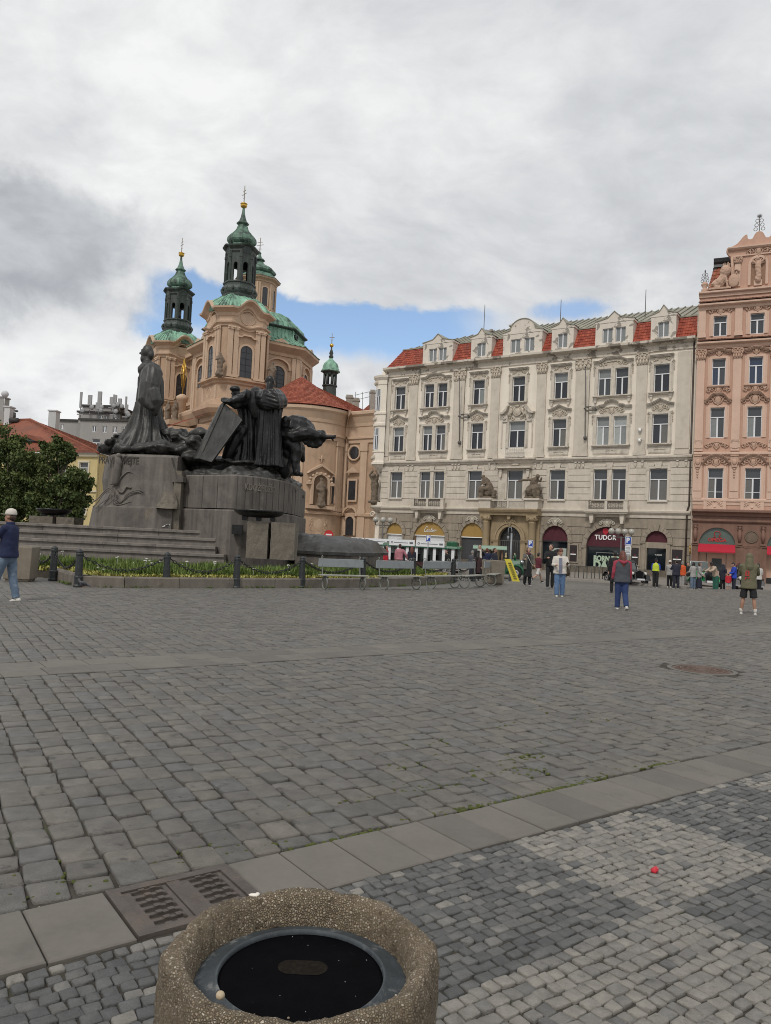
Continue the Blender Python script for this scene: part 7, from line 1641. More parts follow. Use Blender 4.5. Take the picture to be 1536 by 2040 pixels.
robe(f,[(731,289,305,0,.1),(737,283,312,0,.3),(748,277,316,0,.5),(775,274,316),(800,271,318),(830,264,323,0,1.1),(860,251,333,0,1.3),(885,231,344,0,1.5),(900,216,352,0,1.4),(910,212,358,0,1.0)],YH,.78,110,70,11,.23,3,.5)
head(f,294,703,YH,32,-1)
f.tube([W(288,737,YH),W(296,733,YH),W(306,737,YH)],[.30,.36,.28],9,round_ends=True)
f.tube([W(303,742,YH - .55),W(298,770,YH - .85),W(289,797,YH - 1.0),W(302,812,YH - 1.05)],[.42,.40,.30,.16],10,round_ends=True); f.tube([W(302,780,YH - .9),W(308,800,YH - .95),W(310,822,YH - .9)],[.34,.28,.14],8,round_ends=True)
f.tube([W(309,735,YH),W(316,760,YH),W(318,800,YH)],[.2,.22,.2],8,round_ends=True)
me = remesh(f,"standing_figure",.032,1,[bronze_g],(.035,4.5,(1,1,.35),2)); inst(me,"standing_figure",MEM)
f = MB(); rnd = random.Random(11)
for x,y,rx,ry,Y in [(268,900,36,10,31),(300,898,42,12,31),(340,896,30,14,31),(372,902,34,18,31.5),(330,880,22,20,32.5),(365,885,30,16,33),(240,899,14,6,31.8),(222,898,8,6,31.2),(237,885,9,11,31.6),(247,880,8,12,31.8),(395,918,32,18,31),(430,922,44,10,30.8),(480,926,50,9,30.8),(530,932,46,9,31.2),(562,940,26,12,32.2)]:
 c = W(x,y,Y); f.ell(c,(rx / FPX * Y,1.5,ry / FPX * Y),14,8)
for x,y in [(352,874),(372,890),(338,868),(390,885),(408,868),(360,900),(328,897),(345,905),(250,893),(455,925),(480,927),(505,924)]:
 c = W(x,y,30.2 + rnd.random()); d = Vector((rnd.uniform(-.8,.8),rnd.uniform(-.3,.3),rnd.uniform(-.25,.25))); f.tube([c - d,c + Vector((0,-.1,.12)),c + d],[.12,.2,.13],8,round_ends=True); f.ell(c - d * 1.2,.13,8,6)
f.ell(W(385,888,33.2),(.9,.7,.55),12,8); f.ell(W(360,880,33),(.5,.5,.6),10,8)
gp2 = [p + (Vector((-6.2,33.0)) - p) * .035 for p in dpts]
lf_ = MB(); n2 = len(gp2); cc_ = Vector((-6.2,33.0))
lf_.loft([[Vector((*(p + (cc_ - p) * k),z)) - M0 for p in gp2] for k,z in ((0,dz1 - .3),(.005,dz1 + .05),(.06,dz1 + .22),(.25,dz1 + .42),(.55,dz1 + .5))])
f.v.extend(lf_.v); o0 = len(f.v) - len(lf_.v); f.f.extend([[i + o0 for i in q_] for q_ in lf_.f]); f.mi.extend(lf_.mi); f.sm.extend(lf_.sm); f.tone.extend(lf_.tone)
me = remesh(f,"bronze_ground",.06,1,[bronze_g],(.20,1.6,(1,1,2.2),4)); displace(me,.09,4.2,(1,1,2)); inst(me,"bronze_ground",MEM)
q = MB(); A = [W(444,800,29.6),W(483,836,29.0),W(421,921,28.6),W(389,912,29.4)]; A2 = [W(437,806,30.0),W(476,836,29.5),W(414,921,29.0),W(383,911,29.8)]
q.loft([A,[a + Vector((-.05,.45,.03)) for a in A]]); q.loft([[W(441,803,29.55),W(449,800,29.5),W(398,915,29.25),W(389,914,29.3)],[W(437,808,29.9),W(449,804,29.8),W(398,917,29.55),W(384,914,29.6)]]); sl = mb_(q,"leaning_slab",bronze_g); bv = sl.modifiers.new('b','BEVEL'); bv.width = .03; bv.segments = 2
YG = 30.3
f = MB(); robe(f,[(786,476,500,0,.3),(793,471,509,0,.5),(806,470,512),(830,475,512),(870,474,512),(900,470,514,0,1.3),(925,460,516,0,1.4)],YG,.9,90,50,10,.24,8)
head(f,470,783,YG - .3,20,-1); f.ell(W(468,775,YG - .3),(.22,.2,.12),10,6)
f.tube([W(484,800,YG - .5),W(470,806,YG - .8),W(455,800,YG - .9),W(446,797,YG - .9)],[.26,.20,.13,.12],9,round_ends=True); f.tube([W(488,795,YG - .5),W(474,795,YG - .9),W(460,799,YG - 1.0)],[.24,.18,.12],9,round_ends=True)
for x in (444,449,454,459): f.tube([W(x,795,YG - .95),W(x - 1,800,YG - 1.15)],.05,5,round_ends=True)
f.tube([W(478,794,YG - .3),W(490,789,YG - .6),W(504,797,YG - .3),W(511,812,YG)],[.2,.28,.26,.18],9,round_ends=True)
f.tube([W(480,860,YG - .2),W(462,890,YG - .2),W(450,920,YG - .2)],[.3,.3,.2],8,round_ends=True)
me = remesh(f,"cloaked_bearer",.032,1,[bronze],(.035,4.5,(1,1,.35),5)); inst(me,"cloaked_bearer",MEM)
f = MB(); YC = 29.9
robe(f,[(780,520,552,0,.2),(788,512,562,0,.3),(806,514,566,0,.5),(812,515,562,0,1),(850,513,560),(890,510,561,0,1.2),(915,508,562,0,1.3),(930,504,565,0,1.3)],YC,.8,110,70,14,.22,21,.25)
head(f,538,758,YC,21,-1,False); f.tube([W(538,765,YC),W(536,785,YC)],[.15,.17],9,round_ends=True)
for y,a,b,r in ((783,514,556,.20),(790,511,562,.24),(798,512,565,.24),(805,516,566,.2)): f.tube([W(a,y,YC),W((a * 2 + b) / 3,y + 3,YC - .72),W((a + b * 2) / 3,y + 1,YC - .72),W(b,y,YC)],[r * .7,r,r,r * .7],8,round_ends=True)
f.loft([[W(508,777,YC - .4),W(523,778,YC - .6),W(523,786,YC - .6),W(509,787,YC - .4)],[W(508,777,YC + .4),W(523,778,YC + .2),W(523,786,YC + .2),W(509,787,YC + .4)]]); f.tube([W(510,785,YC),W(507,805,YC),W(512,825,YC)],[.3,.34,.25],9,round_ends=True)
me = remesh(f,"robed_figure",.032,1,[bronze],(.03,4.5,(1,1,.3),9)); inst(me,"robed_figure",MEM)
f = MB(); YB = 30.6
head(f,569,838,YB - .6,21,-1); f.tube([W(568,848,YB - .3),W(580,850,YB - .4),W(600,852,YB - .3),W(612,860,YB)],[.35,.48,.48,.4],10,round_ends=True)
f.tube([W(562,855,YB),W(566,880,YB),W(572,900,YB)],[.38,.5,.45],10,round_ends=True); f.tube([W(560,864,YB - .5),W(585,868,YB - .7),W(612,862,YB - .6),W(630,868,YB - .6)],[.2,.26,.28,.2],9,round_ends=True)
f.tube([W(600,852,YB - .3),W(618,862,YB - .5),W(640,868,YB - .6),W(650,872,YB - .6),W(657,871,YB - .6),W(662,870,YB - .6)],[.30,.21,.14,.10,.08,.07],9,round_ends=True)
for dx,dy in ((7,3),(3,8),(8,-3),(7,0)): f.tube([W(659,870,YB - .6),W(661 + dx,870 + dy,YB - .6)],.04,5,round_ends=True)
for i in range(7): x = 600 + i * 7; yb = [878,885,889,891,891,888,880][i]; f.tube([W(x,862,YB - .5),W(x + 3,(862 + yb) / 2,YB - .55 + .1 * (i % 2)),W(x + 2,yb - 4,YB - .5)],[.12,.15,.12],8,round_ends=True)
f.tube([W(570,885,YB),W(585,882,YB - .5),W(591,900,YB - .4),W(588,925,YB - .4),W(592,942,YB - .4)],[.42,.34,.26,.17,.14],10,round_ends=True); f.tube([W(564,890,YB),W(568,915,YB),W(566,942,YB)],[.42,.34,.26],10,round_ends=True)
f.tube([W(588,880,YB + .2),W(598,898,YB + .2),W(603,916,YB + .2)],[.3,.22,.12],8,round_ends=True); f.tube([W(588,942,YB - .4),W(600,945,YB - .7)],[.11,.09],7,round_ends=True)
me = remesh(f,"stooping_figure",.032,1,[bronze],(.035,5.0,(1,1,.8),13)); inst(me,"stooping_figure",MEM)
q = MB(); base = [at(588,1100,30.5).xy,at(640,1100,30.0).xy,at(700,1100,30.6).xy,at(748,1100,32.5).xy,at(764,1100,35.0).xy,at(752,1100,38).xy,at(640,1100,39).xy,at(588,1100,38).xy]
plan_loft(q,base,[at(640,1102,30).z] * 8,[.2] * 8); mb_(q,"reef_kerb",granite)
n = 60; q = MB(); xs0,ys0 = base[0].x - .2,29.9; rows = []
zk = at(640,1102,30).z
for i in range(n + 1):
 row = []
 for j in range(40):
  x = xs0 + (base[4].x + .2 - xs0) * i / n; y = ys0 + (39 - ys0) * j / 39; u = i / n; front = np.interp(x,[b.x for b in base[:5]],[b.y for b in base[:5]])
  d = min(1,max(0,(y - front) / 1.5)); e = min(1,max(0,(1 - u) / .18)); prof = (d ** .6) * (e ** .7)
  h = .06 + prof * (.62 - .22 * u + .20 * noise.noise((x * .8,y * .5,1)) + .13 * abs(noise.noise((x * 1.9,y * 1.1,5))) + .05 * noise.noise((x * 5,y * 4,2)))
  yy = max(y,front - .12 + .08 * noise.noise((x * 2,0,0))); row.append(Vector((x,yy,zk + h)) - M0)
 rows.append(row)
vs = [p for r in rows for p in r]; q.add(vs,[(i * 40 + j,i * 40 + j + 1,(i + 1) * 40 + j + 1,(i + 1) * 40 + j) for i in range(n) for j in range(39)],0,True)
for i in range(n): a,b = rows[i][0],rows[i + 1][0]; q.add([a,b,b - Vector((0,0,.12)),a - Vector((0,0,.12))],[(0,1,2,3)])
mb_(q,"bronze_reef",bronze_g)
def brazier(label,xs,ytop,ybot,Y,bowl,group=None):
 c = at((xs[0] + xs[-1]) / 2,ybot,Y); T_ = thing("fire_bowl",label,"fire bowl",tuple(c)); rnd = random.Random(int(xs[0]))
 for x0,x1 in zip(xs[::2],xs[1::2]):
  a,b = at(x0,ybot,Y) - c,at(x1,ybot,Y) - c; h = (at(x0,ytop,Y) - at(x0,ybot,Y)).z; q = MB(); N_ = 9; w = b.x - a.x
  rings = []
  for k in range(N_):
   z = h * k / (N_ - 1); r = []
   for j in range(24):
    th = 2 * PI * j / 24; cx_,cy_ = math.cos(th),math.sin(th); m_ = max(abs(cx_),abs(cy_)); px,py = cx_ / m_,cy_ / m_
    amp = .02 * noise.noise((px * 3 + x0,py * 3,z * 2.2)) + .01 * noise.noise((px * 9 + x0,py * 9,z * 7)); r.append((a.x + w / 2 + px * (w / 2 + amp),py * (.5 + amp) + .5,z + (.02 * noise.noise((px * 4,py * 4,3)) if k in (0,N_ - 1) else 0)))
   rings.append(r)
  q.loft(rings); q.build("granite_block",granite_r,T_)
 bx0,bx1,by0,by1 = bowl; a,b = at(bx0,by0,Y + .4) - c,at(bx1,by0,Y + .4) - c; R_ = (b.x - a.x) / 2; cx = (a.x + b.x) / 2; zt,zb = a.z * .5 + b.z * .5,(at((bx0 + bx1) / 2,by1,Y + .4) - c).z
 q = MB(); q.lathe([(.3,zb),(R_ * .55,zb + .02),(R_ * .8,zb + (zt - zb) * .3),(R_ * .96,zb + (zt - zb) * .75),(R_,zt),(R_ * .95,zt),(R_ * .7,zt - .1)],cx,.5,40); q.build("bowl",bronze,T_)
 q = MB()
 for k in (-.55,0,.55): q.box(cx + k * R_ - .09,cx + k * R_ + .09,.35,.6,zb - .12,zb + .04)
 q.build("bowl_feet",bronze,T_); return T_
brazier("wide bronze fire bowl on two rough granite blocks in front of the memorial drum",(489,531,537,585),1040,1114,26.4,(465,568,1017,1031))
brazier("bronze fire bowl on two granite blocks under the trees left of the memorial",(57,104,112,147),1029,1043,31.5,(72,140,1014,1026))
# flower bed,bollards,chains,benches,street furniture
BEDK = [Vector((-9.95,23.35,0)),Vector((-9.0,21.9,0)),Vector((-8.03,20.62,0)),Vector((-6.95,20.86,0)),Vector((-5.7,21.7,0)),Vector((-4.5,22.66,0)),Vector((-3.3,23.7,0)),Vector((-2.2,24.72,0)),Vector((-1.0,26.0,0)),Vector((.2,27.5,0)),Vector((1.2,29.0,0)),Vector((2.0,30.4,0)),Vector((2.9,32.4,0)),Vector((3.3,34.5,0)),Vector((3.2,37,-.05))]
kerbm = mat("bed_kerb_granite",(.165,.145,.12),.85,.15,2.5,streak=.2,bump=.2,bscale=50,dirt=(.08,.07,.055),dirt_amt=.6,dirt_scale=2.0)
bedsoil = mat("bed_soil",(.045,.036,.026),.95,.3,4,bump=.5)
q = MB(); back = [Vector((3.0,40,0)),Vector((-14,40,0)),Vector((-14,27,0))]
q.slab([(p.x,p.y) for p in BEDK + back],-.2,.22); BED = tag(q.build("flower_bed",bedsoil),kind='structure')
left_ext = [Vector((-13.5,27.5,0)),Vector((-11.7,25.5,0))] + BEDK
for a,b in zip(left_ext,left_ext[1:]):
 d = (b - a); n_ = max(1,round(d.length / 1.25)); dn = d.normalized(); nn = Vector((dn.y,-dn.x,0))
 for k in range(n_):
  p,r = a + d * (k / n_) + dn * .006,a + d * ((k + 1) / n_) - dn * .006; q = MB()
  z_ = .31; q.loft([[Vector((*(v.xy),z)) for v in (p + nn * (.03 - i),r + nn * (.03 - i),r - nn * .30,p - nn * .30)] for z,i in ((-.2,0),(z_ - .03,0),(z_,.025))]); q.build("kerb_block",kerbm,BED)
def inbed(x,y):
 ins = False; P = BEDK + back; n = len(P)
 for i in range(n):
  a,b = P[i],P[(i + 1) % n]
  if (a.y > y) != (b.y > y) and x < (b.x - a.x) * (y - a.y) / (b.y - a.y) + a.x: ins = not ins
 return ins
def kdist(x,y):
 best = 9
 for a,b in zip(BEDK,BEDK[1:]):
  d = b - a; t = max(0,min(1,((x - a.x) * d.x + (y - a.y) * d.y) / d.length_squared)); p = a + d * t; best = min(best,math.hypot(x - p.x,y - p.y))
 return best
rnd = random.Random(4)
gm = mat("bed_leaves",(.06,.10,.02),.7,.15,3,tone=[(0,(.050,.078,.016)),(.5,(.105,.158,.034)),(1,(.18,.235,.062))],spec=.3)
ym = mat("yellow_foliage",(.4,.34,.06),.7,.15,3,tone=[(0,(.16,.15,.03)),(.5,(.29,.28,.06)),(1,(.45,.42,.15))],spec=.3)
wm = mat("white_petals",(.62,.62,.55),.7,.05,3)
gb,yb_,wb = MB(),MB(),MB()
def blade(mb,c,h,w,lean,rnd):
 a = rnd.uniform(0,6.28); d = Vector((math.cos(a),math.sin(a),0)); s = Vector((-d.y,d.x,0)) * w
 p1 = c + Vector((0,0,h * .55)) + d * lean * .35; p2 = c + Vector((0,0,h)) + d * lean
 mb.add([c - s,c + s,p1 + s * .9,p2,p1 - s * .9],[(0,1,2,4),(4,2,3)])
cnt = 0
while cnt < 8200:
 x,y = rnd.uniform(-12,3.2),rnd.uniform(20.7,34)
 if y > 26.8 and x < -3.3 and x < -1.5: continue
 if not inbed(x,y): continue
 if y > 29.7 and x < -.2: continue
 kd = kdist(x,y)
 if kd < .30: continue
 cnt += 1
 if kd < .95 and rnd.random() < .92:
  yb_.t = rnd.random()
  for k in range(6): blade(yb_,Vector((x + rnd.gauss(0,.05),y + rnd.gauss(0,.05),.22)),rnd.uniform(.07,.17),.032,rnd.uniform(.04,.12),rnd)
 elif kd > .75:
  gb.t = rnd.random(); hh = rnd.uniform(.14,.40) * (1.1 if noise.noise((x * .8,y * .8,0)) > 0 else .8)
  for k in range(9): gb.t = min(1,max(0,gb.t + rnd.uniform(-.12,.12))); blade(gb,Vector((x + rnd.gauss(0,.07),y + rnd.gauss(0,.07),.21)),hh * rnd.uniform(.6,1.2),rnd.uniform(.014,.03),rnd.uniform(.03,.16),rnd)
  if rnd.random() < .007 and kd > .8:
   z = .24 + hh * 1.1 + .04; c = Vector((x,y,z)); wb.tube([(x,y,.25),c],.006,3)
   for k in range(5): a = k * 1.256; wb.ell(c + Vector((.03 * math.cos(a),.03 * math.sin(a),rnd.uniform(-.01,.02))),(.03,.03,.014),5,3)
tag(gb.build("green_plants",gm,BED,fix=False,tone=True),kind='stuff'); tag(yb_.build("yellow_edging_plants",ym,BED,fix=False,tone=True),kind='stuff'); tag(wb.build("white_flowers",wm,BED),kind='stuff')
q = MB()
for i in range(420):
 k = rnd.randrange(1,12); p = BEDK[k].lerp(BEDK[k + 1],rnd.random())
 if noise.noise((p.x * 1.3,p.y * 1.3,9)) < .05: continue
 d = (BEDK[k + 1] - BEDK[k]).normalized(); c = p + Vector((d.y,-d.x,0)) * rnd.uniform(.04,.16); q.t = rnd.random()
 for j in range(4): blade(q,Vector((c.x,c.y,.01)),rnd.uniform(.03,.10),.008,rnd.uniform(.02,.08),rnd)
tag(q.build("kerb_weeds",gm,BED,fix=False,tone=True),kind='stuff')
boll_m = mat("bollard_paint",(.018,.021,.023),.5,.2,6,bump=.1,dirt=(.06,.06,.055),dirt_amt=.4,dirt_scale=9)
def bollard_root(p,label):
 T_ = thing("bollard",label,"bollard",(p.x,p.y,0),0,"iron bollards round the flower bed"); return T_
b0 = MB(); b0.lathe([(.125,0),(.13,.05),(.115,.08),(.112,.24),(.118,.25),(.118,.29),(.105,.31),(.092,.84),(.098,.86),(.098,.90),(.085,.93)],n=10,smooth=False); me_b = b0.mesh("post"); b0.fix(me_b); me_b.materials.append(boll_m)
b1 = MB(); b1.lathe([(.09,.92),(.10,.94),(.07,.99),(.02,1.02)],n=10); b1.torus((0,-.06,.93),.035,.012,'y',10,5); b1.torus((.07,0,.93),.035,.012,'x',10,5); b1.torus((-.07,0,.93),.035,.012,'x',10,5); me_c = b1.mesh("cap"); b1.fix(me_c); me_c.materials.append(boll_m)
BPX = [(105,1157,"iron bollard at the left turn of the bed kerb, beside the square concrete planter"),(155,1170,"iron bollard at the kerb corner next to the pigeon"),(330,1172,"iron bollard in front of the memorial steps"),(470,1173,"iron bollard left of the front granite blocks of the fire bowl"),(600,1172,"iron bollard just left of the nearest grey bench"),(722,1166,"iron bollard behind the right end of the nearest grey bench"),(822,1162,"iron bollard behind the right end of the second grey bench"),(902,1160,"iron bollard behind the right end of the third grey bench"),(943,1158,"iron bollard behind the fourth grey bench"),(968,1146,"iron bollard farthest along the row of benches")]
BPS = []
for x,y,lb in BPX:
 p = gnd(x,y); BPS.append(p); T_ = bollard_root(p,lb); inst(me_b,"post",T_); inst(me_c,"cap",T_)
left_b = Vector((-11.6,25.0,0))
chain_m = mat("chain_iron",(.03,.03,.03),.5,.2,10,metal=.3)
def chain(a,b,label,sag=.42):
 q = MB(); L = (b - a).length; n = int(L * 1.12 / .095)
 def pt(t): return a.lerp(b,t) + Vector((0,0,.90 - sag * 4 * t * (1 - t)))
 for i in range(n):
  p,r = pt(i / n),pt((i + 1) / n); d = (r - p).normalized(); c = (p + r) / 2
  u = d.cross(Vector((0,0,1))).normalized(); w = d.cross(u); s = u if i % 2 else w
  ring = [c + d * math.cos(k * PI / 4) * .066 + s * math.sin(k * PI / 4) * .036 for k in range(8)]; ring.append(ring[0]); q.tube(ring,.012,4)
 c = (a + b) / 2; o = q.build("chain",chain_m); tag(o,label,"chain","sagging chains between the bollards")
nm = ["chain sagging between the two bollards at the left turn of the kerb","long chain sagging below the memorial steps","chain sagging in front of the steps' right end","chain sagging in front of the fire bowl's granite blocks","chain behind the nearest grey bench","chain behind the second grey bench","chain behind the third grey bench","chain behind the fourth grey bench","chain behind the last grey bench"]
chain(Vector((-11.2,24.6,0)),BPS[0],"short chain running left from the bollard by the concrete planter")
for k,s in enumerate(nm): chain(BPS[k],BPS[k + 1],s,.42 if k != 0 else .45)
bench_w = mat("bench_grey_paint",(.235,.255,.265),.55,.08,3,bump=.06,dirt=(.15,.155,.155),dirt_amt=.4,dirt_scale=4); bench_top = mat("bench_worn_seat",(.27,.27,.235),.7,.12,4,dirt=(.17,.17,.14),dirt_amt=.5,dirt_scale=5); bench_i = mat("bench_iron",(.16,.165,.15),.55,.12,8)
def make_bench(L,label):
 T_ = thing("park_bench",label,"bench",(0,0,0),0,"grey park benches along the flower bed"); h = L / 2
 for k,y in enumerate((-.17,-.045,.08)): q = MB(); q.box(-h,h,y - .055,y + .055,.455,.495); o = q.build("seat_plank",bench_top,T_); bv = o.modifiers.new('b','BEVEL'); bv.width = .008
 q = MB(); q.prism([(-h + .02,.72),(h - .02,.72),(h - .04,.98),(-h + .04,.98)],.20,.235); o = q.build("backrest",bench_w,T_); bv = o.modifiers.new('b','BEVEL'); bv.width = .008
 for s in (-1,1):
  x = s * (h - .16); q = MB(); q.torus((x,-.06,.235),.195,.024,'x',22,6); q.box(x - .025,x + .025,-.26,.20,.0,.025); q.tube([(x,-.24,.44),(x,.1,.44),(x,.17,.5),(x,.21,.75),(x,.24,1.0)],.02,6); q.torus((x,.24,1.03),.045,.014,'x',10,5)
  q.torus((x,-.14,.36),.06,.014,'x',10,5); q.torus((x,.02,.36),.06,.014,'x',10,5); q.build("leg_ring",bench_i,T_)
  q = MB(); pts = [(x,-.25,.5),(x,-.26,.62),(x,-.18,.69),(x,.0,.68),(x,.2,.72)]; q.tube(pts,.018,6);
  if L < 0: q.build("armrest",bench_i,T_)
 return T_
def set_bench(l,r,L,label):
 o = make_bench(L,label); c = (l + r) / 2; d = r - l; o.location = (c.x,c.y,0); o.rotation_euler = (0,0,math.atan2(d.y,d.x)); return o
for (lx,ly),(rx,ry),lab in [((646,1176),(719,1177),"nearest grey park bench with a plank back, second bollard behind its right end"),((763,1177),(825,1176),"second grey park bench from the left in the row along the bed"),((856,1175),(902,1173),"third grey park bench from the left in the row along the bed"),((922,1173),(953,1170),"fourth grey park bench from the left in the row along the bed"),((975,1168),(988,1164),"last grey park bench, seen almost end on beside the concrete bin")]:
 a,b = gnd(lx,ly),gnd(rx,ry); set_bench(a,b,max(1.6,(b - a).length + .36),lab)
for x0,x1,lab in ((856,893,"grey bench on the far side of the bed, left one of the two facing away"),(898,920,"grey bench on the far side of the bed, right one of the two facing away")):
 a,b = at(x1,1140,43),at(x0,1140,43); a.z = b.z = gz(43); o = set_bench(a,b,(b - a).length + .1,lab); o.location.z = gz(43); o['group'] = "grey benches across the bed"
conc = mat("ribbed_concrete",(.205,.175,.135),.9,.12,3,streak=.12,bump=.3,bscale=40,dirt=(.12,.10,.08),dirt_amt=.4,dirt_scale=2)
def concrete_bin(p,w,h,rz,label,z=0):
 T_ = thing("concrete_bin",label,"litter bin",(p.x,p.y,z),rz); q = MB()
 q.loft([[(sx * w * k,sy * w * k,zz) for sx,sy in ((-.5,-.5),(.5,-.5),(.5,.5),(-.5,.5))] for zz,k in ((.06,.86),(.06,.9),(h - .03,1.0),(h,.98),(h,.84),(h - .12,.82))]); q.box(-w * .4,w * .4,-w * .4,w * .4,0,.07); o = q.build("bin_body",conc,T_); bv = o.modifiers.new('b','BEVEL'); bv.width = .012
 q = MB(); q.box(-w * .40,w * .40,-w * .40,w * .40,h - .12,h - .10); q.build("bin_insert",darkp,T_)
p = gnd(30,1158); concrete_bin(p + Vector((0,.3,0)),.78,.98,R(8),"square tapered concrete bin behind the man in the white cap")
p = gnd(983,1164); concrete_bin(p + Vector((0,.2,0)),.76,1.02,R(20),"square ribbed concrete bin at the right end of the benches")
pg = mat("pigeon_grey",(.085,.085,.095),.6,.25,12); pgd = mat("pigeon_dark",(.03,.032,.04),.5,.2,12); pink = mat("pigeon_leg",(.30,.10,.08),.6,.1)
def pigeon(p,rz,label,m=pg):
 T_ = thing("pigeon",label,"pigeon",tuple(p),rz); f = MB()
 f.ell((0,0,.125),(.095,.058,.062),12,8,rot=Quaternion((0,1,0),R(18))); f.tube([(-.07,0,.155),(-.10,0,.20),(-.105,0,.225)],[.042,.03,.026],9,round_ends=True); f.ell((-.108,0,.232),(.030,.026,.027),9,7); f.tube([(-.13,0,.23),(-.155,0,.222)],[.010,.004],6); f.tube([(.07,0,.11),(.13,0,.085),(.18,0,.07)],[.04,.03,.02],8,round_ends=True)
 me = remesh(f,"body",.009,1,[m]); inst(me,"body",T_)
 for s in (-1,1):
  q = MB(); q.ell((.02,s * .052,.13),(.085,.014,.04),10,6,rot=Quaternion((0,1,0),R(20))); q.build("wing",pgd,T_); q = MB(); q.tube([(-.0,s * .022,.075),(-.005,s * .022,.008)],.006,5)
  for a in (-.4,0,.4,3.1): q.tube([(-.005,s * .022,.006),(-.005 - .03 * math.cos(a),s * .022 + .03 * math.sin(a),.004)],.004,4)
  q.build("leg",pink,T_); q = MB(); q.ell((-.122,s * .022,.236),.005,6,5); q.build("eye",black_f,T_)
pigeon(gnd(165,1172),R(15),"grey pigeon walking at the kerb corner by the bollard")
pw = at(334,1046,28.78); pw.z = 1.69; pigeon(pw,R(200),"white pigeon on the top step at the foot of the memorial plinth",mat("pigeon_white",(.5,.49,.46),.6,.1,8))
blue = mat("sign_blue",(.012,.055,.33),.4,.04,5); swhite = mat("sign_white",(.72,.73,.74),.4,.03,5); galv = mat("galvanised",(.24,.25,.26),.45,.1,6,metal=.4); sred = mat("sign_red",(.48,.02,.02),.4,.04,5)
def psign(x,y0,y1,Y,label,plates=(),z0=None):
 z0 = gz(Y) if z0 is None else z0; a,b = at(x,y1,Y),at(x,y0,Y); h = b.z - a.z; w = h * .72; T_ = thing("parking_sign",label,"parking sign",(a.x,a.y,z0),0,"blue parking signs"); zc = (a.z + b.z) / 2 - z0
 q = MB(); q.tube([(0,.03,0),(0,.03,zc + h / 2)],.035,8); q.build("post",galv,T_)
 q = MB(); q.box(-w / 2,w / 2,-.02,0,zc - h / 2,zc + h / 2); o = q.build("sign_panel",blue,T_); q = MB()
 for c in ((-w / 2,w / 2,zc + h / 2 - .03,zc + h / 2),(-w / 2,w / 2,zc - h / 2,zc - h / 2 + .03),(-w / 2,-w / 2 + .03,zc - h / 2,zc + h / 2),(w / 2 - .03,w / 2,zc - h / 2,zc + h / 2),(-w / 2 + .06,w / 2 - .06,zc - h * .40,zc - h * .33)): q.box(c[0],c[1],-.024,-.02,c[2],c[3])
 q.build("sign_border",swhite,o); text("P",h * .72,swhite,o,(-.02,-.026,zc + h * .08),.003,bold=.02)
 for (zt,hh) in plates: q = MB(); q.box(-w * .45,w * .45,-.02,0,zc - h / 2 - zt - hh,zc - h / 2 - zt); pp = q.build("supplementary_plate",swhite,T_); q = MB(); [q.box(-w * .36,w * .36,-.023,-.02,zc - h / 2 - zt - hh * k - .012,zc - h / 2 - zt - hh * k + .012) for k in (.3,.5,.7)]; q.build("plate_print",mat("print_grey",(.12,.12,.13),.6,0),pp)
psign(853,1066,1080,52,"blue parking sign in front of the white shop hoarding"); psign(1056.5,1076,1091,50,"blue parking sign beside the right portal column"); psign(1251,1069,1087,50,"blue parking sign with white plates beside the lit shop window",((.03,.28),(.33,.2),(.56,.1)))
p = at(655,1065,62); zb = gz(62); T_ = thing("no_entry_sign","round red no entry sign behind the bronze reef","road sign",(p.x,p.y,zb)); q = MB(); q.tube([(0,.04,0),(0,.04,p.z - zb)],.035,8); q.build("post",galv,T_); q = MB(); q.lathe([(.36,-.015),(.36,.015)],n=28,smooth=False,T=TR(0,0,p.z - zb) @ Matrix.Rotation(R(90),4,'X')); o = q.build("sign_disc",sred,T_); q = MB(); q.box(-.24,.24,-.022,-.015,p.z - zb - .06,p.z - zb + .06); q.build("sign_bar",swhite,o)
globe = mat("lamp_globe",(.36,.34,.30),.2,.05,3,spec=.6)
def lamp(x,ytop,Y,n,label,dirx=1.0,r=.26):
 p = at(x,ytop,Y); zb = gz(Y) + .15; h = p.z - zb; T_ = thing("street_lamp",label,"street lamp",(p.x,p.y,zb)); q = MB(); q.lathe([(.16,0),(.16,.3),(.09,.5),(.065,h * .5),(.05,h - .35)],n=10); q.build("lamp_post",dark_metal,T_)
 q = MB(); offs = [(k - (n - 1) / 2) * .62 * dirx for k in range(n)]; q.tube([(offs[0],0,h - .42),(offs[-1],0,h - .42)],.035,6)
 for o_ in offs: q.tube([(o_,0,h - .42),(o_,0,h - .22)],.04,6)
 q.build("cross_arm",dark_metal,T_)
 for o_ in offs: g_ = MB(); g_.ell((o_,0,h),r,14,10); g_.build("globe",globe,T_)
lamp(763,1036,62,3,"three globed street lamp below the corner oriel of the cream house",.95,.24); lamp(1238,1059,55,4,"four globed street lamp in front of the maroon shop fanlight",.76,.225)
p = at(1017,1118,46); p2 = at(1019,1062,46); zb = gz(46); T_ = thing("gooseneck_lamp","grey gooseneck lamp post in front of the dark portal door","street lamp",(p.x,p.y,zb)); h = p2.z - zb; q = MB(); q.tube([(0,0,0),(0,0,h)],[.075,.055],8); q.build("lamp_post",galv,T_); q = MB(); q.tube([(0,0,h),(0,0,h + .2),(-.05,0,h + .34),(-.14,0,h + .36),(-.2,0,h + .24),(-.2,0,h - .2)],.03,6); q.ell((-.2,0,h - .3),(.08,.08,.14),8,6); q.build("lamp_arm",galv,T_)
yel = mat("board_yellow",(.50,.42,.03),.5,.08,5,dirt=(.30,.25,.03),dirt_amt=.4,dirt_scale=6)
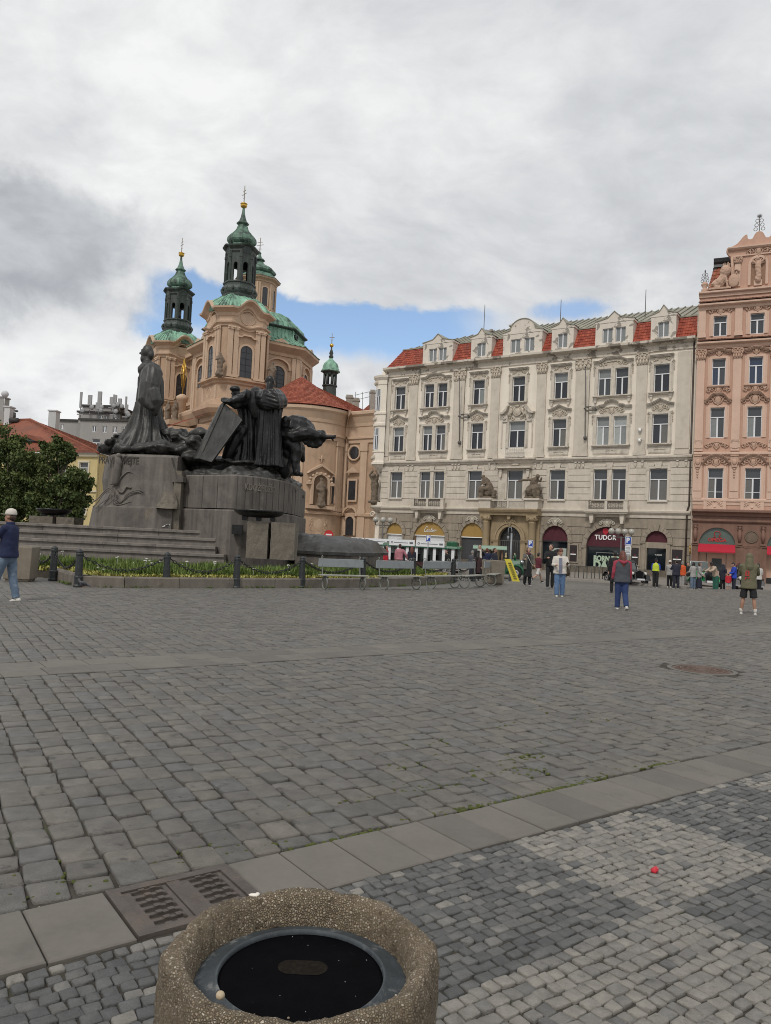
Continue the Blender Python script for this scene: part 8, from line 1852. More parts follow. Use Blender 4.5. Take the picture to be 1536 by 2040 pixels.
bp = gnd(1024,1148,-.0); bY = 42.0; b0_,b1_ = at(1029,1147,bY),at(1014,1114,bY); zb = gz(bY); T_ = thing("advertising_board","yellow folding advertising board leaning beside the green road train engine","sign board",(b0_.x,b0_.y,zb)); hh = b1_.z - zb
q = MB(); dx_ = b1_.x - b0_.x; q.loft([[(-.22,-.02,.02),(.20,.02,.02),(.20,.06,.02),(-.22,.02,.02)],[(dx_ - .2,.3,hh),(dx_ + .16,.34,hh),(dx_ + .16,.38,hh),(dx_ - .2,.34,hh)]]); q.build("front_panel",yel,T_); q = MB(); q.loft([[(dx_ * 2 - .3,.5,.0),(dx_ * 2 + .05,.5,.0),(dx_ * 2 + .05,.54,.0),(dx_ * 2 - .3,.54,.0)],[(dx_ - .2,.36,hh),(dx_ + .16,.38,hh),(dx_ + .16,.42,hh),(dx_ - .2,.40,hh)]]); q.build("rear_panel",mat("board_back",(.10,.12,.09),.6,.1),T_)
q = MB();
for k in range(9): t = .12 + k * .085; q.box(dx_ * t - .10,dx_ * t + .08,-.03 + .32 * t,-.022 + .32 * t,hh * t,hh * t + .05)
q.build("board_print",mat("board_ink",(.12,.10,.02),.6,0),T_)
for x0,x1,lab in ((1131,1166,"dark tubular bicycle rack left of the mint lettered shop window"),(1181,1197,"dark tubular bicycle rack in front of the mint lettered shop window")):
 c = at((x0 + x1) / 2,1155,54); zb = -.30; w = (x1 - x0) / FPX * 54; T_ = thing("bicycle_rack",lab,"bicycle rack",(c.x,c.y,zb),math.atan2(HD.y,HD.x),"bicycle racks on the pavement"); n = 3 if w > 1 else 2
 for k in range(n): x = (k / (n - 1) - .5) * w; q = MB(); q.tube([(x,-.35,0),(x,-.35,.78),(x,-.3,.84),(x,.3,.84),(x,.35,.78),(x,.35,0)],.028,7); q.build("hoop",dark_metal,T_)
 q = MB(); q.tube([(-w / 2,0,.84),(w / 2,0,.84)],.024,6); q.build("cross_rail",dark_metal,T_)
# vehicles
def paint(n,c,r=.3): return mat(n,c,r,.05,3,coat=.35)
greenp = paint("coach_green",(.018,.095,.045)); pgreen = paint("pale_green_roof",(.20,.30,.22),.45); vgreen = paint("bright_green",(.025,.30,.09)); blackp = paint("black_paint",(.010,.010,.011),.2)
tyre = mat("tyre",(.014,.014,.014),.85,.1,6); chrome = mat("chrome",(.55,.55,.56),.18,.05,4,metal=.9); maroonp = paint("maroon_panel",(.05,.012,.012),.4); wood = mat("cab_wood",(.20,.10,.05),.6,.15,5); cglass = mat("car_glass",(.10,.115,.115),.08,.1,2,spec=.6)
def wheel(par,x,y,z,r,w,axis='y',rimm=None):
 q = MB(); k = Matrix.Rotation(R(90),4,'X') if axis == 'y' else Matrix.Rotation(R(90),4,'Y')
 T = TR(x,y,z) @ k; q.lathe([(r * .62,-w / 2),(r * .92,-w / 2),(r,-w * .3),(r,w * .3),(r * .92,w / 2),(r * .62,w / 2)],n=22,T=T); o = q.build("wheel",tyre,par)
 q = MB(); q.lathe([(r * .62,-w * .4),(r * .5,-w * .52),(r * .2,-w * .56),(r * .2,w * .56),(r * .5,w * .52),(r * .62,w * .4)],n=18,T=T); q.build("rim",rimm or chrome,o)
RT = Vector((at(843,1080,57).x,57,-.55)); TRAIN = thing("road_train_carriage","sightseeing road train carriage with white pillars and signboards in front of the shops","road train",tuple(RT),R(-14))
L2 = 2.75
q = MB(); q.box(-L2,L2,-.8,.8,.28,.62); q.box(-L2,L2,-.78,.78,.62,.8); q.build("body_panel",maroonp,TRAIN)
for k in range(5):
 x = -L2 + .1 + k * (2 * L2 - .2) / 4
 for y in (-.78,.74): q = MB(); q.box(x - .05,x + .05,y,y + .05,.62,1.9); q.build("pillar",blackp,TRAIN)
for k in range(8):
 x = -L2 + .28 + k * (2 * L2 - .5) / 7.4; q = MB(); q.box(x,x + .22,-.77,-.74,.85,1.85); q.build("white_panel",swhite,TRAIN)
 q = MB(); q.box(x - .1,x + .4,-.3,-.22,.62,1.35); q.build("bench_back",blackp,TRAIN)
q = MB(); q.box(-L2,L2,.70,.74,.8,1.85); q.build("far_window",g_pale,TRAIN)
q = MB(); q.loft([[(x,y,z) for x in (0,) for y,z in ((-.88,1.88),(-.6,2.02),(0,2.1),(.6,2.02),(.88,1.88),(.88,1.84),(-.88,1.84))]] * 0 + [[(x,y,z) for y,z in ((-.88,1.88),(-.6,2.02),(0,2.1),(.6,2.02),(.88,1.88),(.88,1.84),(-.88,1.84))] for x in (-L2 - .15,L2 + .15)]); q.build("roof",greenp,TRAIN)
for x0,x1 in ((-2.35,-.45),(-.35,1.75)):
 q = MB(); q.box(x0,x1,-.9,-.84,1.92,2.36); o = q.build("sign_board",swhite,TRAIN); q = MB(); q.box(x0 + .35,x1 - .5,-.905,-.9,2.1,2.15); q.box(x1 - .38,x1 - .12,-.905,-.9,2.06,2.2); q.torus((x0 + .2,-.903,2.14),.07,.02,'y',12,4); q.build("board_print",mat("print_grey",(.12,.12,.13),.6,0),o)
q = MB(); q.box(1.85,2.6,-.6,.6,2.02,2.3); q.ell((2.2,0,2.3),(.4,.5,.12),10,6); q.build("roof_vent",greenp,TRAIN)
for x in (-1.8,1.8):
 for y in (-.75,.75): wheel(TRAIN,x,y,.27,.27,.16)
q = dup(TRAIN,(at(742,1080,60).x,60.5,-.55),R(-14),"rear road train carriage mostly hidden behind the bronze reef")
q2 = [TRAIN,q];
for t in q2: t['group'] = "sightseeing road train carriages"
EN = thing("road_train_engine","green vintage style road train engine with pale roofed cab","road train",(at(1000,1080,51).x,51,-.47),R(-10))
q = MB(); q.box(-1.6,1.5,-.6,.6,.3,.6); q.loft([[(x,y,z) for y,z in ((-.48,.55),(-.5,1.0),(-.38,1.22),(0,1.3),(.38,1.22),(.5,1.0),(.48,.55))] for x in (.15,1.5)]); o = q.build("bonnet",greenp,EN)
q = MB(); q.loft([[(x,y,z) for y,z in ((-.52,.55),(-.54,1.02),(-.4,1.27),(0,1.35),(.4,1.27),(.54,1.02),(.52,.55))] for x in (1.5,1.56)]); q.build("radiator_rim",chrome,EN)
for y in (-.55,.55): q = MB(); q.ell((1.35,y,1.15),.13,10,8); q.build("headlight",chrome,EN)
q = MB(); q.box(-1.55,.1,-.65,.65,.55,1.05); q.build("cab_panel",greenp,EN)
for x in (-1.5,-.75,.05):
 for y in (-.62,.58): q = MB(); q.box(x - .04,x + .04,y,y + .05,1.05,1.95); q.build("cab_post",wood,EN)
q = MB(); q.loft([[(x,y,z) for y,z in ((-.85,1.92),(-.5,2.08),(0,2.14),(.5,2.08),(.85,1.92),(.85,1.88),(-.85,1.88))] for x in (-1.85,.35)]); q.build("cab_roof",pgreen,EN)
q = MB(); q.box(.06,.09,-.55,.55,1.1,1.85); q.box(-1.2,-.3,.5,.54,1.05,1.8); q.build("cab_window",cglass,EN)
q = MB()
for x,r_ in ((.95,.52),(-.95,.52)):
 for y in (-.68,.68): q.tube([(x + (r_ + .02) * math.cos(a),y,.4 + (r_ + .02) * math.sin(a)) for a in [PI * i / 10 for i in range(11)]],.07,6)
q.build("mudguard",greenp,EN)
for x in (-.95,.95):
 for y in (-.68,.68): wheel(EN,x,y,.42,.42,.2)
q = MB(); q.tube([(.9,.0,1.3),(.9,0,1.62)],[.09,.07],8); q.build("funnel",greenp,EN)
def vintage_car(label,pos,rz,m,open_top,s=1.0,roofm=None):
 T_ = thing("vintage_car",label,"car",pos,rz,"vintage cars for hire along the kerb"); P = lambda L: [(x * s,y * s,z * s) for x,y,z in L]
 q = MB()
 q.loft([P([(x * k,y,z) for x,z in ((-.42,.45),(-.46,.85),(-.34,1.02),(0,1.08),(.34,1.02),(.46,.85),(.42,.45))]) for y,k in ((-1.75,.82),(-1.2,.95),(-.55,1.12))]); q.loft([P([(x * k,y,z) for x,z in ((-.66,.40),(-.70,.95),(-.62,1.06),(.62,1.06),(.70,.95),(.66,.40))]) for y,k in ((-.56,.9),(-.2,1.0),(1.1,1.0),(1.6,.85))])
 o = q.build("body",m,T_); bv = o.modifiers.new('b','BEVEL'); bv.width = .03; bv.segments = 2
 for sx in (-1,1):
  q = MB(); pts = [(sx * .66,-1.95,.42),(sx * .68,-1.8,.68),(sx * .68,-1.5,.82),(sx * .68,-1.15,.74),(sx * .70,-.8,.45),(sx * .72,.3,.36),(sx * .70,.7,.50),(sx * .68,1.0,.78),(sx * .68,1.35,.80),(sx * .66,1.75,.45)]
  r = [P([(x - .17,y,z),(x + .17,y,z),(x + .15,y,z + .05),(x - .15,y,z + .05)]) for x,y,z in pts]; q.loft(r,smooth=False); q.build("mudguard",m if open_top else blackp,T_)
  for y in (-1.45,1.2): wheel(T_,sx * .68 * s,y * s,.36 * s,.36 * s,.17 * s,'x')
  q = MB(); q.ell((sx * .50 * s,-1.72 * s,.84 * s),(.13 * s,.15 * s,.13 * s),12,8); o = q.build("headlight",chrome,T_); q = MB(); q.ell((sx * .50 * s,-1.84 * s,.84 * s),(.10 * s,.05 * s,.10 * s),12,6); q.build("lens",mat("lens",(.6,.6,.55),.15,.05,4),o)
  q = MB(); q.box(sx * .78 * s - .05,sx * .78 * s + .05,-.3 * s,-.2 * s,1.1 * s,1.25 * s); q.build("mirror",chrome,T_)
 q = MB(); q.loft([P([(x,y,z) for x,z in ((-.30,.45),(-.36,.95),(0,1.08),(.36,.95),(.30,.45))]) for y in (-1.82,-1.76)]); o = q.build("radiator",chrome,T_); q = MB(); q.loft([P([(x * .86,y,.5 + (z - .45) * .88) for x,z in ((-.30,.45),(-.36,.95),(0,1.08),(.36,.95),(.30,.45))]) for y in (-1.84,-1.82)]); q.build("grille",blackp,o)
 q = MB(); q.box(-.80 * s,.80 * s,-2.05 * s,-1.99 * s,.36 * s,.46 * s); q.build("bumper",chrome,T_); q = MB(); q.box(-.28 * s,.28 * s,-2.07 * s,-2.05 * s,.38 * s,.50 * s); q.build("number_plate",swhite,T_)
 q = MB(); fr = P([(-.60,-.52,1.05),(.60,-.52,1.05),(.52,-.38,1.58),(-.52,-.38,1.58)])
 q.tube(fr + [fr[0]],.028 * s,6); o = q.build("windscreen_frame",chrome if open_top else blackp,T_); q = MB(); q.add(fr,[(0,1,2,3)]); q.add([(a,b + .012,c) for a,b,c in fr],[(0,1,2,3)]); q.build("windscreen",cglass,o)
 if open_top:
  for y in (.0,.8): q = MB(); q.box(-.55 * s,.55 * s,y * s,(y + .18) * s,.8 * s,1.22 * s); o = q.build("seat",mat("seat_leather",(.09,.06,.04),.5,.1,5),T_)
  q = MB(); q.torus((-.3 * s,-.2 * s,1.1 * s),.17 * s,.016 * s,'y',16,5); q.build("steering_wheel",blackp,T_); q = MB(); q.tube([(-.6 * s,1.35 * s,1.12 * s),(.6 * s,1.35 * s,1.12 * s)],.13 * s,8); q.build("folded_hood",blackp,T_)
 else:
  q = MB(); q.loft([P([(-.60,-.40,1.56),(.60,-.40,1.56),(.62,1.3,1.58),(-.62,1.3,1.58)]),P([(-.52,-.25,1.72),(.52,-.25,1.72),(.52,1.15,1.74),(-.52,1.15,1.74)])]); q.build("roof",roofm or blackp,T_)
  for sx in (-1,1):
   for y in (-.45,.38,1.25): q = MB(); q.tube(P([(sx * .64,y,1.05),(sx * .59,y + .04,1.58)]),.035 * s,6); q.build("door_pillar",blackp,T_)
   q = MB(); q.loft([P([(sx * .64,-.4,1.07),(sx * .64,1.2,1.07),(sx * .60,1.2,1.55),(sx * .60,-.36,1.55)]),P([(sx * .63,-.4,1.07),(sx * .63,1.2,1.07),(sx * .59,1.2,1.55),(sx * .59,-.36,1.55)])]); q.build("side_window",cglass,T_)
 return T_
vintage_car("black vintage saloon car parked behind the woman in the red sleeved jacket",(at(1262,1080,49.5).x,51.0,-.45),R(14),blackp,False,.92)
vintage_car("bright green open vintage car with a big windscreen among the queueing people",(at(1409,1080,49.5).x,51.2,-.45),R(4),vgreen,True,1.08)
vintage_car("dark vintage car half hidden at the right edge behind the hooded boy",(at(1516,1080,47).x,48.6,-.45),R(-22),blackp,False,1.0)
# people
def cloth(n,c,var=.10): return mat("cloth_" + n,c,.85,var,6,bump=.25,bscale=45)
skin_l = mat("skin_light",(.42,.25,.18),.55,.06,6); skin_t = mat("skin_tan",(.33,.18,.12),.55,.06,6); skin_d = mat("skin_dark",(.07,.038,.026),.5,.06,6)
hair_b = mat("hair_black",(.012,.010,.009),.5,.2,12); hair_br = mat("hair_brown",(.045,.024,.015),.5,.2,12); hair_r = mat("hair_auburn",(.12,.035,.02),.5,.2,12); hair_g = mat("hair_grey",(.22,.21,.20),.6,.2,12)
eye_m = mat("eye_dark",(.02,.015,.012),.3,0); mouth_m = mat("lips",(.26,.09,.08),.5,0); sole_m = mat("shoe_sole",(.03,.03,.03),.8,0); sole_w = mat("shoe_sole_white",(.6,.6,.58),.7,.05)
def person(label,pos,rz,h=1.7,top=None,bottom=None,shoes=None,skin=skin_l,hair=hair_br,hairstyle='short',legs=((0,0),(0,0)),spread=.0,
   arms=((0,.12,.15),(0,.12,.15)),lean=0.0,turn=0.0,nod=0.0,hem=.80,wide=1.0,kind='trousers',sleeves='long',sleeve_m=None,vox=.026,extras=None,skirt_len=.5,cat="person",fat=1.0,loose=1.0):
 """arms / legs : (left, right) as the person has them ; arm = (forward, outward, elbow bend[, inward]) ; leg = (swing, knee bend)"""
 s = h / 1.75; T_ = thing("person",label,cat,tuple(pos),rz)
 S = lambda v: Vector(v) * s
 hipz = .92; J = {}
 for i,sx in enumerate((1,-1)):       # 1 = person's left (+x when facing -y)
  a,b = legs[i]; hp = Vector((sx * .095,0,hipz)); kn = hp + Vector((sx * spread * .5,-math.sin(a),-math.cos(a))) * .44; an = kn + Vector((sx * spread * .5,-math.sin(a - b),-math.cos(a - b))) * .41
  J[('hip',i)],J[('knee',i)],J[('ank',i)] = hp,kn,an
 dzz = .075 - min(J[('ank',0)].z,J[('ank',1)].z)
 for k in list(J): J[k] = J[k] + Vector((0,0,dzz))
 pel = Vector((0,0,hipz + dzz)); ln = lambda z: Vector((0,-math.sin(lean) * (z - hipz),(math.cos(lean) - 1) * (z - hipz) + dzz))
 chest = Vector((0,0,1.30)) + ln(1.30); neck = Vector((0,0,1.47)) + ln(1.47); hd = Vector((0,-.015,1.635)) + ln(1.635) + Vector((0,-nod * .12,-abs(nod) * .04))
 for i,sx in enumerate((1,-1)):
  A = arms[i]; f,o_,e = A[:3]; inw = A[3] if len(A) > 3 else .25
  sh = Vector((sx * .185 * wide,0,1.42)) + ln(1.42); d1 = Vector((sx * math.sin(o_),-math.sin(f) * math.cos(o_),-math.cos(f) * math.cos(o_))); el = sh + d1 * .285
  d2 = Vector((sx * math.sin(o_) * (1 - inw) - sx * inw * math.sin(min(e,1.6)),-math.sin(f + e),-math.cos(f + e))).normalized(); wr = el + d2 * .245
  J[('sh',i)],J[('el',i)],J[('wr',i)],J[('fd',i)] = sh,el,wr,d2
 Rt = RZ(turn); q_head = Rt.to_quaternion() @ Quaternion((1,0,0),nod)
 
 b = MB(); H = lambda v: S(hd + q_head @ Vector(v))
 b.ell(S(hd) + Vector((0,0,.025 * s)),(.076 * s,.094 * s,.105 * s),14,10); b.ell(H((0,-.035,-.055)),(.056 * s,.058 * s,.062 * s),12,8); b.ell(H((0,-.082,-.098)),(.024 * s,.02 * s,.018 * s),8,6)
 b.tube([H((0,-.088,.018)),H((0,-.112,-.028))],[.009 * s,.017 * s],6,round_ends=True); b.ell(H((0,-.08,.035)),(.05 * s,.02 * s,.012 * s),8,5)
 for sx in (-1,1): b.ell(H((sx * .078,.005,-.01)),(.014 * s,.022 * s,.032 * s),8,6)
 b.tube([S(neck + Vector((0,.005,-.06))),S(neck + Vector((0,0,.04))),H((0,.0,-.06))],[.062 * s,.053 * s,.052 * s],10,round_ends=True)
 b.tube([S(pel),S((pel + chest) / 2),S(chest),S(neck - Vector((0,0,.07)))],[.105 * s,.10 * s,.115 * s,.08 * s],10,round_ends=True)
 for i in (0,1):
  b.tube([S(J[('sh',i)] * .8 + chest * .2),S(J[('sh',i)]),S(J[('el',i)]),S(J[('wr',i)])],[.06 * s,.050 * s,.040 * s,.028 * s],9,round_ends=True)
  b.tube([S(J[('hip',i)]),S(J[('hip',i)] * .55 + J[('knee',i)] * .45),S(J[('knee',i)]),S(J[('knee',i)] * .65 + J[('ank',i)] * .35 + Vector((0,.012,0))),S(J[('ank',i)])],[.085 * s,.072 * s,.054 * s,.056 * s,.036 * s],10,round_ends=True)
  b.ell(S(J[('wr',i)] + J[('fd',i)] * .055),(.038 * s,.038 * s,.046 * s),8,6)
 me = remesh(b,"body",min(vox,.017),1,[skin]);
 hnd = MB()
 for i,sx in enumerate((1,-1)):
  d = J[('fd',i)]; u = d.orthogonal().normalized(); u = Vector((0,-1,0)) - d * d.dot(Vector((0,-1,0))); u = u.normalized() if u.length > .2 else d.orthogonal().normalized(); w = d.cross(u)
  base = J[('wr',i)] + d * .075
  for k,L in enumerate((.070,.080,.075,.058)):
   p = base + u * (.027 - .018 * k); c = w * (-sx) * .5; hnd.tube([S(p),S(p + d * L * .5 + c * .014),S(p + d * L * .85 + c * .04)],[.0095 * s,.0085 * s,.0065 * s],5,round_ends=True)
  hnd.tube([S(J[('wr',i)] + d * .03 + u * .025),S(J[('wr',i)] + d * .06 + u * .052),S(J[('wr',i)] + d * .095 + u * .056)],[.012 * s,.011 * s,.008 * s],5,round_ends=True)
 join_mesh(me,hnd); inst(me,"body",T_)
 q = MB()
 for sx in (-1,1): q.ell(H((sx * .032,-.088,.018)),(.011 * s,.007 * s,.007 * s),6,5)
 q.build("eyes",eye_m,T_); q = MB(); q.ell(H((0,-.094,-.058)),(.024 * s,.007 * s,.007 * s),8,5); q.build("mouth",mouth_m,T_)
 
 lw = fat * loose; q = MB(); q.tube([S(pel + Vector((0,0,.10))),S(pel),S(pel - Vector((0,0,.08)))],[.130 * s * fat,.150 * s * fat,.12 * s * fat],14,round_ends=True)
 def leg_cloth(q,t1):
  for i in (0,1):
   hp,kn,an = J[('hip',i)],J[('knee',i)],J[('ank',i)]; P,r = [hp + Vector((0,0,.0)),hp.lerp(kn,.5),kn],[.090 * lw,.088 * lw,.076 * lw]
   if t1 > 1: P += [kn.lerp(an,.5),kn.lerp(an,.98)]; r += [.072 * lw,.066 * lw]
   else: P[-1] = hp.lerp(kn,t1); r[-1] = .098 * lw
   q.tube([S(p) for p in P],[k * s for k in r],12)
 if kind in ('trousers','shorts'): leg_cloth(q,2 if kind == 'trousers' else .95)
 else:
  z1 = pel.z - skirt_len; n = 26; rings = []
  for k in range(7):
   t = k / 6; z = pel.z + .06 - (skirt_len + .06) * t; rr = (.145 + .085 * t) * fat; rings.append([S((rr * (1 + .06 * t * math.sin(7 * 2 * PI * j / n)) * math.cos(2 * PI * j / n),rr * .85 * math.sin(2 * PI * j / n),z)) for j in range(n)])
  q.loft(rings[::-1])
 me = remesh(q,{'trousers': 'trousers','shorts': 'shorts'}.get(kind,'skirt'),vox * .85,1,[bottom],(.006 * s,14)); inst(me,me.name.split('.')[0],T_)
 
 q = MB(); rings = []; n = 24; z_h = hem
 for z,rx,ry in ((z_h,.188,.138),(z_h + .04,.192,.142),(max(1.02,z_h + .08),.172,.126),(1.20,.172,.122),(1.34,.190,.122),(1.42,.175,.105),(1.47,.105,.082),(1.50,.070,.068)):
  c = ln(z); k = fat if z < 1.3 else (fat + 1) / 2; kw = wide; rings.append([S((rx * k * kw * 1.06 * math.cos(2 * PI * j / n),ry * k * 1.12 * math.sin(2 * PI * j / n) + c.y,z + c.z)) for j in range(n)])
 q.loft(rings); sl = MB() if sleeve_m else q
 for i in (0,1):
  sh,el,wr = J[('sh',i)],J[('el',i)],J[('wr',i)]
  if sleeves == 'long': sl.tube([S(sh * .75 + chest * .25 + Vector((0,0,.03))),S(sh),S(sh.lerp(el,.6)),S(el),S(el.lerp(wr,.55)),S(el.lerp(wr,.96))],[.075 * s,.072 * s,.064 * s * loose,.060 * s * loose,.054 * s * loose,.046 * s * loose],11)
  else: sl.tube([S(sh * .75 + chest * .25 + Vector((0,0,.03))),S(sh),S(sh.lerp(el,.7))],[.075 * s,.072 * s,.062 * s],11)
 me = remesh(q,"jacket",vox * .85,1,[top],(.010 * s,11)); inst(me,"jacket",T_)
 if sleeve_m: me = remesh(sl,"sleeves",vox * .8,1,[sleeve_m],(.008 * s,13)); inst(me,"sleeves",T_)
 
 for i in (0,1):
  an = J[('ank',i)]; a,bb_ = legs[i]; pit = (a - bb_) * .9; T = TR(*S(an)) @ Matrix.Rotation(-pit,4,'X'); q = MB()
  q.tube([(0,.05 * s,-.035 * s),(0,0,-.030 * s),(0,-.08 * s,-.040 * s),(0,-.165 * s,-.05 * s)],[.038 * s,.046 * s,.042 * s,.026 * s],9,T=T,round_ends=True); q.tube([(0,0,-.03 * s),(0,0,.05 * s)],[.046 * s,.044 * s],9,T=T)
  o = q.build("shoe",shoes,T_); q = MB(T); pts = [(.036,.075),(.042,.0),(.045,-.09),(.03,-.19),(-.03,-.19),(-.045,-.09),(-.042,0),(-.036,.075)]; q.slab([(x * s,y * s) for x,y in pts],-.078 * s,-.055 * s); q.build("sole",sole_w if shoes is not sole_m else sole_m,o)
 
 q = MB(); hm = hair
 if hairstyle in ('short','long','bun','bob'):
  q.ell(H((0,.018,.05)),(.083 * s,.098 * s,.090 * s),14,9); q.ell(H((0,.05,.0)),(.080 * s,.066 * s,.095 * s),12,8)
  if hairstyle == 'bun': q.ell(H((0,.09,.09)),.045 * s,10,7)
  if hairstyle == 'bob':
   for sx in (-1,1): q.ell(H((sx * .068,.02,-.03)),(.03 * s,.07 * s,.085 * s),9,7)
  if hairstyle == 'long':
   q.tube([H((0,.06,.06)),H((0,.085,-.06)),S(hd + Vector((0,.11,-.20))),S(hd + Vector((0,.125,-.34)))],[.075 * s,.088 * s,.085 * s,.045 * s],10,round_ends=True)
   for sx in (-1,1): q.tube([H((sx * .06,.02,.04)),H((sx * .078,.03,-.08)),S(hd + Vector((sx * .09,.04,-.2)))],[.035 * s,.04 * s,.03 * s],8,round_ends=True)
  inst(remesh(q,"hair",.013,1,[hair],(.006 * s,30)),"hair",T_)
 elif hairstyle == 'cap':
  q.lathe([(.094 * s,.0),(.096 * s,.03 * s),(.09 * s,.075 * s),(.065 * s,.11 * s),(.02 * s,.128 * s),(0,.13 * s)],n=22,sy=1.12,T=TR(*H((0,.012,.035))) @ q_head.to_matrix().to_4x4()); q.build("cap",hair,T_)
  q = MB(TR(*H((0,.012,.035))) @ q_head.to_matrix().to_4x4()); pts = [(.075 * s * math.cos(a),-.07 * s - .125 * s * math.sin(a)) for a in [PI * k / 10 for k in range(11)]]; q.slab(pts,.008 * s,.016 * s); q.build("cap_peak",hair,T_); q = MB(); q.ell(H((0,.05,-.01)),(.076 * s,.06 * s,.07 * s),10,7); q.build("hair",hair_br,T_)
 elif hairstyle == 'hood':
  q.ell(H((0,.02,.03)),(.105 * s,.122 * s,.130 * s),14,10); q.tube([H((0,.05,-.04)),S(neck + Vector((0,.05,.0))),S(neck + Vector((0,.06,-.09)))],[.11 * s,.115 * s,.13 * s],12,round_ends=True); inst(remesh(q,"hood",.016,1,[hair],(.008 * s,16)),"hood",T_)
 elif hairstyle == 'hat':
  q.lathe([(.19 * s,.02 * s),(.185 * s,.03 * s),(.10 * s,.035 * s),(.098 * s,.10 * s),(.08 * s,.13 * s),(0,.135 * s)],n=20,T=TR(*H((0,0,.04)))); q.build("hat",hair,T_); q = MB(); q.ell(H((0,.03,-.0)),(.082 * s,.08 * s,.09 * s),10,7); q.build("hair",hair_b,T_)
 if extras: extras(T_,J,S,H,s,ln)
 return T_
def box_item(T_,name,c,d,m,rot=None,bev=.008):
 q = MB(); q.box(-d[0] / 2,d[0] / 2,-d[1] / 2,d[1] / 2,-d[2] / 2,d[2] / 2); o = q.build(name,m,T_,tuple(c));
 if rot: o.rotation_euler = rot
 b = o.modifiers.new('b','BEVEL'); b.width = bev; b.segments = 2; return o
c_navy = cloth("navy",(.010,.016,.055)); c_jean = mat("cloth_washed_denim",(.105,.15,.215),.85,.15,5,bump=.25,bscale=45,dirt=(.26,.31,.37),dirt_amt=.7,dirt_scale=6,dirt_lo=.5,dirt_hi=.7); c_jean2 = mat("cloth_mid_denim",(.085,.15,.27),.85,.12,5,bump=.2,bscale=45,dirt=(.17,.26,.40),dirt_amt=.5,dirt_scale=5); c_jean3 = cloth("dark_denim",(.022,.042,.125)); c_white = cloth("white",(.56,.52,.47),.06); c_black = cloth("black",(.011,.011,.012)); c_grey = cloth("slate",(.060,.066,.078)); c_red = cloth("raspberry",(.30,.040,.065)); c_olive = cloth("olive",(.125,.115,.068)); c_gj = cloth("tweed_grey",(.105,.10,.085),.2); c_maroon = cloth("maroon",(.10,.016,.026)); c_offw = cloth("off_white",(.50,.48,.45)); c_shirt = cloth("blue_shirt",(.17,.18,.235)); c_hivis = cloth("hi_vis",(.46,.55,.04),.05); c_blue = cloth("royal_blue",(.018,.05,.36)); c_or = cloth("orange",(.55,.085,.018)); c_lg = cloth("light_grey",(.32,.31,.30)); c_beige = cloth("beige",(.40,.31,.235)); c_green = cloth("bottle_green",(.02,.10,.07)); c_scar = cloth("scarlet",(.48,.02,.035)); c_pink = cloth("pink",(.42,.17,.20)); c_tan = cloth("taupe",(.13,.10,.085)); c_dn = cloth("ink",(.018,.02,.035))
sh_w = mat("white_trainer",(.56,.54,.50),.6,.08,8); sh_b = mat("black_shoe",(.014,.013,.013),.5,.1,8)
bag_br = mat("brown_bag",(.075,.052,.03),.6,.15,8); phone_m = mat("phone_black",(.01,.01,.012),.25,0)
def ex_man(T_,J,S,H,s,ln):
 w = J[('wr',0)] + J[('fd',0)] * .1; q = MB(); q.lathe([(.008,-.09),(.028,.02),(.030,.035)],n=10,T=TR(*S(w))); o = q.build("ice_cream_cone",mat("wafer",(.50,.33,.16),.8,.1,20),T_); q = MB(); q.ell(S(w + Vector((0,0,.05))),.032 * s,10,7); q.build("ice_cream",c_white,o)
 q = MB(); q.ell(S(Vector((.075,-.12,1.33))),.012,6,5); q.build("chest_logo",swhite,T_); q = MB(); q.tube([S(Vector((0,.0,1.46))),S(Vector((0,-.005,1.53)))],[.085 * s,.075 * s],14); q.build("collar",c_navy,T_)
p = gnd(11,1200); person("man in a white cap, navy pullover and washed jeans walking left with an ice cream",p,R(-96),1.88,c_navy,c_jean,sh_w,skin_t,c_white,'cap',legs=((.34,.12),(-.12,.12)),arms=((.65,.1,1.75,.1),(.05,.1,.55)),hem=.86,vox=.018,extras=ex_man,fat=1.05,wide=.98)
def ex_lady(T_,J,S,H,s,ln):
 q = MB(); q.loft([[S(v) for v in ((-.055,-.142,1.42),(.055,-.142,1.42),(.06,-.12,1.42),(-.06,-.12,1.42))],[S(v) for v in ((-.05,-.19,1.15),(.065,-.19,1.15),(.07,-.12,1.15),(-.05,-.12,1.15))],[S(v) for v in ((-.045,-.185,.84),(.07,-.185,.84),(.07,-.1,.84),(-.045,-.1,.84))]]); q.build("shirt_front",c_shirt,T_)
 w = J[('wr',0)] + J[('fd',0)] * .11; box_item(T_,"phone",S(w + Vector((0,0,.02))),(.075,.012,.15),phone_m,(R(50),R(30),0))
 q = MB(); q.ell(S((.27,.02,.92)),(.09 * s,.11 * s,.15 * s),12,8); o = q.build("shoulder_bag",bag_br,T_); q = MB(); q.tube([S((.26,.0,1.05)),S((.235,-.06,1.25)),S((.17,-.03,1.50)),S((.2,.09,1.3)),S((.27,.06,1.05))],.012,5); q.build("strap",bag_br,o)
 q = MB(); q.box(-.17 * s,-.07 * s,-.192 * s,-.185 * s,.95 * s,1.0 * s); q.build("pocket_flap",c_white,T_)
p = gnd(1114,1190); person("woman in a short white jacket and light jeans looking down at her phone",p,R(-12),1.64,c_white,c_jean2,sh_w,skin_l,hair_r,'bun',legs=((-.06,.05),(.16,.06)),arms=((.35,.22,1.35,.25),(.25,.20,1.35,.55)),nod=.45,turn=R(20),hem=.84,vox=.02,extras=ex_lady,fat=1.16,wide=1.08,loose=1.06)
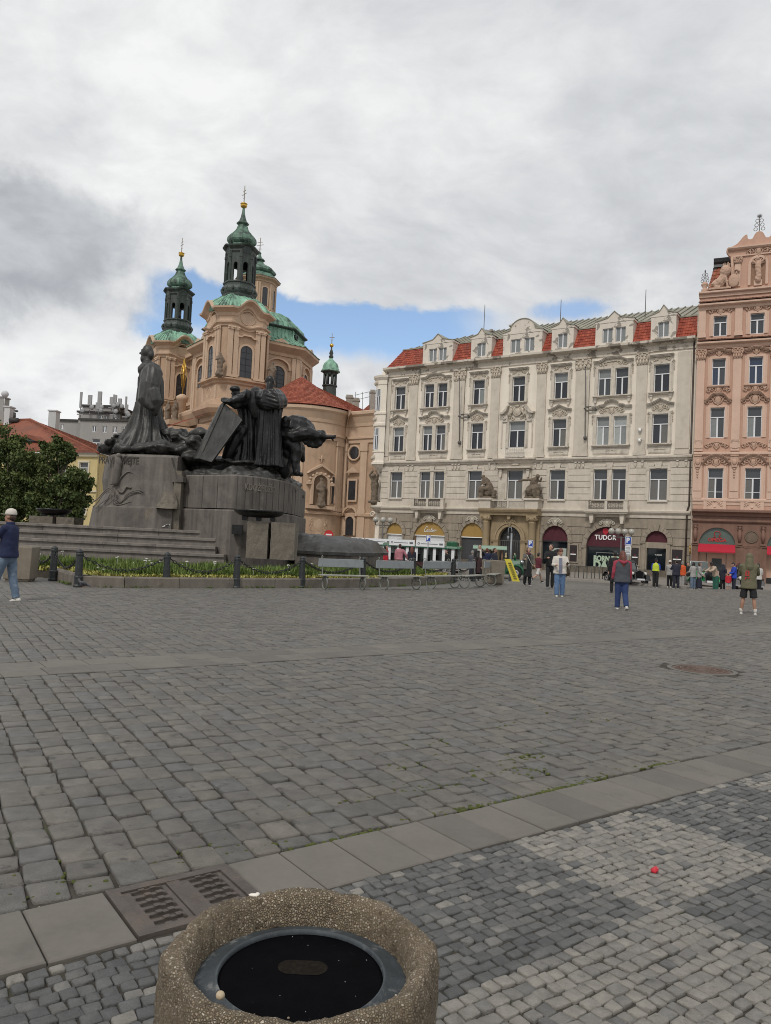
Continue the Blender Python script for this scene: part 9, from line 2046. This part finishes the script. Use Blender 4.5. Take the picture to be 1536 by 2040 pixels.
def ex_red(T_,J,S,H,s,ln):
 q = MB(); q.tube([S((-.09,.10,1.46)),S((0,.15,1.42)),S((.09,.10,1.46))],[.045 * s,.065 * s,.045 * s],10,round_ends=True); q.tube([S((-.11,.03,1.47)),S((0,-.06,1.46)),S((.11,.03,1.47))],.05 * s,8,round_ends=True); inst(remesh(q,"hood",.016,1,[c_red],(.008,14)),"hood",T_)
 for i,sx in enumerate((1,-1)): w = J[('wr',i)]; q = MB(); q.ell(S(w + Vector((sx * .03,.02,-.05))),(.045 * s,.055 * s,.085 * s),10,7); q.build("black_pouch",c_black,T_)
p = gnd(1237,1216); person("woman seen from behind with long auburn hair, raspberry sleeves and slate jacket",p,R(176),1.64,c_grey,c_jean3,sh_w,skin_l,hair_r,'long',legs=((.10,.02),(-.10,.42)),arms=((.0,.16,.28),(.05,.14,.25)),hem=.83,vox=.02,sleeve_m=c_red,extras=ex_red,fat=1.14,wide=1.08)
def ex_hood(T_,J,S,H,s,ln):
 q = MB()
 for (x,z,w_,h_) in [(-.005,1.27,.09,.025),(-.045,1.21,.03,.09),(.03,1.20,.035,.08),(-.005,1.15,.10,.03),(-.045,1.08,.035,.035),(.025,1.085,.05,.03),(.045,1.05,.03,.04)]: q.box((x - w_ / 2 + .06) * s,(x + w_ / 2 + .06) * s,.150 * s,.163 * s,(z - h_ / 2) * s,(z + h_ / 2) * s)
 q.build("back_print",mat("red_print",(.42,.03,.03),.7,.1,20),T_)
 for i in (0,1): an = J[('ank',i)]; q = MB(); q.tube([S(an + Vector((0,0,-.01))),S(an + Vector((0,0,.12)))],[.046 * s,.049 * s],10); q.build("sock",c_offw,T_)
 w = J[('wr',1)] + J[('fd',1)] * .1; box_item(T_,"phone",S(w),(.075,.012,.15),phone_m,(0,0,R(20)))
p = gnd(1490,1226); person("boy in an olive hoodie with the hood up and black shorts, seen from behind",p,R(158),1.72,c_olive,c_black,sh_w,skin_t,c_olive,'hood',legs=((.03,.02),(-.06,.05)),spread=.2,arms=((.5,.15,1.2,.3),(.55,.18,1.35,.2)),hem=.76,vox=.02,kind='shorts',extras=ex_hood,fat=1.06,wide=1.04,loose=1.02)
def ex_black(T_,J,S,H,s,ln): pass
p = gnd(1095,1172); person("man in black sweater and black trousers walking towards the camera, head turned left",p,R(-10),1.80,c_black,c_black,sh_b,skin_l,hair_br,'short',legs=((-.10,.06),(.16,.06)),arms=((.15,.1,.5),(.5,.15,1.25,.5)),turn=R(-45),hem=.88,vox=.022)
def ex_coat(T_,J,S,H,s,ln):
 q = MB(); q.loft([[S(v) for v in ((-.06,-.16,1.42),(.06,-.16,1.42),(.06,-.1,1.42),(-.06,-.1,1.42))],[S(v) for v in ((-.10,-.215,.8),(.10,-.215,.8),(.1,-.1,.8),(-.1,-.1,.8))],[S(v) for v in ((-.17,-.2,.40),(.17,-.2,.40),(.17,.1,.40),(-.17,.1,.40))]]); inst(remesh(q,"black_dress",.022,2,[c_black]),"black_dress",T_)
 q = MB(); q.torus(S((0,-.02,1.47)),.085 * s,.045 * s,'z',14,7); inst(remesh(q,"scarf",.018,1,[c_maroon],(.012,14)),"scarf",T_); q = MB(); q.tube([S((-.1,-.13,1.42)),S((.05,-.22,1.1)),S((.2,-.15,.88))],.012,5); o = q.build("bag_strap",c_offw,T_); q = MB(); q.ell(S((.24,-.06,.84)),(.10 * s,.06 * s,.09 * s),10,7); q.build("handbag",bag_br,o)
p = gnd(1050,1166); person("woman in a tweed grey jacket over a long black dress beside the green engine",p,R(8),1.62,c_gj,c_black,sh_b,skin_l,hair_br,'bob',legs=((.08,.03),(-.08,.1)),arms=((.1,.22,.55),(.5,.28,1.2,.2)),hem=.74,vox=.022,extras=ex_coat,fat=1.12)
def P_(x,Y): return Vector((at(x,1090,Y).x,Y,gz(Y)))
person("person in a maroon top and white shorts striding away past the portal",P_(1074,41),R(120),1.66,c_maroon,c_offw,sh_b,skin_l,hair_b,'short',legs=((.55,.2),(-.35,.75)),arms=((.3,.1,.6),(-.2,.1,.5)),kind='shorts',vox=.026,hem=.9)
person("person in a wide black hat and beige top behind the man in black",P_(1112,40),R(0),1.72,c_beige,c_jean3,sh_b,skin_l,c_black,'hat',vox=.026)
person("person in a black coat walking ahead of the woman with raspberry sleeves",P_(1226,30),R(170),1.64,c_black,c_black,sh_b,skin_l,hair_b,'short',vox=.028)
person("police officer in a yellow vest and blue sleeves seen from behind",P_(1308,48),R(150),1.76,c_hivis,c_black,sh_b,skin_l,c_black,'cap',legs=((.0,0),(0,0)),arms=((.1,.15,.5),(.3,.15,.9)),sleeve_m=c_blue,hem=1.0,vox=.026,fat=1.12)
person("person in a white cap and grey top beside the man in dark navy",P_(1336,48.5),R(150),1.68,c_lg,c_black,sh_w,skin_l,c_white,'cap',arms=((.4,.1,1.0),(.3,.1,.9)),vox=.028)
person("broad man in dark navy seen from behind in front of the black display case",P_(1349,47.5),R(180),1.76,c_dn,c_dn,sh_b,skin_l,hair_b,'short',arms=((.5,.2,1.2),(.5,.2,1.2)),vox=.026,fat=1.15,wide=1.1,spread=.1)
person("person in a bright orange jacket in the queue by the green car",P_(1361,50),R(120),1.66,c_or,c_lg,sh_b,skin_l,hair_g,'short',vox=.028,fat=1.15)
person("woman with black hair, black top and wide grey jeans in the queue",P_(1371,50.5),R(10),1.6,c_black,c_lg,sh_w,skin_l,hair_b,'long',legs=((.1,.0),(-.1,.1)),vox=.028,loose=1.3)
person("young person in a light grey hooded top and pale jeans standing at the green car",P_(1383,47),R(200),1.66,c_lg,c_jean,sh_w,skin_l,hair_b,'bob',arms=((.3,.1,.9),(.3,.1,.9)),vox=.026,fat=1.1,loose=1.2)
person("woman in a grey top and long navy skirt touching her face beside the green car",P_(1395,47),R(60),1.66,c_lg,c_dn,sh_w,skin_l,hair_br,'bob',arms=((.3,.1,2.2),(.2,.1,.6)),kind='skirt',skirt_len=.78,vox=.026)
person("man in a beige shirt and bottle green trousers bending over the green car",P_(1428,46),R(-75),1.78,c_beige,c_green,sh_b,skin_d,hair_b,'short',lean=.38,nod=.5,arms=((.9,.1,.4),(.8,.1,.5)),vox=.025,fat=1.12,loose=1.3)
person("person with a dark navy backpack and grey coat in the queue at the green car",P_(1442,46),R(185),1.60,c_dn,c_black,sh_w,skin_l,c_dn,'hood',vox=.027,hem=.72)
person("small child in a red top standing next to the man in the royal blue jacket",P_(1453,45.5),R(170),1.12,c_scar,c_lg,sh_w,skin_l,hair_b,'short',vox=.026,kind='shorts')
person("man in a royal blue jacket and dark trousers looking down beside the child",P_(1464,45.5),R(-95),1.74,c_blue,c_dn,sh_b,skin_l,hair_b,'short',nod=.45,arms=((.4,.1,.9),(.3,.1,.8)),vox=.026)
person("dark haired woman in a cream top and black trousers behind the hooded boy",P_(1512,42),R(170),1.60,c_offw,c_black,sh_w,skin_l,hair_b,'bob',arms=((.3,.2,1.0),(.3,.2,1.0)),vox=.026,fat=1.1,loose=1.2)
person("woman in a scarlet coat with black hair behind the end of the bronze reef",P_(769,43),R(60),1.70,c_scar,c_black,sh_b,skin_l,hair_b,'bob',hem=.55,vox=.026)
def ex_bags(T_,J,S,H,s,ln):
 box_item(T_,"carrier_bag",S(J[('wr',0)] + Vector((.02,0,-.26))),(.10,.3,.34),mat("paper_bag",(.42,.28,.10),.8,.1,5)); box_item(T_,"carrier_bag",S(J[('wr',1)] + Vector((-.05,0,-.22))),(.10,.34,.30),mat("grey_bag",(.30,.26,.26),.8,.2,8))
person("woman in a pink cardigan carrying shopping bags across the bed from the benches",P_(797,42),R(175),1.74,c_pink,c_tan,sh_b,skin_l,hair_br,'short',arms=((.05,.12,.2),(.2,.55,.3)),hem=.9,vox=.026,extras=ex_bags,loose=1.2)
person("long haired woman in dark clothes between the pink cardigan and the road train",P_(821,43),R(180),1.68,c_dn,c_black,sh_b,skin_l,hair_r,'long',hem=.7,vox=.027)
person("man in black leaning by the two far benches in front of the road train",P_(894,44),R(-70),1.66,c_black,c_black,sh_b,skin_l,hair_b,'short',lean=.15,vox=.028,fat=1.1)
def ex_scarf(T_,J,S,H,s,ln):
 q = MB(); q.torus(S((0,-.02,1.48)),.09 * s,.045 * s,'z',14,6); q.tube([S((.06,-.13,1.45)),S((.08,-.19,1.1)),S((.09,-.18,.75))],[.05,.06,.05],8,round_ends=True); inst(remesh(q,"white_scarf",.02,1,[c_white]),"white_scarf",T_); box_item(T_,"tote_bag",S((-.25,-.03,.85)),(.12,.34,.36),c_lg); box_item(T_,"phone",S(J[('wr',0)] + J[('fd',0)] * .1),(.08,.012,.15),phone_m)
person("woman in black with a white scarf and grey tote taking a photo by the engine",P_(956,38),R(-10),1.72,c_black,c_black,sh_b,skin_l,hair_b,'short',arms=((.9,.2,1.5,.4),(.2,.2,.5)),hem=.55,vox=.024,extras=ex_scarf)
person("grey haired person in a slate coat left of the woman with the white scarf",P_(942,43),R(150),1.62,c_grey,c_dn,sh_b,skin_l,hair_g,'short',vox=.028)
person("fair haired person in a dark blue jacket right of the woman with the white scarf",P_(971,39),R(160),1.60,c_navy,c_jean3,sh_b,skin_l,hair_r,'short',vox=.027,fat=1.15)
person("stout man in a dark navy jacket just left of the concrete bin by the engine",P_(986,38.5),R(60),1.60,c_dn,c_black,sh_b,skin_t,hair_br,'short',vox=.027,fat=1.25,wide=1.1)
person("small person in a dark patterned coat behind the fourth grey bench",P_(953,35),R(160),1.28,mat("cloth_patterned",(.045,.02,.022),.85,.4,18),c_black,sh_b,skin_l,hair_b,'long',hem=.5,vox=.026)
bpy.data.scenes.remove(TMP)
